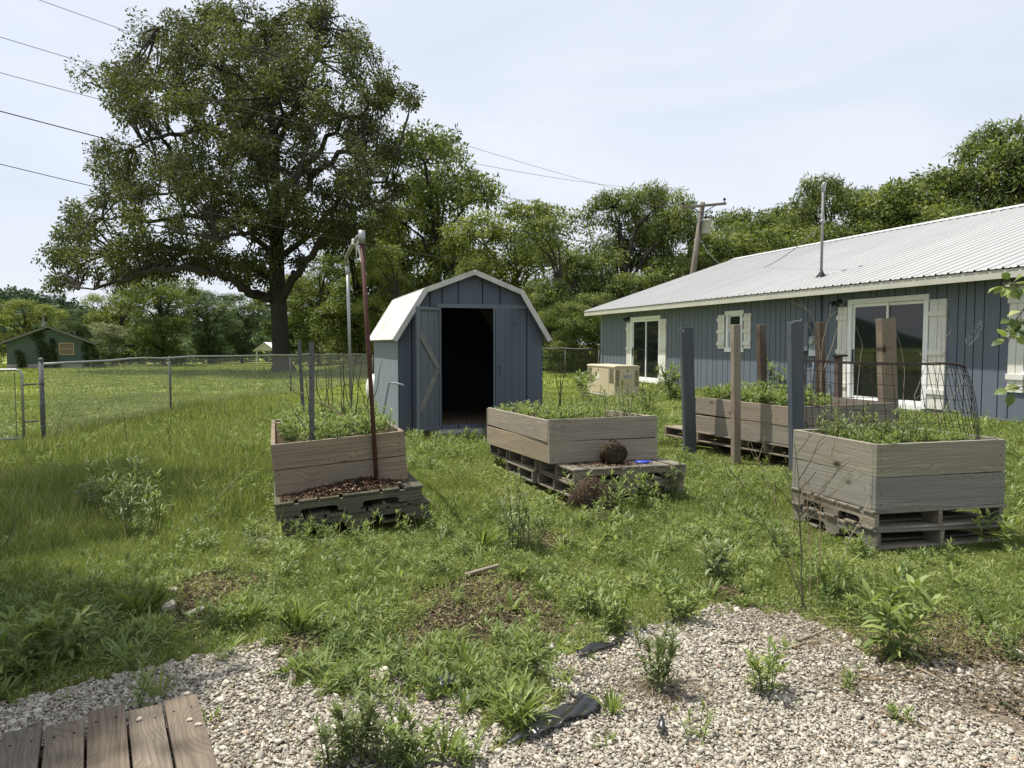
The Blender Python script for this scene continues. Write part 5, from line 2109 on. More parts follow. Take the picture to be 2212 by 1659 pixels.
# ------------------------------------------------------------------ green house across the field
def green_house():
    Y0 = 60.0
    s = Y0 / F
    c = at(104, 742, Y0)
    g = gz(c.x, Y0)
    root = thing('green_house', 'small dark green house with a low gable and ivy across the field', 'house', (c.x, Y0, g), (0, 0, R(30)))
    root.scale = (.84, 1, 1)
    W, L = 6.7, 9.0
    hw = W / 2
    ez, az = 2.15, 3.32
    for nm, y0, s_ in (('front_wall', 0, 1), ('rear_wall', L, -1)):
        mb = MB()
        z = .5
        k = 0
        zz = [-.1, .42] + [.42 + .23 * i for i in range(1, 13)]
        for a, b in zip(zz[:-1], zz[1:]):
            def hwz(z_):
                return hw if z_ <= ez else max(.02, hw * (az - z_) / (az - ez) * 1.0)
            if a >= az:
                break
            b2_ = min(b, az)
            mb.prism([(-hwz(a), a), (hwz(a), a), (hwz(b2_), b2_ - .012), (-hwz(b2_), b2_ - .012)], (0, y0, 0), (1, 0, 0), (0, 0, 1), (0, s_ * .12, 0), 0 if a > .3 else 1, 1)
            mb.prism([(-hwz(a), a + .002), (hwz(a), a + .002), (hwz(b2_), b2_), (-hwz(b2_), b2_)], (0, y0 + s_ * .02, 0), (1, 0, 0), (0, 0, 1), (0, s_ * .08, 0), 2, 1)
        mb.build(nm, [M['green_siding'], M['conc'], M['groove']], root)
    for x in (-hw, hw - .12):
        MB().b2((x, .125, -.1), (x + .12, L - .125, ez)).build('side_wall', M['green_siding'], root)
    for sg in (-1, 1):
        d = Vector((sg * (hw + .62), 0, -(az - ez) * (hw + .62) / hw))
        mb = MB()
        mb.prism([(0, az + .06), (d.x, az + .06 + d.z), (d.x, az + .2 + d.z), (0, az + .2)], (0, -.45, 0), (1, 0, 0), (0, 0, 1), (0, L + .9, 0))
        mb.build('roof', M['green_roof'], root)
        mb = MB()
        mb.prism([(0, az + .0), (d.x, az + .0 + d.z), (d.x, az + .17 + d.z), (0, az + .17)], (0, -.49, 0), (1, 0, 0), (0, 0, 1), (0, .038, 0))
        mb.build('rake_board', M['fascia_dark'], root)
    w_ = thing('window', None, None)
    w_.parent = root
    xl, xr, za, zb = .86, 2.14, 1.12, 2.12
    MB().b2((xl, -.05, za), (xr, .0, za + .08)).b2((xl, -.05, zb - .08), (xr, .0, zb)).b2((xl, -.048, za + .081), (xl + .08, 0, zb - .081)).b2((xr - .08, -.048, za + .081), (xr, 0, zb - .081)) \
        .b2((xl + .081, -.04, (za + zb) / 2 - .03), (xr - .081, 0, (za + zb) / 2 + .03)).build('frame', M['tan'], w_)
    mb = MB()
    n = 18
    for k in range(n):
        z = za + .09 + (zb - za - .18) * k / n
        mb.b2((xl + .082, -.02, z), (xr - .082, -.006, z + .036))
    mb.build('blinds', M['tan_dark'], w_)
    MB().b2((xl + .082, -.005, za + .082), (xr - .082, .0, zb - .082)).build('pane', M['black'], w_)
    MB().b2((-.62, 2.2, az - .3), (-.28, 2.55, az + .55)).build('chimney', M['conc'], root)
    MB().tube([(-.45, 2.4, az + .5), (-.45, 2.4, az + 1.1)], .03, 6).build('antenna', M['metal'], root)
    # ivy patches: climbing plants of their own
    rng = np.random.default_rng(9)
    rm = Matrix.Rotation(R(6), 3, 'Z')
    for nm, lab, pts in (
            ('ivy', 'tall dark ivy climbing to the gable of the green house', [(-.75, 3.0, .5), (-.6, 2.6, .55), (-.5, 2.2, .5), (-.35, 1.7, .42), (-.25, 1.2, .4), (-.1, .7, .4), (-.2, .2, .4), (-1.0, 2.7, .3)]),
            ('ivy', 'narrow column of ivy left of the green house window', [(.32, 2.2, .25), (.4, 1.8, .3), (.4, 1.4, .32), (.4, 1.0, .35), (.45, .5, .38), (.4, .1, .4)]),
            ('ivy', 'small ivy patch at the left side of the green house wall', [(-2.35, 1.3, .16), (-2.3, .9, .25), (-2.25, .5, .3), (-2.3, .1, .3)]),
            ('ivy', 'ivy over the right corner of the green house', [(3.2, 2.0, .25), (3.25, 1.5, .25), (3.2, 1.0, .25), (3.25, .5, .3), (3.3, .1, .35)])):
        C, rad = [], []
        for (x, z, r_) in pts:
            for _ in range(7):
                C.append((x + rng.normal(0, r_ * .6), -.07 + rng.normal(0, .03), z + rng.normal(0, r_ * .6)))
                rad.append(r_ * .55)
        C = np.array(C)
        o = crown_mesh(nm, C, np.array(rad), 36, .14, DIAM, M['tree_c'], rng, .3, None, .3, .8, 1.0)
        o.location = root.location
        o.rotation_euler = root.rotation_euler
        o.scale = root.scale
        tag(o, lab, 'ivy', 'ivy on the green house')


M['fascia_dark'] = plain('grey_brown_board', (.17, .165, .15), .8, 0, .1, 4, .2)
M['tan'] = plain('tan_frame', (.42, .34, .22), .6, 0, .08, 4, .3)
M['tan_dark'] = plain('tan_blinds', (.26, .2, .14), .6, 0, .08, 4, .3)
green_house()


def far_things():
    p = at(572, 742, 86)
    g = gz(p.x, 86)
    r = thing('carport', 'small white gabled carport far away beside the oak trunk', 'carport', (p.x, 86, g))
    a = 1.1
    MB().prism([(-a, 1.55), (a, 1.55), (0, 2.35)], (0, 0, 0), (1, 0, 0), (0, 0, 1), (0, .08, 0)).build('gable', M['cream'], r)
    for s in (-1, 1):
        MB().prism([(s * (a + .2), 1.42), (0, 2.4), (0, 2.48), (s * (a + .25), 1.5)], (0, -.2, 0), (1, 0, 0), (0, 0, 1), (0, 5, 0)).build('roof', M['white'], r)
    for x in (-a + .1, a - .1):
        for y in (.1, 4.4):
            MB().b2((x - .06, y, -.2), (x + .06, y + .12, 1.54)).build('column', M['white'], r)
    p = at(735, 742, 86)
    r = thing('metal_canopy', 'far pale blue-white canopy roof right of the oak trunk', 'canopy', (p.x, 86, gz(p.x, 86)))
    MB().prism([(-1.6, 1.5), (1.7, 1.5), (1.5, 2.25), (-1.2, 2.5)], (0, 0, 0), (1, 0, 0), (0, 0, 1), (0, 3, 0)).build('roof', M['pale_blue'], r)
    for x in (-1.4, 1.4):
        MB().b2((x - .06, .1, -.2), (x + .06, .2, 1.49)).build('column', M['metal_dull'], r)
    p = at(790, 742, 88)
    r = thing('red_roof_shelter', 'far low shelter with an orange-red roof left of the shed', 'shelter', (p.x, 88, gz(p.x, 88)))
    MB().prism([(-1.2, 1.2), (1.8, 1.2), (1.4, 1.65), (-.9, 1.65)], (0, 0, 0), (1, 0, 0), (0, 0, 1), (0, 3, 0)).build('roof', M['red_roof'], r)
    for x in (-1.0, 1.5):
        MB().b2((x - .06, .1, -.2), (x + .06, .2, 1.19)).build('column', M['metal_dull'], r)
    # pickup-like dark car
    p = at(766, 742, 80)
    g = gz(p.x, 80)
    r = thing('parked_car', 'dark grey car parked far behind the field, seen through the fence', 'car', (p.x, 80, g + .0))
    body = [(-2.1, .35), (-2.15, .75), (-1.9, .95), (-1.1, 1.0), (-.55, 1.48), (.75, 1.5), (1.4, 1.05), (2.05, .98), (2.15, .6), (2.1, .35)]
    MB().prism(body, (0, 0, 0), (1, 0, 0), (0, 0, 1), (0, 1.7, 0)).build('body', M['car'], r, bevel=.05)
    MB().prism([(-.95, 1.02), (-.5, 1.42), (.05, 1.43), (.05, 1.02)], (0, -.006, 0), (1, 0, 0), (0, 0, 1), (0, .01, 0)).prism([(.12, 1.02), (.12, 1.43), (.7, 1.43), (1.2, 1.04)], (0, -.006, 0), (1, 0, 0), (0, 0, 1), (0, .01, 0)).build('window', M['glass'], r)
    for x in (-1.35, 1.3):
        for y in (-.03, 1.53):
            wv = thing('wheel', None, None)
            wv.parent = r
            MB().tube([(x, y, .34), (x, y + .2, .34)], .34, 18).build('tyre', M['black'], wv, True)
            MB().tube([(x, y - .006, .34), (x, y + .206, .34)], .2, 14).build('rim', M['metal'], wv, True)


M['pale_blue'] = plain('pale_metal', (.55, .62, .64), .5, 0, .08, 3, .4)
M['red_roof'] = plain('orange_red_roof', (.45, .12, .06), .7, 0, .1, 3, .2)
M['car'] = plain('dark_car_paint', (.07, .075, .08), .3, .3, .1, 2, .5)
far_things()


# ------------------------------------------------------------------ grass and weeds
def in_rect(x, y, o, ang, x0, x1, y0, y1):
    dx, dy = x - o[0], y - o[1]
    c, s = math.cos(ang), math.sin(ang)
    u, v = dx * c + dy * s, -dx * s + dy * c
    return (u > x0) & (u < x1) & (v > y0) & (v < y1)


def blocked(x, y):
    b = in_rect(x, y, SH, SRZ, -.02, 2.62, -.36, 3.1)
    b |= in_rect(x, y, HO, HRZ, -.05, 25, -.04, 14)
    for (l, r_), (w_, d0, d1) in ((B1, (1.2, -.33, 2.2)), (B2, (1.3, -.42, 2.4)), (B3, (1.2, .0, 1.06)), (B4, (1.86, .0, 2.5))):
        b |= in_rect(x, y, l, r_[2], .02, w_, d0, d1)
    bd = Vector((.317, -.559, 0)).normalized()
    b |= in_rect(x, y, (-1.355, 3.102), math.atan2(bd.y, bd.x), -.02, 2, -1.3, .01)
    b |= in_rect(x, y, (2.775, 20.0), math.atan2(Nn.y, Nn.x), -.06, .8, -.06, 1.9)
    return b


def trod(x, y):
    """strips beside the pallets where little grows"""
    b = in_rect(x, y, B3[0], B3[1][2], -.42, 1.25, -.36, 1.2)
    b |= in_rect(x, y, B1[0], B1[1][2], -.12, 1.35, -.62, 2.2)
    b |= in_rect(x, y, B4[0], B4[1][2], -.4, 1.9, -.2, 2.2)
    b |= in_rect(x, y, B2[0], B2[1][2], -.45, .3, -.6, 2.5)
    return b


DIRT = [(G(1040, 1300), .42), (G(1110, 1345), .3), (G(478, 1272), .3), (G(430, 1325), .22), (G(1188, 1165), .22), (G(985, 1340), .2), (G(560, 1168), .14), (G(1560, 1280), .12), (G(640, 1395), .14), (G(900, 1385), .16),
        (G(1290, 1120), .2), (G(2100, 1420), .5)]


def dirtmask(x, y):
    m = np.zeros(np.shape(x))
    for p, r_ in DIRT:
        d = np.hypot((x - p.x), (y - p.y) * .8) / r_ + .25 * np.sin(9 * x + 5 * y) + .2 * np.sin(17 * x - 11 * y)
        m = np.maximum(m, 1 - sst(.55, 1.15, d))
    return m


def tallzone(x, y):
    """how far the unmown tall grass on the left reaches (0..1)"""
    a = x / np.maximum(y, .1)
    t = sst(-.24, -.4, a) * sst(5.2, 6.6, y)
    t = np.maximum(t, .6 * (1 - sst(.15, .7, np.abs(x + 7.7))) * sst(9, 11, y) * (1 - sst(20, 30, y)))
    return t * (1 - .85 * sst(-7.9, -8.8, x))


def pts_band(rng, y0, y1, n, pw=1.0):
    y = y0 + (y1 - y0) * rng.random(n) ** pw
    x = (rng.random(n) * 2 - 1) * (y * .72 + 1.1)
    return x, y


def grass():
    rng = np.random.default_rng(31)
    X, Y, Hh, Wd, Tn, Ln = [], [], [], [], [], []
    for y0, y1, n, hb, wb in ((2.2, 4.2, 70000, .045, .0035), (4.2, 6.5, 120000, .05, .0045), (6.5, 10, 150000, .06, .006), (10, 15, 130000, .075, .0085), (15, 24, 120000, .085, .014), (24, 46, 110000, .09, .028), (46, 80, 70000, .12, .06)):
        x, y = pts_band(rng, y0, y1, n, .9)
        tz = tallzone(x, y)
        f = fbm(x, y, 1.6, 1)
        f2 = fbm(x, y, .45, 5)
        dm = dirtmask(x, y)
        gr = in_gravel(x, y, .1)
        ok = ~blocked(x, y) & ((~gr) | (rng.random(n) < .022)) & (rng.random(n) > dm * .93)
        ok &= rng.random(n) < np.clip(.35 + 1.0 * f + tz, 0, 1)
        x, y, tz, f, f2, dm = (q[ok] for q in (x, y, tz, f, f2, dm))
        m = len(x)
        tr = trod(x, y)
        field = sst(12, 16, y) * (x < -8.3)
        h_ = hb * (.5 + .9 * rng.random(m) + .7 * f) * (1 + 1.5 * tz * (.25 + .75 * rng.random(m) ** 1.5) * (.3 + 1.4 * fbm(x, y, 1.3, 9)) * (1 if y0 < 24 else .4))
        h_ = h_ * (1 - .25 * sst(8, 12, y)) * np.where(tr, .55, 1)
        X.append(x)
        Y.append(y)
        Hh.append(h_)
        Wd.append(wb * rng.uniform(.7, 1.3, m) * (1 + .1 * tz))
        t = .48 + .3 * (f2 - .5) + .3 * (fbm(x, y, 2.2, 14) - .5) + rng.normal(0, .2, m) + .08 * sst(5, 3, y) - .04 * tz
        t = np.where(rng.random(m) < .05 + .09 * tz + .25 * dm + .1 * sst(.62, .85, f2), rng.uniform(.9, 1.0, m), np.clip(t, 0, .9))
        Tn.append(t)
        Ln.append(rng.uniform(.5, 1.7, m) * (1 - .45 * tz))
    x, y = pts_band(rng, 4.6, 22, 16000, .8)
    ok = ~blocked(x, y) & ~in_gravel(x, y, .1) & (rng.random(16000) < .12 + .7 * tallzone(x, y)) & (x > -8.2) & (fbm(x, y, 1.1, 23) > .45)
    x, y = x[ok], y[ok]
    m = len(x)
    X.append(x)
    Y.append(y)
    Hh.append(rng.uniform(.18, .42, m))
    Wd.append(.0028 * np.maximum(1, y / 7) * rng.uniform(.7, 1.3, m))
    Tn.append(rng.uniform(.7, 1, m))
    Ln.append(rng.uniform(.1, .7, m))
    x, y, h_, wd, tn, ln = (np.concatenate(q) for q in (X, Y, Hh, Wd, Tn, Ln))
    n = len(x)
    a = rng.uniform(0, 2 * np.pi, n)
    bx = np.stack([np.cos(a), np.sin(a), np.zeros(n)], -1)
    b2 = rng.uniform(0, 2 * np.pi, n)
    ben = np.stack([np.cos(b2), np.sin(b2), np.zeros(n)], -1)
    up = np.zeros((n, 3))
    up[:, 2] = 1
    Mx = np.stack([bx * wd[:, None], ben * (h_ * ln)[:, None], up * h_[:, None]], -1)
    T = np.stack([x, y, gh(x, y) - .004], -1)
    near = (y < 15) | (x > -8.5)
    for nm, lab, sel in (('yard_grass', 'rough unmown grass of the fenced yard', near), ('field_grass', 'sunlit grass of the open field beyond the fence', ~near)):
        V, Fv, nv = scat(BLADE, Mx[sel], T[sel])
        tag(np_obj(nm, V, Fv, nv, M['grass'], np.repeat(tn[sel], 5)), lab, 'grass', None, 'stuff')


grass()


def creepers():
    """low clover-like leaves between the blades"""
    rng = np.random.default_rng(33)
    parts = []
    for y0, y1, n, s in ((2.2, 4.2, 130000, .008), (4.2, 7, 180000, .0105), (7, 12, 150000, .016), (12, 20, 80000, .028)):
        x, y = pts_band(rng, y0, y1, n, .9)
        f = fbm(x, y, 1.1, 8)
        ok = ~blocked(x, y) & ~in_gravel(x, y, .09) & (rng.random(n) > dirtmask(x, y) * .8) & (rng.random(n) < np.clip(1.2 * f + .1, 0, 1)) & (rng.random(n) > tallzone(x, y) * .45)
        x, y, f = x[ok], y[ok], f[ok]
        m = len(x)
        d = rnd_dirs(m, rng)
        d[:, 2] *= .45
        up = rnd_dirs(m, rng) * .45 + np.array([0, 0, 1.])
        ln = s * rng.uniform(.6, 1.6, m) * 1.6
        Mx = frames(d, up, ln * rng.uniform(.5, .9, m), ln)
        T = np.stack([x, y, gh(x, y) + rng.random(m) ** 1.3 * (.02 + s * 3.2 * f)], -1)
        V, Fv, nv = scat(DIAM, Mx, T)
        tn = np.clip(.5 + .3 * (fbm(x, y, .9, 2) - .5) + rng.normal(0, .2, m), 0, 1)
        parts.append((V, Fv, nv, np.repeat(tn, 4), 0))
    V, Fv, nv, tn, mi = join(parts)
    tag(np_obj('clover', V, Fv, nv, M['weed'], tn), 'low clover and chickweed spreading through the yard', 'ground cover', None, 'stuff')


creepers()


def weed_parts(rng, h, ns, ll, lw, spread=.06, nl=16, lean=.25, top=True, el0=55, el1=5, bushy=1.0):
    """leaf matrices of one plant and its stems"""
    Ms, Ts, segs = [], [], []
    for i in range(ns):
        a = rng.uniform(0, 2 * np.pi)
        r_ = spread * rng.random() ** .5
        b = np.array([r_ * math.cos(a), r_ * math.sin(a), -.01])
        hh = h * rng.uniform(.6, 1.05)
        la = a + rng.normal(0, .6)
        ld = np.array([math.cos(la), math.sin(la), 0]) * lean * rng.uniform(.3, 1.2)
        t = np.linspace(0, 1, 5)
        P = b + np.outer(t, [0, 0, hh]) + np.outer(t ** 1.6, ld * hh)
        segs.append((P, np.linspace(.0035, .0014, 5) * (h / .3) ** .5))
        k = max(5, int(nl * rng.uniform(.8, 1.2)))
        tt = rng.uniform(.08, 1.0, k) ** .85
        tt[: max(3, k // 4)] = rng.uniform(.9, 1.0, max(3, k // 4))
        az = np.arange(k) * 2.4 + rng.uniform(0, 6) + rng.normal(0, .3, k)
        el = np.radians(el1 + (el0 - el1) * tt + rng.normal(0, 12, k))
        d = np.stack([np.cos(az) * np.cos(el), np.sin(az) * np.cos(el), np.sin(el)], -1)
        base = np.stack([np.interp(tt, t, P[:, c]) for c in range(3)], -1)
        ln = ll * (1.05 - .5 * np.abs(tt - .45)) * rng.uniform(.7, 1.2, k)
        up = np.stack([-np.cos(az) * np.sin(el), -np.sin(az) * np.sin(el), np.cos(el)], -1) + rng.normal(0, .2, (k, 3))
        Ms.append(frames(d, up, lw * ln / ll * rng.uniform(.8, 1.2, k), ln))
        Ts.append(base)
    return np.concatenate(Ms), np.concatenate(Ts), segs


def rosette_parts(rng, n, ll, lw, el=40):
    az = rng.uniform(0, 2 * np.pi, n)
    e = np.radians(rng.normal(el, 18, n))
    d = np.stack([np.cos(az) * np.cos(e), np.sin(az) * np.cos(e), np.sin(e)], -1)
    up = np.stack([-np.cos(az) * np.sin(e), -np.sin(az) * np.sin(e), np.cos(e)], -1) + rng.normal(0, .15, (n, 3))
    ln = ll * rng.uniform(.6, 1.15, n)
    return frames(d, up, lw * rng.uniform(.8, 1.2, n), ln), np.stack([.02 * np.cos(az), .02 * np.sin(az), np.zeros(n)], -1), []


LEAF2 = (np.array([(-.18, 0, 0), (.18, 0, 0), (0, .0, -.02), (-.5, .33, .07), (0, .33, .03), (.5, .33, .07), (-.4, .66, .05), (0, .68, .01), (.4, .66, .05), (0, 1, -.16)]),
         [(0, 2, 4, 3), (2, 1, 5, 4), (3, 4, 7, 6), (4, 5, 8, 7), (6, 7, 9), (7, 8, 9)])


def weed_thing(name, label, cat, p, parts, mt='weed', seed=0, group='single weeds', stem='stem', tint=.5, tn_sd=.16):
    rng = np.random.default_rng(seed)
    Mx, T, segs = parts
    V, Fv, nv = scat(LEAF2, Mx, T)
    pr = [(V, Fv, nv, np.repeat(np.clip(rng.normal(tint, tn_sd, len(T)), 0, 1), len(LEAF2[0])), 0)]
    if segs:
        V, Fv, nv = tubes_np(segs, 5)
        pr.append((V, Fv, nv, np.full(len(V), .4), 1))
    V, Fv, nv, tn, mi = join(pr)
    o = np_obj(name, V, Fv, nv, [M[mt], M[stem]], tn, None, mi)
    o.location = p
    return tag(o, label, cat, group)


def weeds_single():
    W = [
        # label, px base, height m, kind, material
        ('bushy lance-leaved weed on the gravel, right of the black plastic', (1412, 1488), .30, 'tall', 'weed_dark', 9),
        ('lance-leaved weed alone in the middle of the right gravel', (1655, 1492), .23, 'mid', 'weed', 7),
        ('largest drooping leafy weed at the right edge of the gravel', (1935, 1425), .36, 'big', 'weed', 8),
        ('small feathery weed on the gravel left of the largest weed', (1832, 1488), .12, 'small', 'weed', 5),
        ('low clump of broad blades just right of the black plastic', (1322, 1540), .13, 'ros', 'weed', 16),
        ('tall grey-green weed thicket at the bottom edge, left of centre', (775, 1640), .27, 'tall', 'weed_dark', 10),
        ('second grey-green weed beside the thicket at the bottom edge', (835, 1650), .22, 'tall', 'weed_dark', 8),
        ('upright strap-leaved weed at the bottom centre', (960, 1635), .15, 'ros', 'weed', 16),
        ('leafy weed at the very bottom edge, right of the thicket', (905, 1662), .2, 'mid', 'weed', 8),
        ('spreading grey weed at the bottom edge under the thicket', (725, 1660), .2, 'tall', 'weed_dark', 9),
        ('low leafy weed between the thicket and the strap-leaved weed', (870, 1668), .16, 'mid', 'weed_dark', 8),
        ('low sprawling weed at the bottom edge below the long black plastic', (1010, 1655), .12, 'mid', 'weed', 7),
        ('thin yellowish weed by the triangular plastic flap', (1500, 1600), .14, 'small', 'weed', 5),
        ('tiny rosette under the triangular plastic flap', (1310, 1610), .07, 'ros', 'weed', 7),
        ('thin weed in the lower right gravel', (1945, 1560), .1, 'small', 'weed', 4),
        ('small seedling on the left gravel, right of the boardwalk', (455, 1560), .08, 'ros', 'weed', 7),
        ('dock-like clump of upright leaves on the grass tongue', (1118, 1560), .2, 'ros', 'weed', 24),
        ('dense grassy clump on the tip of the grass tongue', (1075, 1530), .17, 'ros', 'weed', 22),
        ('pointed iris-like leaves behind the boardwalk', (342, 1508), .17, 'ros', 'weed', 9),
        ('dark ferny weed growing through the boardwalk gap', (288, 1545), .2, 'mid', 'weed_dark', 3),
        ('tall narrow-leaved weed in front of the fallen soil mound', (1330, 1118), .42, 'tall', 'weed', 7),
        ('broad-leaved weed leaning over the mound below the pallet', (1250, 1095), .36, 'mid', 'weed_dark', 5),
        ('leafy weed right of the mound before the middle pallet', (1385, 1105), .44, 'tall', 'weed', 7),
        ('tallest weed at the right end of the middle pallet', (1440, 1090), .42, 'tall', 'weed_dark', 6),
        ('upright dark weed in the open yard left of the bare earth patch', (1105, 1180), .46, 'tall', 'weed_dark', 9),
        ('companion weed in the open yard, nearer the bare earth patch', (1145, 1195), .36, 'tall', 'weed_dark', 6),
        ('bright green fan-leaved weed in the open yard', (1040, 1190), .26, 'ros', 'weed', 18),
        ('tall grey-green shrubby weed in the long grass at the left', (258, 1135), .62, 'tall', 'weed_dark', 10),
        ('second shrubby weed in the long grass, darker', (300, 1155), .5, 'tall', 'weed_dark', 8),
        ('shrubby weed at the right side of the long grass clump', (345, 1140), .45, 'tall', 'weed', 6),
        ('dark broad weed at the left edge of the long grass clump', (205, 1110), .34, 'big', 'weed_dark', 6),
        ('yellow-tipped dock plant at the edge of the shade on the left', (300, 1335), .25, 'ros', 'weed', 18),
        ('clump of upright yellow-green dock leaves near the flat pale rock', (330, 1318), .24, 'ros', 'weed', 20),
        ('broad-leaved shaded plant near the lower left corner', (80, 1440), .3, 'big', 'weed', 8),
        ('second shaded broad-leaved plant close to the left edge', (25, 1470), .26, 'big', 'weed', 6),
        ('shaded plant with long leaves above the boardwalk', (150, 1420), .26, 'big', 'weed', 6),
        ('grassy arching weed at the grass edge above the left gravel', (535, 1350), .24, 'ros', 'weed', 26),
        ('pale fountain-shaped weed near the left gravel edge', (640, 1365), .24, 'ros', 'weed', 26),
        ('lance-leaved weed at the corner of the right gravel', (1470, 1345), .24, 'mid', 'weed', 9),
        ('spreading weed left of the right gravel corner', (1330, 1360), .26, 'mid', 'weed', 9),
        ('drooping weed on the grass bank above the gravel corner', (1280, 1330), .24, 'mid', 'weed', 9),
        ('dark green weed hollow in the middle of the right lawn', (1545, 1250), .24, 'big', 'weed_dark', 7),
        ('leafy weed at the foot of the notched pallet, its left corner', (1800, 1290), .24, 'mid', 'weed', 8),
        ('broad glossy weed at the right foot of the notched pallet', (2150, 1190), .26, 'big', 'weed', 6),
        ('arching grassy weed by the right end of the shed step', (1012, 958), .3, 'ros', 'weed', 16),
        ('arching weed beside the left shed door', (905, 985), .22, 'ros', 'weed', 16),
        ('grey-green tall weeds beyond the right end of the middle bed', (1355, 905), .75, 'tall', 'weed_dark', 12),
        ('tall weeds in front of the generator', (1400, 890), .7, 'tall', 'weed_dark', 12),
        ('dark shrub left of the generator', (1262, 858), .7, 'big', 'weed_dark', 9),
        ('leafy shrub at the wall right of the far sliding door', (1455, 862), .85, 'big', 'weed_dark', 12),
        ('ferny shrub against the house wall behind the tall blue post', (1690, 862), 1.2, 'mid', 'weed', 14),
        ('shrub by the wall behind the blue painted post', (1440, 850), .8, 'mid', 'weed_dark', 9),
    ]
    for i, (lab, px, h_, kd, mt, n) in enumerate(W):
        rng = np.random.default_rng(100 + i)
        p = G(*px)
        if 'boardwalk gap' in lab:
            p.z += .02
        if kd == 'tall':
            pr = weed_parts(rng, h_, n, .085 * (h_ / .35) ** .6, .015 * (h_ / .35) ** .5, .22 * h_, 22, .22)
        elif kd == 'mid':
            pr = weed_parts(rng, h_, n, .10 * (h_ / .3) ** .7, .02 * (h_ / .3) ** .7, .2 * h_, 16, .45, el0=50, el1=-5)
        elif kd == 'big':
            pr = weed_parts(rng, h_, n, .13 * (h_ / .3) ** .7, .035 * (h_ / .3) ** .7, .2 * h_, 13, .4, el0=45, el1=-20)
        elif kd == 'small':
            pr = weed_parts(rng, h_, n, .045, .008, .3 * h_, 16, .5)
        else:
            pr = rosette_parts(rng, int(n * 1.9), h_ * .95, .006 + .006 * (h_ / .2), 58)
        weed_thing('weed', lab, 'weed', p, pr, mt, i, 'single weeds and shrubs', tint=.6 if mt == 'weed' else .55)


weeds_single()


def weed_field():
    """the many leafy weeds of the yard as one ground cover"""
    rng = np.random.default_rng(77)
    protos = []
    for k in range(9):
        h_ = [.12, .16, .2, .14, .24, .1, .18, .13, .22][k]
        if k in (3, 5, 7):
            protos.append(rosette_parts(rng, 15, h_ * 1.15, .017, 45)[:2] + ([],))
        else:
            protos.append(weed_parts(rng, h_ * .9, 4, .062, .0105, .05, 16, .4, el0=55, el1=-5))
    parts = []
    n = 5200
    x, y = pts_band(rng, 3.0, 16, n, 1.25)
    f = fbm(x, y, .9, 12)
    a = x / y
    ok = ~blocked(x, y) & ~in_gravel(x, y, .06) & (rng.random(n) > dirtmask(x, y) * .9) & (rng.random(n) < np.clip(1.5 * f - .15, .04, 1)) & (rng.random(n) > .72 * tallzone(x, y)) & ~((y > 12) & (x < -7.6))
    ok &= ~(trod(x, y) & (rng.random(n) < .85))
    # extra weeds hugging pallets and the gravel edge
    ex, ey = [], []
    for (l, r_), w_, d0, d1 in ((B1, 1.25, -.42, 2.3), (B2, 1.35, -.55, 2.5), (B3, 1.25, -.3, 1.15), (B4, 1.95, -.12, 2.6)):
        for q in range(12):
            u = rng.uniform(-.15, w_ + .12)
            v = rng.choice([d0 - abs(rng.normal(0, .1)), rng.uniform(d0, d1)])
            if d0 + .05 < v < d1:
                u = rng.choice([-.06 - abs(rng.normal(0, .08)), w_ + .05 + abs(rng.normal(0, .08))])
            c, s = math.cos(r_[2]), math.sin(r_[2])
            ex.append(l[0] + u * c - v * s)
            ey.append(l[1] + u * s + v * c)
    x = np.concatenate([x[ok], ex])
    y = np.concatenate([y[ok], ey])
    n = len(x)
    kd = rng.integers(0, 9, n)
    sc = rng.uniform(.6, 1.25, n) * (1 + .25 * sst(6, 12, y))
    rot = rng.uniform(0, 6.28, n)
    z = gh(x, y)
    base_t = np.clip(.52 + .35 * (fbm(x, y, .8, 20) - .5) + rng.normal(0, .12, n), 0, 1)
    for k, (Mx, T, segs) in enumerate(protos):
        sel = np.where(kd == k)[0]
        c, s = np.cos(rot[sel]), np.sin(rot[sel])
        Rm = np.zeros((len(sel), 3, 3))
        Rm[:, 0, 0], Rm[:, 0, 1], Rm[:, 1, 0], Rm[:, 1, 1], Rm[:, 2, 2] = c, -s, s, c, 1
        Rm *= sc[sel][:, None, None]
        MM = np.einsum('nij,mjk->nmik', Rm, Mx).reshape(-1, 3, 3)
        TT = (np.einsum('nij,mj->nmi', Rm, T) + np.stack([x[sel], y[sel], z[sel]], -1)[:, None]).reshape(-1, 3)
        V, Fv, nv = scat(LEAF, MM, TT)
        tn = np.clip(np.repeat(base_t[sel], len(T)) + rng.normal(0, .13, len(TT)), 0, 1)
        parts.append((V, Fv, nv, np.repeat(tn, 7), 0))
    V, Fv, nv, tn, mi = join(parts)
    tag(np_obj('ground_weeds', V, Fv, nv, M['weed'], tn), 'leafy goldenrod-like weeds covering the yard between the beds', 'weeds', None, 'stuff')


weed_field()


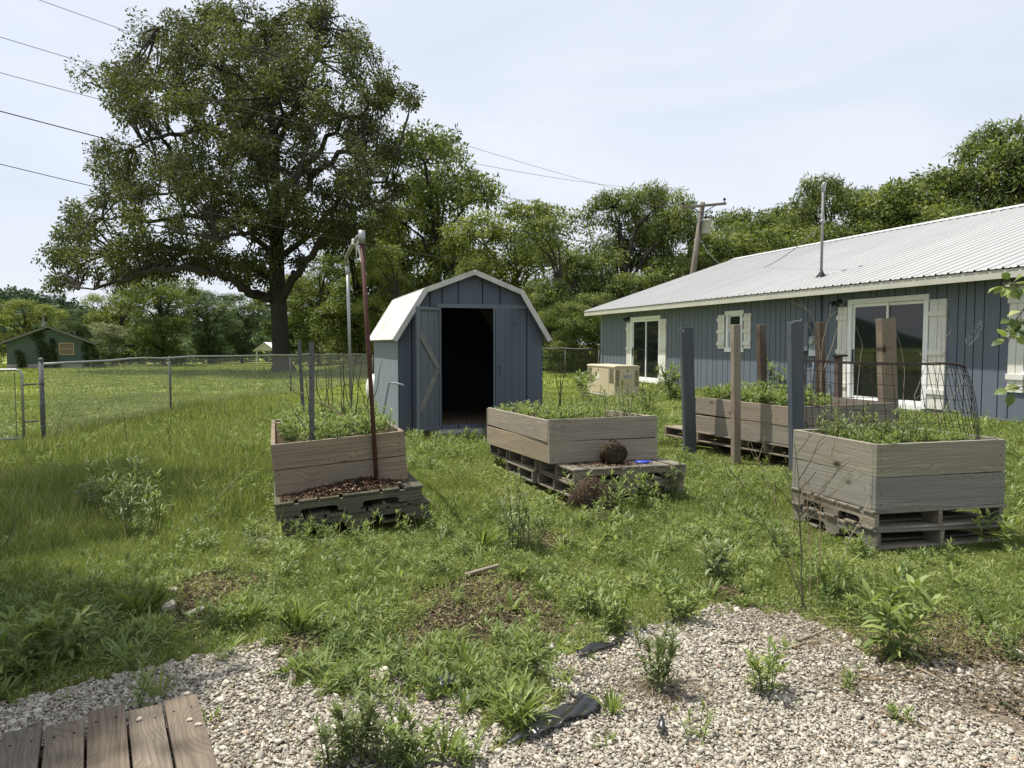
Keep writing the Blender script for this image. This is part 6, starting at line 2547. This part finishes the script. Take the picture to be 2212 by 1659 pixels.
def bed_weeds(label, B, W, L, h, n, hh, seed, mt='weed', area=None, ll=.075):
    rng = np.random.default_rng(seed)
    parts = []
    for i in range(n):
        if area:
            u, v = rng.uniform(area[0], area[1]), rng.uniform(area[2], area[3])
        else:
            u, v = rng.uniform(.1, W - .1), rng.uniform(.1, L - .1)
        k = hh * rng.uniform(.5, 1.15)
        Mx, T, segs = weed_parts(rng, k, 3, ll, .014 * ll / .075, .05, 14, .3, el0=55, el1=0)
        p = np.array(loc2w(*B, (u, v, h)))
        V, Fv, nv = scat(LEAF, Mx, T + p)
        parts.append((V, Fv, nv, np.repeat(np.clip(rng.normal(.55, .17, len(T)), 0, 1), 7), 0))
        V, Fv, nv = tubes_np([(P + p, r_) for P, r_ in segs], 4)
        parts.append((V, Fv, nv, np.full(len(V), .4), 1))
    V, Fv, nv, tn, mi = join(parts)
    tag(np_obj('bed_weeds', V, Fv, nv, [M[mt], M['stem']], tn, None, mi), label, 'weeds', None, 'stuff')


bed_weeds('leafy weeds filling the brown raised bed', B1, 1.15, 2.2, .40, 190, .19, 1)
bed_weeds('weeds in the middle raised bed', B2, 1.22, 2.45, .39, 110, .17, 2, 'weed', (.08, .8, .1, 2.3))
bed_weeds('weeds in the right corner of the middle raised bed, grey-green and tall', B2, 1.22, 2.45, .39, 14, .36, 3, 'weed_dark', (.7, 1.15, .3, 1.6))
bed_weeds('low green growth in the greyish square bed', B3, 1.2, 1.06, .465, 170, .10, 4, 'weed', None, .05)
bed_weeds('tall leafy shoots in the greyish square bed', B3, 1.2, 1.06, .465, 26, .27, 5, 'weed_dark', (.1, .75, .25, .95), .07)
bed_weeds('ferny plants in the worn raised bed', B4, 1.84, 1.96, .41, 95, .28, 6, 'weed', (.1, 1.2, .5, 1.9), .1)
bed_weeds('weeds near the front corner of the worn raised bed', B4, 1.84, 1.96, .41, 14, .2, 7, 'weed', (.1, .9, .1, .5), .08)


# ------------------------------------------------------------------ dry stalks
def stalk(label, pts, r0, mt, group, twigs=0, seed=0, tw_len=.25):
    rng = np.random.default_rng(seed)
    P = np.array([tuple(p) for p in pts])
    base = P[0].copy()
    P = P - base
    k = 12
    t = np.linspace(0, 1, len(P))
    tt = np.linspace(0, 1, k)
    Q = np.stack([np.interp(tt, t, P[:, c]) for c in range(3)], -1)
    Q[1:-1] += rng.normal(0, .004, (k - 2, 3))
    segs = [(Q, np.linspace(r0, r0 * .35, k))]
    for i in range(twigs):
        s = rng.uniform(.3, .95)
        b = np.array([np.interp(s, tt, Q[:, c]) for c in range(3)])
        a = rng.uniform(0, 6.28)
        d = np.array([math.cos(a) * .75, math.sin(a) * .5, rng.uniform(.5, 1.1)])
        ln = tw_len * rng.uniform(.5, 1.2) * (1.15 - s * .5)
        e = b + d * ln
        m = (b + e) / 2 + np.array([math.cos(a), math.sin(a), 0]) * .06 * ln
        segs.append((np.array([b, m, e]), np.array([.5, .4, .2]) * r0))
        for _ in range(2):
            a2 = a + rng.normal(0, .8)
            f = m + (e - m) * rng.random()
            segs.append((np.array([f, f + np.array([math.cos(a2) * .7, math.sin(a2) * .4, rng.uniform(.4, .9)]) * ln * .4]), np.array([.3, .15]) * r0))
    V, Fv, nv = tubes_np(segs, 5)
    o = np_obj('dry_stalk', V, Fv, nv, M[mt])
    o.location = base
    return tag(o, label, 'dry stalk', group)


def stalks():
    rng = np.random.default_rng(55)
    # in the brown bed: thin upright stalks
    for i, (xt, yt, xb, yb, Y) in enumerate([(690, 742, 702, 905, 7.9), (704, 770, 716, 900, 8.0), (718, 752, 722, 898, 8.1), (728, 744, 740, 905, 7.8), (742, 760, 744, 900, 7.7), (655, 790, 668, 905, 7.8), (668, 776, 676, 890, 8.2),
                                             (772, 742, 757, 905, 7.7), (784, 770, 768, 912, 7.5), (795, 790, 790, 900, 8.0), (738, 780, 762, 905, 7.9), (826, 778, 786, 905, 7.6), (768, 806, 800, 915, 7.4), (712, 800, 692, 905, 7.9)]):
        b, t_ = at(xb, yb + 8, Y), at(xt, yt, Y + rng.normal(0, .1))
        m = b.lerp(t_, .5) + Vector((rng.normal(0, .02), rng.normal(0, .02), 0))
        stalk('thin dark dry stalk rising from the weeds of the brown raised bed', [b, m, t_], .0072, 'stalk_dark', 'stalks in the brown raised bed', 0, i)
    stalk('long thin stalk leaning left out of the brown bed, with a curled tip', [at(808, 935, 7.2), at(730, 890, 7.3), at(640, 850, 7.3), at(608, 818, 7.3)], .006, 'stalk_dark', 'leaning stalks of the brown raised bed', 0, 31)
    stalk('straw-coloured stalk slanting across the brown bed', [at(780, 925, 7.1), at(700, 870, 7.3), at(636, 842, 7.5), at(622, 838, 7.5)], .007, 'stalk', 'leaning stalks of the brown raised bed', 0, 32)
    stalk('thin stalk leaning over the left board of the brown bed', [at(735, 945, 6.9), at(660, 935, 6.7), at(600, 915, 6.6), at(560, 905, 6.5)], .005, 'stalk_dark', 'leaning stalks of the brown raised bed', 0, 33)
    stalk('dark stalk sloping down to the front of the brown bed', [at(672, 945, 6.8), at(640, 895, 6.8), at(615, 860, 6.8)], .006, 'stalk_dark', 'leaning stalks of the brown raised bed', 0, 34)
    # three canes in the middle bed
    for i, (xt, yt, xb) in enumerate([(1214, 752, 1207), (1200, 800, 1214), (1222, 782, 1204)]):
        stalk(['tallest of the three thin canes crossing in the middle bed', 'shortest of the three thin canes crossing in the middle bed', 'middle of the three thin canes crossing in the middle bed'][i],
              [at(xb, 900, 8.5), at((xb + xt) / 2, (900 + yt) / 2, 8.5 + .03 * i), at(xt, yt, 8.5)], .0085, 'stalk_dark', None, 0, 60 + i)
    # twiggy dead weeds in front of the square bed
    for i, (lab, L_, r0, tw, mt) in enumerate([
            ('tall dark twiggy dead weed standing before the left corner of the square bed', [(1733, 1318), (1731, 1180), (1726, 1060), (1716, 960)], .0065, 9, 'stalk_dark'),
            ('dead weed with pale forked twigs before the square bed', [(1765, 1300), (1770, 1180), (1776, 1075), (1800, 960)], .0042, 8, 'stalk'),
            ('slim dead weed leaning right before the square bed', [(1790, 1300), (1812, 1220), (1850, 1140), (1878, 1075)], .004, 3, 'stalk_pale'),
            ('slim upright dead weed between the two forked ones', [(1752, 1310), (1750, 1200), (1745, 1090), (1738, 1010)], .004, 5, 'stalk'),
            ('long dead stalk bending left from the square bed', [(1745, 1330), (1700, 1210), (1640, 1110), (1590, 1020)], .004, 3, 'stalk_dark'),
            ('dead stalk bending towards the thin natural post', [(1738, 1300), (1695, 1150), (1665, 1050), (1615, 940)], .004, 5, 'stalk')]):
        b = G(*L_[0])
        Yb = b.y
        pts = [b] + [at(x, y, Yb + .12 * (k + 1)) for k, (x, y) in enumerate(L_[1:])]
        stalk(lab, pts, r0, mt, 'dead weeds before the square bed', tw, 70 + i, .3)
    # pale canes around the posts
    for i, (lab, L_, Y) in enumerate([
            ('pale bare cane curving in front of the near sliding door glass', [(1848, 880), (1856, 800), (1863, 745), (1850, 705)], 9.8),
            ('pale cane leaning beside the widest post', [(1950, 880), (1955, 800), (1945, 745), (1928, 697)], 9.7),
            ('bare cane rising from the grey topped brown post', [(1775, 850), (1776, 740), (1790, 690), (1796, 655)], 10.2),
            ('cane arching up left to the eaves above the grey topped post', [(1772, 840), (1770, 720), (1748, 670), (1706, 650)], 10.1),
            ('thin cane bending right from the grey topped post', [(1778, 800), (1800, 740), (1812, 700), (1815, 655)], 10.0),
            ('short pale cane leaning on the broad blue post', [(1775, 770), (1755, 720), (1742, 694)], 9.4),
            ('twisted cane climbing before the near door frame', [(2018, 900), (2026, 830), (2034, 760), (2032, 700)], 9.2),
            ('pale forked twig behind the wire cage', [(1980, 900), (1975, 860), (1995, 800), (2010, 775)], 8.6),
            ('thin twig slanting behind the wire cage on the right', [(2030, 905), (2062, 850), (2094, 810)], 8.6)]):
        stalk(lab, [at(x, y, Y) for x, y in L_], .006, 'stalk_pale', 'bare canes around the back bed', 4 if 'forked' in lab or 'twisted' in lab else 1, 90 + i, .2)
    # straw and stems in the long grass
    for i, (lab, L_) in enumerate([
            ('pair-like pale straw leaning in the long grass left of the brown bed', [(445, 1105), (500, 1045), (555, 990)]),
            ('tall dead stem near the left end of the fence', [(370, 985), (365, 930), (375, 870)]),
            ('dark bent stem near the left fence post', [(115, 960), (135, 890), (160, 855)]),
            ('dark curved stem in the middle of the left fence', [(275, 970), (268, 900), (255, 850)]),
            ('dark leaning stem at the left edge of the picture', [(5, 1195), (25, 1150), (40, 1110)]),
            ('thick fallen stem at the left edge', [(0, 1225), (30, 1250), (62, 1285)])]):
        b = G(*L_[0])
        pts = [b] + [at(x, y, b.y + .1 * k) for k, (x, y) in enumerate(L_[1:], 1)]
        stalk(lab, pts, .006, 'stalk_pale' if 'pale' in lab else 'stalk_dark', 'stems in the long grass', 0, 120 + i)


stalks()


# ------------------------------------------------------------------ small things on the ground
def twig(label, a, b, r_, mt, seed, z=.012, group='twigs on the gravel'):
    rng = np.random.default_rng(seed)
    p, q = G(*a), G(*b)
    k = 6
    t = np.linspace(0, 1, k)
    P = np.array([tuple(p.lerp(q, s)) for s in t])
    P[:, 2] += z + r_
    P[1:-1] += rng.normal(0, .012, (k - 2, 3)) * np.array([1, 1, .3])
    base = P[0].copy()
    V, Fv, nv = tubes_np([(P - base, np.linspace(r_, r_ * .5, k))], 6)
    o = np_obj('twig', V, Fv, nv, M[mt])
    o.location = base
    tag(o, label, 'twig', group)


for i, (lab, a, b, r_, mt) in enumerate([
        ('thick pale forked stick at the upper right edge of the gravel', (1722, 1392), (1800, 1362), .009, 'stalk_pale'),
        ('dark stick lying below the thick pale stick', (1712, 1408), (1775, 1392), .008, 'stalk'),
        ('long straw stem pointing to the largest weed on the gravel', (1770, 1378), (1850, 1415), .006, 'stalk_pale'),
        ('straight stem near the right corner of the gravel', (1838, 1470), (1990, 1478), .006, 'stalk'),
        ('pale stem slanting down right of the largest weed', (1980, 1450), (2080, 1500), .006, 'stalk_pale'),
        ('brown stick in the lower right gravel', (1905, 1545), (2010, 1590), .007, 'stalk'),
        ('dark broken stick at the right edge of the gravel', (2160, 1525), (2210, 1560), .011, 'stalk_dark'),
        ('thin twig in the centre of the right gravel', (1580, 1535), (1640, 1565), .005, 'stalk'),
        ('bent twig in the grass above the left gravel', (1117, 1370), (1165, 1358), .006, 'stalk'),
        ('thin straw lying on the upper gravel', (1600, 1330), (1700, 1365), .004, 'stalk_pale'),
        ('reddish twig among the straw on the upper gravel', (1690, 1330), (1745, 1372), .005, 'stalk'),
        ('short dark twig in the middle of the upper gravel', (1560, 1398), (1640, 1388), .005, 'stalk_dark'),
        ('pale twig by the bare patch in the left grass', (470, 1300), (500, 1262), .005, 'stalk_pale')]):
    twig(lab, a, b, r_, mt, i)


def straw():
    rng = np.random.default_rng(91)
    n = 2600
    c = rng.integers(0, 5, n)
    cen = np.array([tuple(G(*p)) for p in ((1700, 1345), (1800, 1395), (2050, 1480), (2150, 1440), (1430, 1500))])
    sp = np.array([(.28, .12), (.25, .1), (.4, .18), (.4, .2), (.12, .07)])
    x = cen[c, 0] + rng.normal(0, 1, n) * sp[c, 0]
    y = cen[c, 1] + rng.normal(0, 1, n) * sp[c, 1]
    a = rng.uniform(0, 6.28, n)
    d = np.stack([np.cos(a), np.sin(a), rng.normal(0, .15, n)], -1)
    ln = rng.uniform(.02, .11, n)
    Mx = frames(d, np.tile([0, 0, 1.], (n, 1)) + rng.normal(0, .3, (n, 3)), rng.uniform(.0015, .004, n), ln)
    T = np.stack([x, y, gh(x, y) + .02 + .012 * rng.random(n)], -1)
    x2, y2 = pts_band(rng, 1.5, 4.2, 9000, 1.0)
    ok = in_gravel(x2, y2, .05) & (fbm(x2, y2, 2.3, 4) > .5)
    x2, y2 = x2[ok], y2[ok]
    n2 = len(x2)
    d2 = rnd_dirs(n2, rng)
    d2[:, 2] *= .2
    l2 = rng.uniform(.008, .035, n2)
    Mx = np.concatenate([Mx, frames(d2, np.tile([0, 0, 1.], (n2, 1)) + rng.normal(0, .3, (n2, 3)), l2 * rng.uniform(.1, .4, n2), l2)])
    T = np.concatenate([T, np.stack([x2, y2, gh(x2, y2) + .014 + .008 * rng.random(n2)], -1)])
    n = n + n2
    V, Fv, nv = scat(DIAM, Mx, T)
    tag(np_obj('straw', V, Fv, nv, M['thatch'], np.repeat(rng.uniform(.35, 1, n), 4)), 'loose brown straw and dead stems scattered over the right gravel', 'straw', None, 'stuff')
    # thatch on the bare patches
    X, Y = [], []
    for p, r_ in DIRT:
        m = int(5200 * r_ * r_ * 6 + 200)
        aa = rng.uniform(0, 6.28, m)
        rr = r_ * rng.random(m) ** .6 * 1.1
        X.append(p.x + rr * np.cos(aa))
        Y.append(p.y + rr * np.sin(aa) * 1.2)
    x, y = np.concatenate(X), np.concatenate(Y)
    ok = ~blocked(x, y)
    x, y = x[ok], y[ok]
    n = len(x)
    a = rng.uniform(0, 6.28, n)
    d = np.stack([np.cos(a), np.sin(a), rng.normal(0, .3, n)], -1)
    ln = rng.uniform(.008, .05, n)
    Mx = frames(d, np.tile([0, 0, 1.], (n, 1)) + rng.normal(0, .4, (n, 3)), ln * rng.uniform(.1, .35, n), ln)
    T = np.stack([x, y, gh(x, y) + .002 + .016 * rng.random(n)], -1)
    V, Fv, nv = scat(DIAM, Mx, T)
    tag(np_obj('thatch', V, Fv, nv, M['thatch'], np.repeat(rng.beta(1.6, 2, n), 4)), 'dead brown thatch and crumbs on the bare patches of the yard', 'thatch', None, 'stuff')


straw()


def rock(label, px, s, seed, mt='rock', flat=.45):
    rr = random.Random(seed)
    p = G(*px)
    mb = MB()
    N, K = 7, 12
    vs = []
    for i in range(N + 1):
        th = math.pi * i / N
        for j in range(K):
            ph = 2 * math.pi * j / K
            k = 1 + rr.uniform(-.14, .14)
            vs.append((s[0] * k * math.sin(th) * math.cos(ph), s[1] * k * math.sin(th) * math.sin(ph), s[2] * (k * math.cos(th) * flat / .45)))
    fs = [(i * K + j, i * K + (j + 1) % K, (i + 1) * K + (j + 1) % K, (i + 1) * K + j)[::-1] for i in range(N) for j in range(K)]
    mb._add(vs, vs, fs)
    o = mb.build('rock', M[mt], None, False)
    o.location = (p.x, p.y, p.z + s[2] * .35)
    o.rotation_euler = (rr.uniform(-.2, .2), rr.uniform(-.2, .2), rr.uniform(0, 3))
    tag(o, label, 'rock', 'single rocks')


for i, (lab, px, s) in enumerate([
        ('flat pale rock beside the dock leaves on the left', (362, 1312), (.075, .05, .03)),
        ('small pale rock at the lower right of the bare left patch', (497, 1310), (.03, .025, .02)),
        ('long flat stone slab at the bottom of the bare left patch', (435, 1319), (.13, .035, .018)),
        ('pale stone half hidden by weeds above the flat rock', (373, 1280), (.035, .03, .025)),
        ('large flat cream stone in the left gravel patch', (830, 1458), (.07, .06, .012)),
        ('yellowish stone at the grass edge of the left gravel', (806, 1514), (.03, .022, .018)),
        ('white stone near the largest weed on the gravel', (1852, 1394), (.045, .03, .022)),
        ('pale pebble lying on the outer plank of the boardwalk', (405, 1549), (.014, .01, .008)),
        ('second pebble on the outer plank, farther down', (411, 1609), (.012, .009, .007)),
        ('third pebble on the outer plank near the bottom edge', (430, 1620), (.013, .01, .007)),
        ('pebble on the plank next to the outer one', (302, 1608), (.012, .009, .007)),
        ('orange stone chip near the tall weed on the gravel', (1455, 1451), (.014, .011, .008))]):
    rock(lab, px, s, i)
for o in bpy.data.objects:
    if o.name.startswith('rock') and 'plank' in o.get('label', ''):
        t = (.1 - H)
        o.location.z = .104


def stick():
    a, b = G(1005, 1251), G(1077, 1233)
    a.z += .03
    b.z += .04
    r_ = thing('broken_lath', 'grey broken lath lying on the grass in the middle of the yard', 'wood scrap', a)
    d = b - a
    MB().bar((0, 0, 0), d, .035, .018).build('lath', M['post_grey'], r_, bevel=.002)


stick()


def sheet(label, poly, seed, lift=.01):
    """crumpled sheet of black plastic whose outline is given in pixels"""
    rng = np.random.default_rng(seed)
    P = [tuple(G(x, y)[:2]) for x, y in poly]
    pv = np.array(P)
    x0, y0 = pv.min(0)
    x1, y1 = pv.max(0)
    s = .012
    xs, ys = np.arange(x0, x1 + s, s), np.arange(y0, y1 + s, s)
    X, Y = np.meshgrid(xs, ys, indexing='ij')
    ok = inpoly(X + s / 2, Y + s / 2, P)
    Z = gh(X, Y) + lift + .02 * np.abs(np.sin(16 * X + 9 * Y + 2 * np.sin(11 * Y))) + .014 * np.abs(np.sin(23 * Y - 19 * X + 3 * np.sin(9 * X))) + .004 * rng.random(X.shape)
    n = len(ys)
    idx = np.argwhere(ok[:-1, :-1])
    i, j = idx[:, 0], idx[:, 1]
    q = np.stack([i * n + j, (i + 1) * n + j, (i + 1) * n + j + 1, i * n + j + 1], -1).reshape(-1)
    u, inv = np.unique(q, return_inverse=True)
    V = np.stack([X, Y, Z], -1).reshape(-1, 3)[u]
    o = np_obj('plastic_sheet', V, inv, np.full(len(inv) // 4, 4), M['plastic'], smooth=True)
    so = o.modifiers.new('thickness', 'SOLIDIFY')
    so.thickness = .002
    tag(o, label, 'plastic sheet', 'scraps of black weed plastic')


sheet('long crumpled strip of shiny black plastic edging the grass tongue', [(1252, 1514), (1288, 1520), (1300, 1545), (1270, 1556), (1215, 1580), (1180, 1600), (1130, 1612), (1085, 1622), (1110, 1606), (1150, 1580), (1160, 1560), (1200, 1543), (1236, 1538)], 1, .012)
sheet('small round scrap of black plastic in the grass above the left gravel', [(945, 1482), (960, 1472), (982, 1478), (984, 1494), (965, 1504), (948, 1498)], 2, .02)
sheet('triangular flap of black plastic in the right gravel', [(1418, 1590), (1432, 1568), (1438, 1590), (1436, 1604), (1424, 1600)], 3, .025)
sheet('edge of black plastic showing under the weeds at the gravel rim', [(1245, 1421), (1292, 1402), (1345, 1386), (1350, 1396), (1300, 1412), (1250, 1430)], 4, .012)


# a sapling whose branch reaches in at the right edge
def sapling():
    rng = np.random.default_rng(17)
    Y = 3.6
    b = at(2330, 742, Y)
    b.z = 0
    root = thing('sapling', 'young leafy branch reaching into the picture at the right edge', 'sapling', b)
    bb = np.array(b)
    limb = [np.array(at(x, y, Y + d)) - bb for x, y, d in [(2330, 900, .0), (2300, 700, .0), (2265, 630, -.05), (2215, 615, -.1), (2165, 612, -.12)]]
    l2 = [np.array(at(x, y, Y + d)) - bb for x, y, d in [(2265, 630, -.05), (2225, 650, 0), (2195, 690, .03), (2178, 740, .05)]]
    l3 = [np.array(at(x, y, Y + d)) - bb for x, y, d in [(2330, 900, 0), (2270, 845, .02), (2225, 832, .03), (2190, 838, .04)]]
    segs = [(np.array([(0, 0, -.05), (0, 0, .6), tuple(limb[0])]), np.array([.022, .02, .017])), (np.array(limb), np.linspace(.014, .0025, 5)), (np.array(l2), np.linspace(.006, .0018, 4)), (np.array(l3), np.linspace(.008, .002, 4))]
    Ms, Ts = [], []
    for P, k in ((limb, 24), (l2, 24), (l3, 12)):
        P = np.array(P)
        for i in range(k):
            s = rng.uniform(.45, 1.0) if P is not None else 1
            c = np.array([np.interp(s, np.linspace(0, 1, len(P)), P[:, q]) for q in range(3)])
            d = rng.normal(0, 1, 3) * np.array([1, .8, .6]) + np.array([-.3, -.2, -.5])
            d /= np.linalg.norm(d)
            e = c + d * .035
            segs.append((np.array([c, e]), np.array([.0012, .001])))
            ln = rng.uniform(.04, .068)
            Ms.append(frames(d[None], (rng.normal(0, .5, 3) + np.array([-.3, -.4, .8]))[None], np.array([ln * .72]), np.array([ln]))[0])
            Ts.append(e)
    V, Fv, nv = tubes_np(segs, 6)
    np_obj('trunk', V, Fv, nv, M['bark_pale'], None, root)
    V, Fv, nv = scat(LEAF2, np.array(Ms), np.array(Ts))
    np_obj('foliage', V, Fv, nv, M['weed'], np.repeat(np.clip(rng.normal(.55, .3, len(Ts)), 0, 1), 10), root)


sapling()
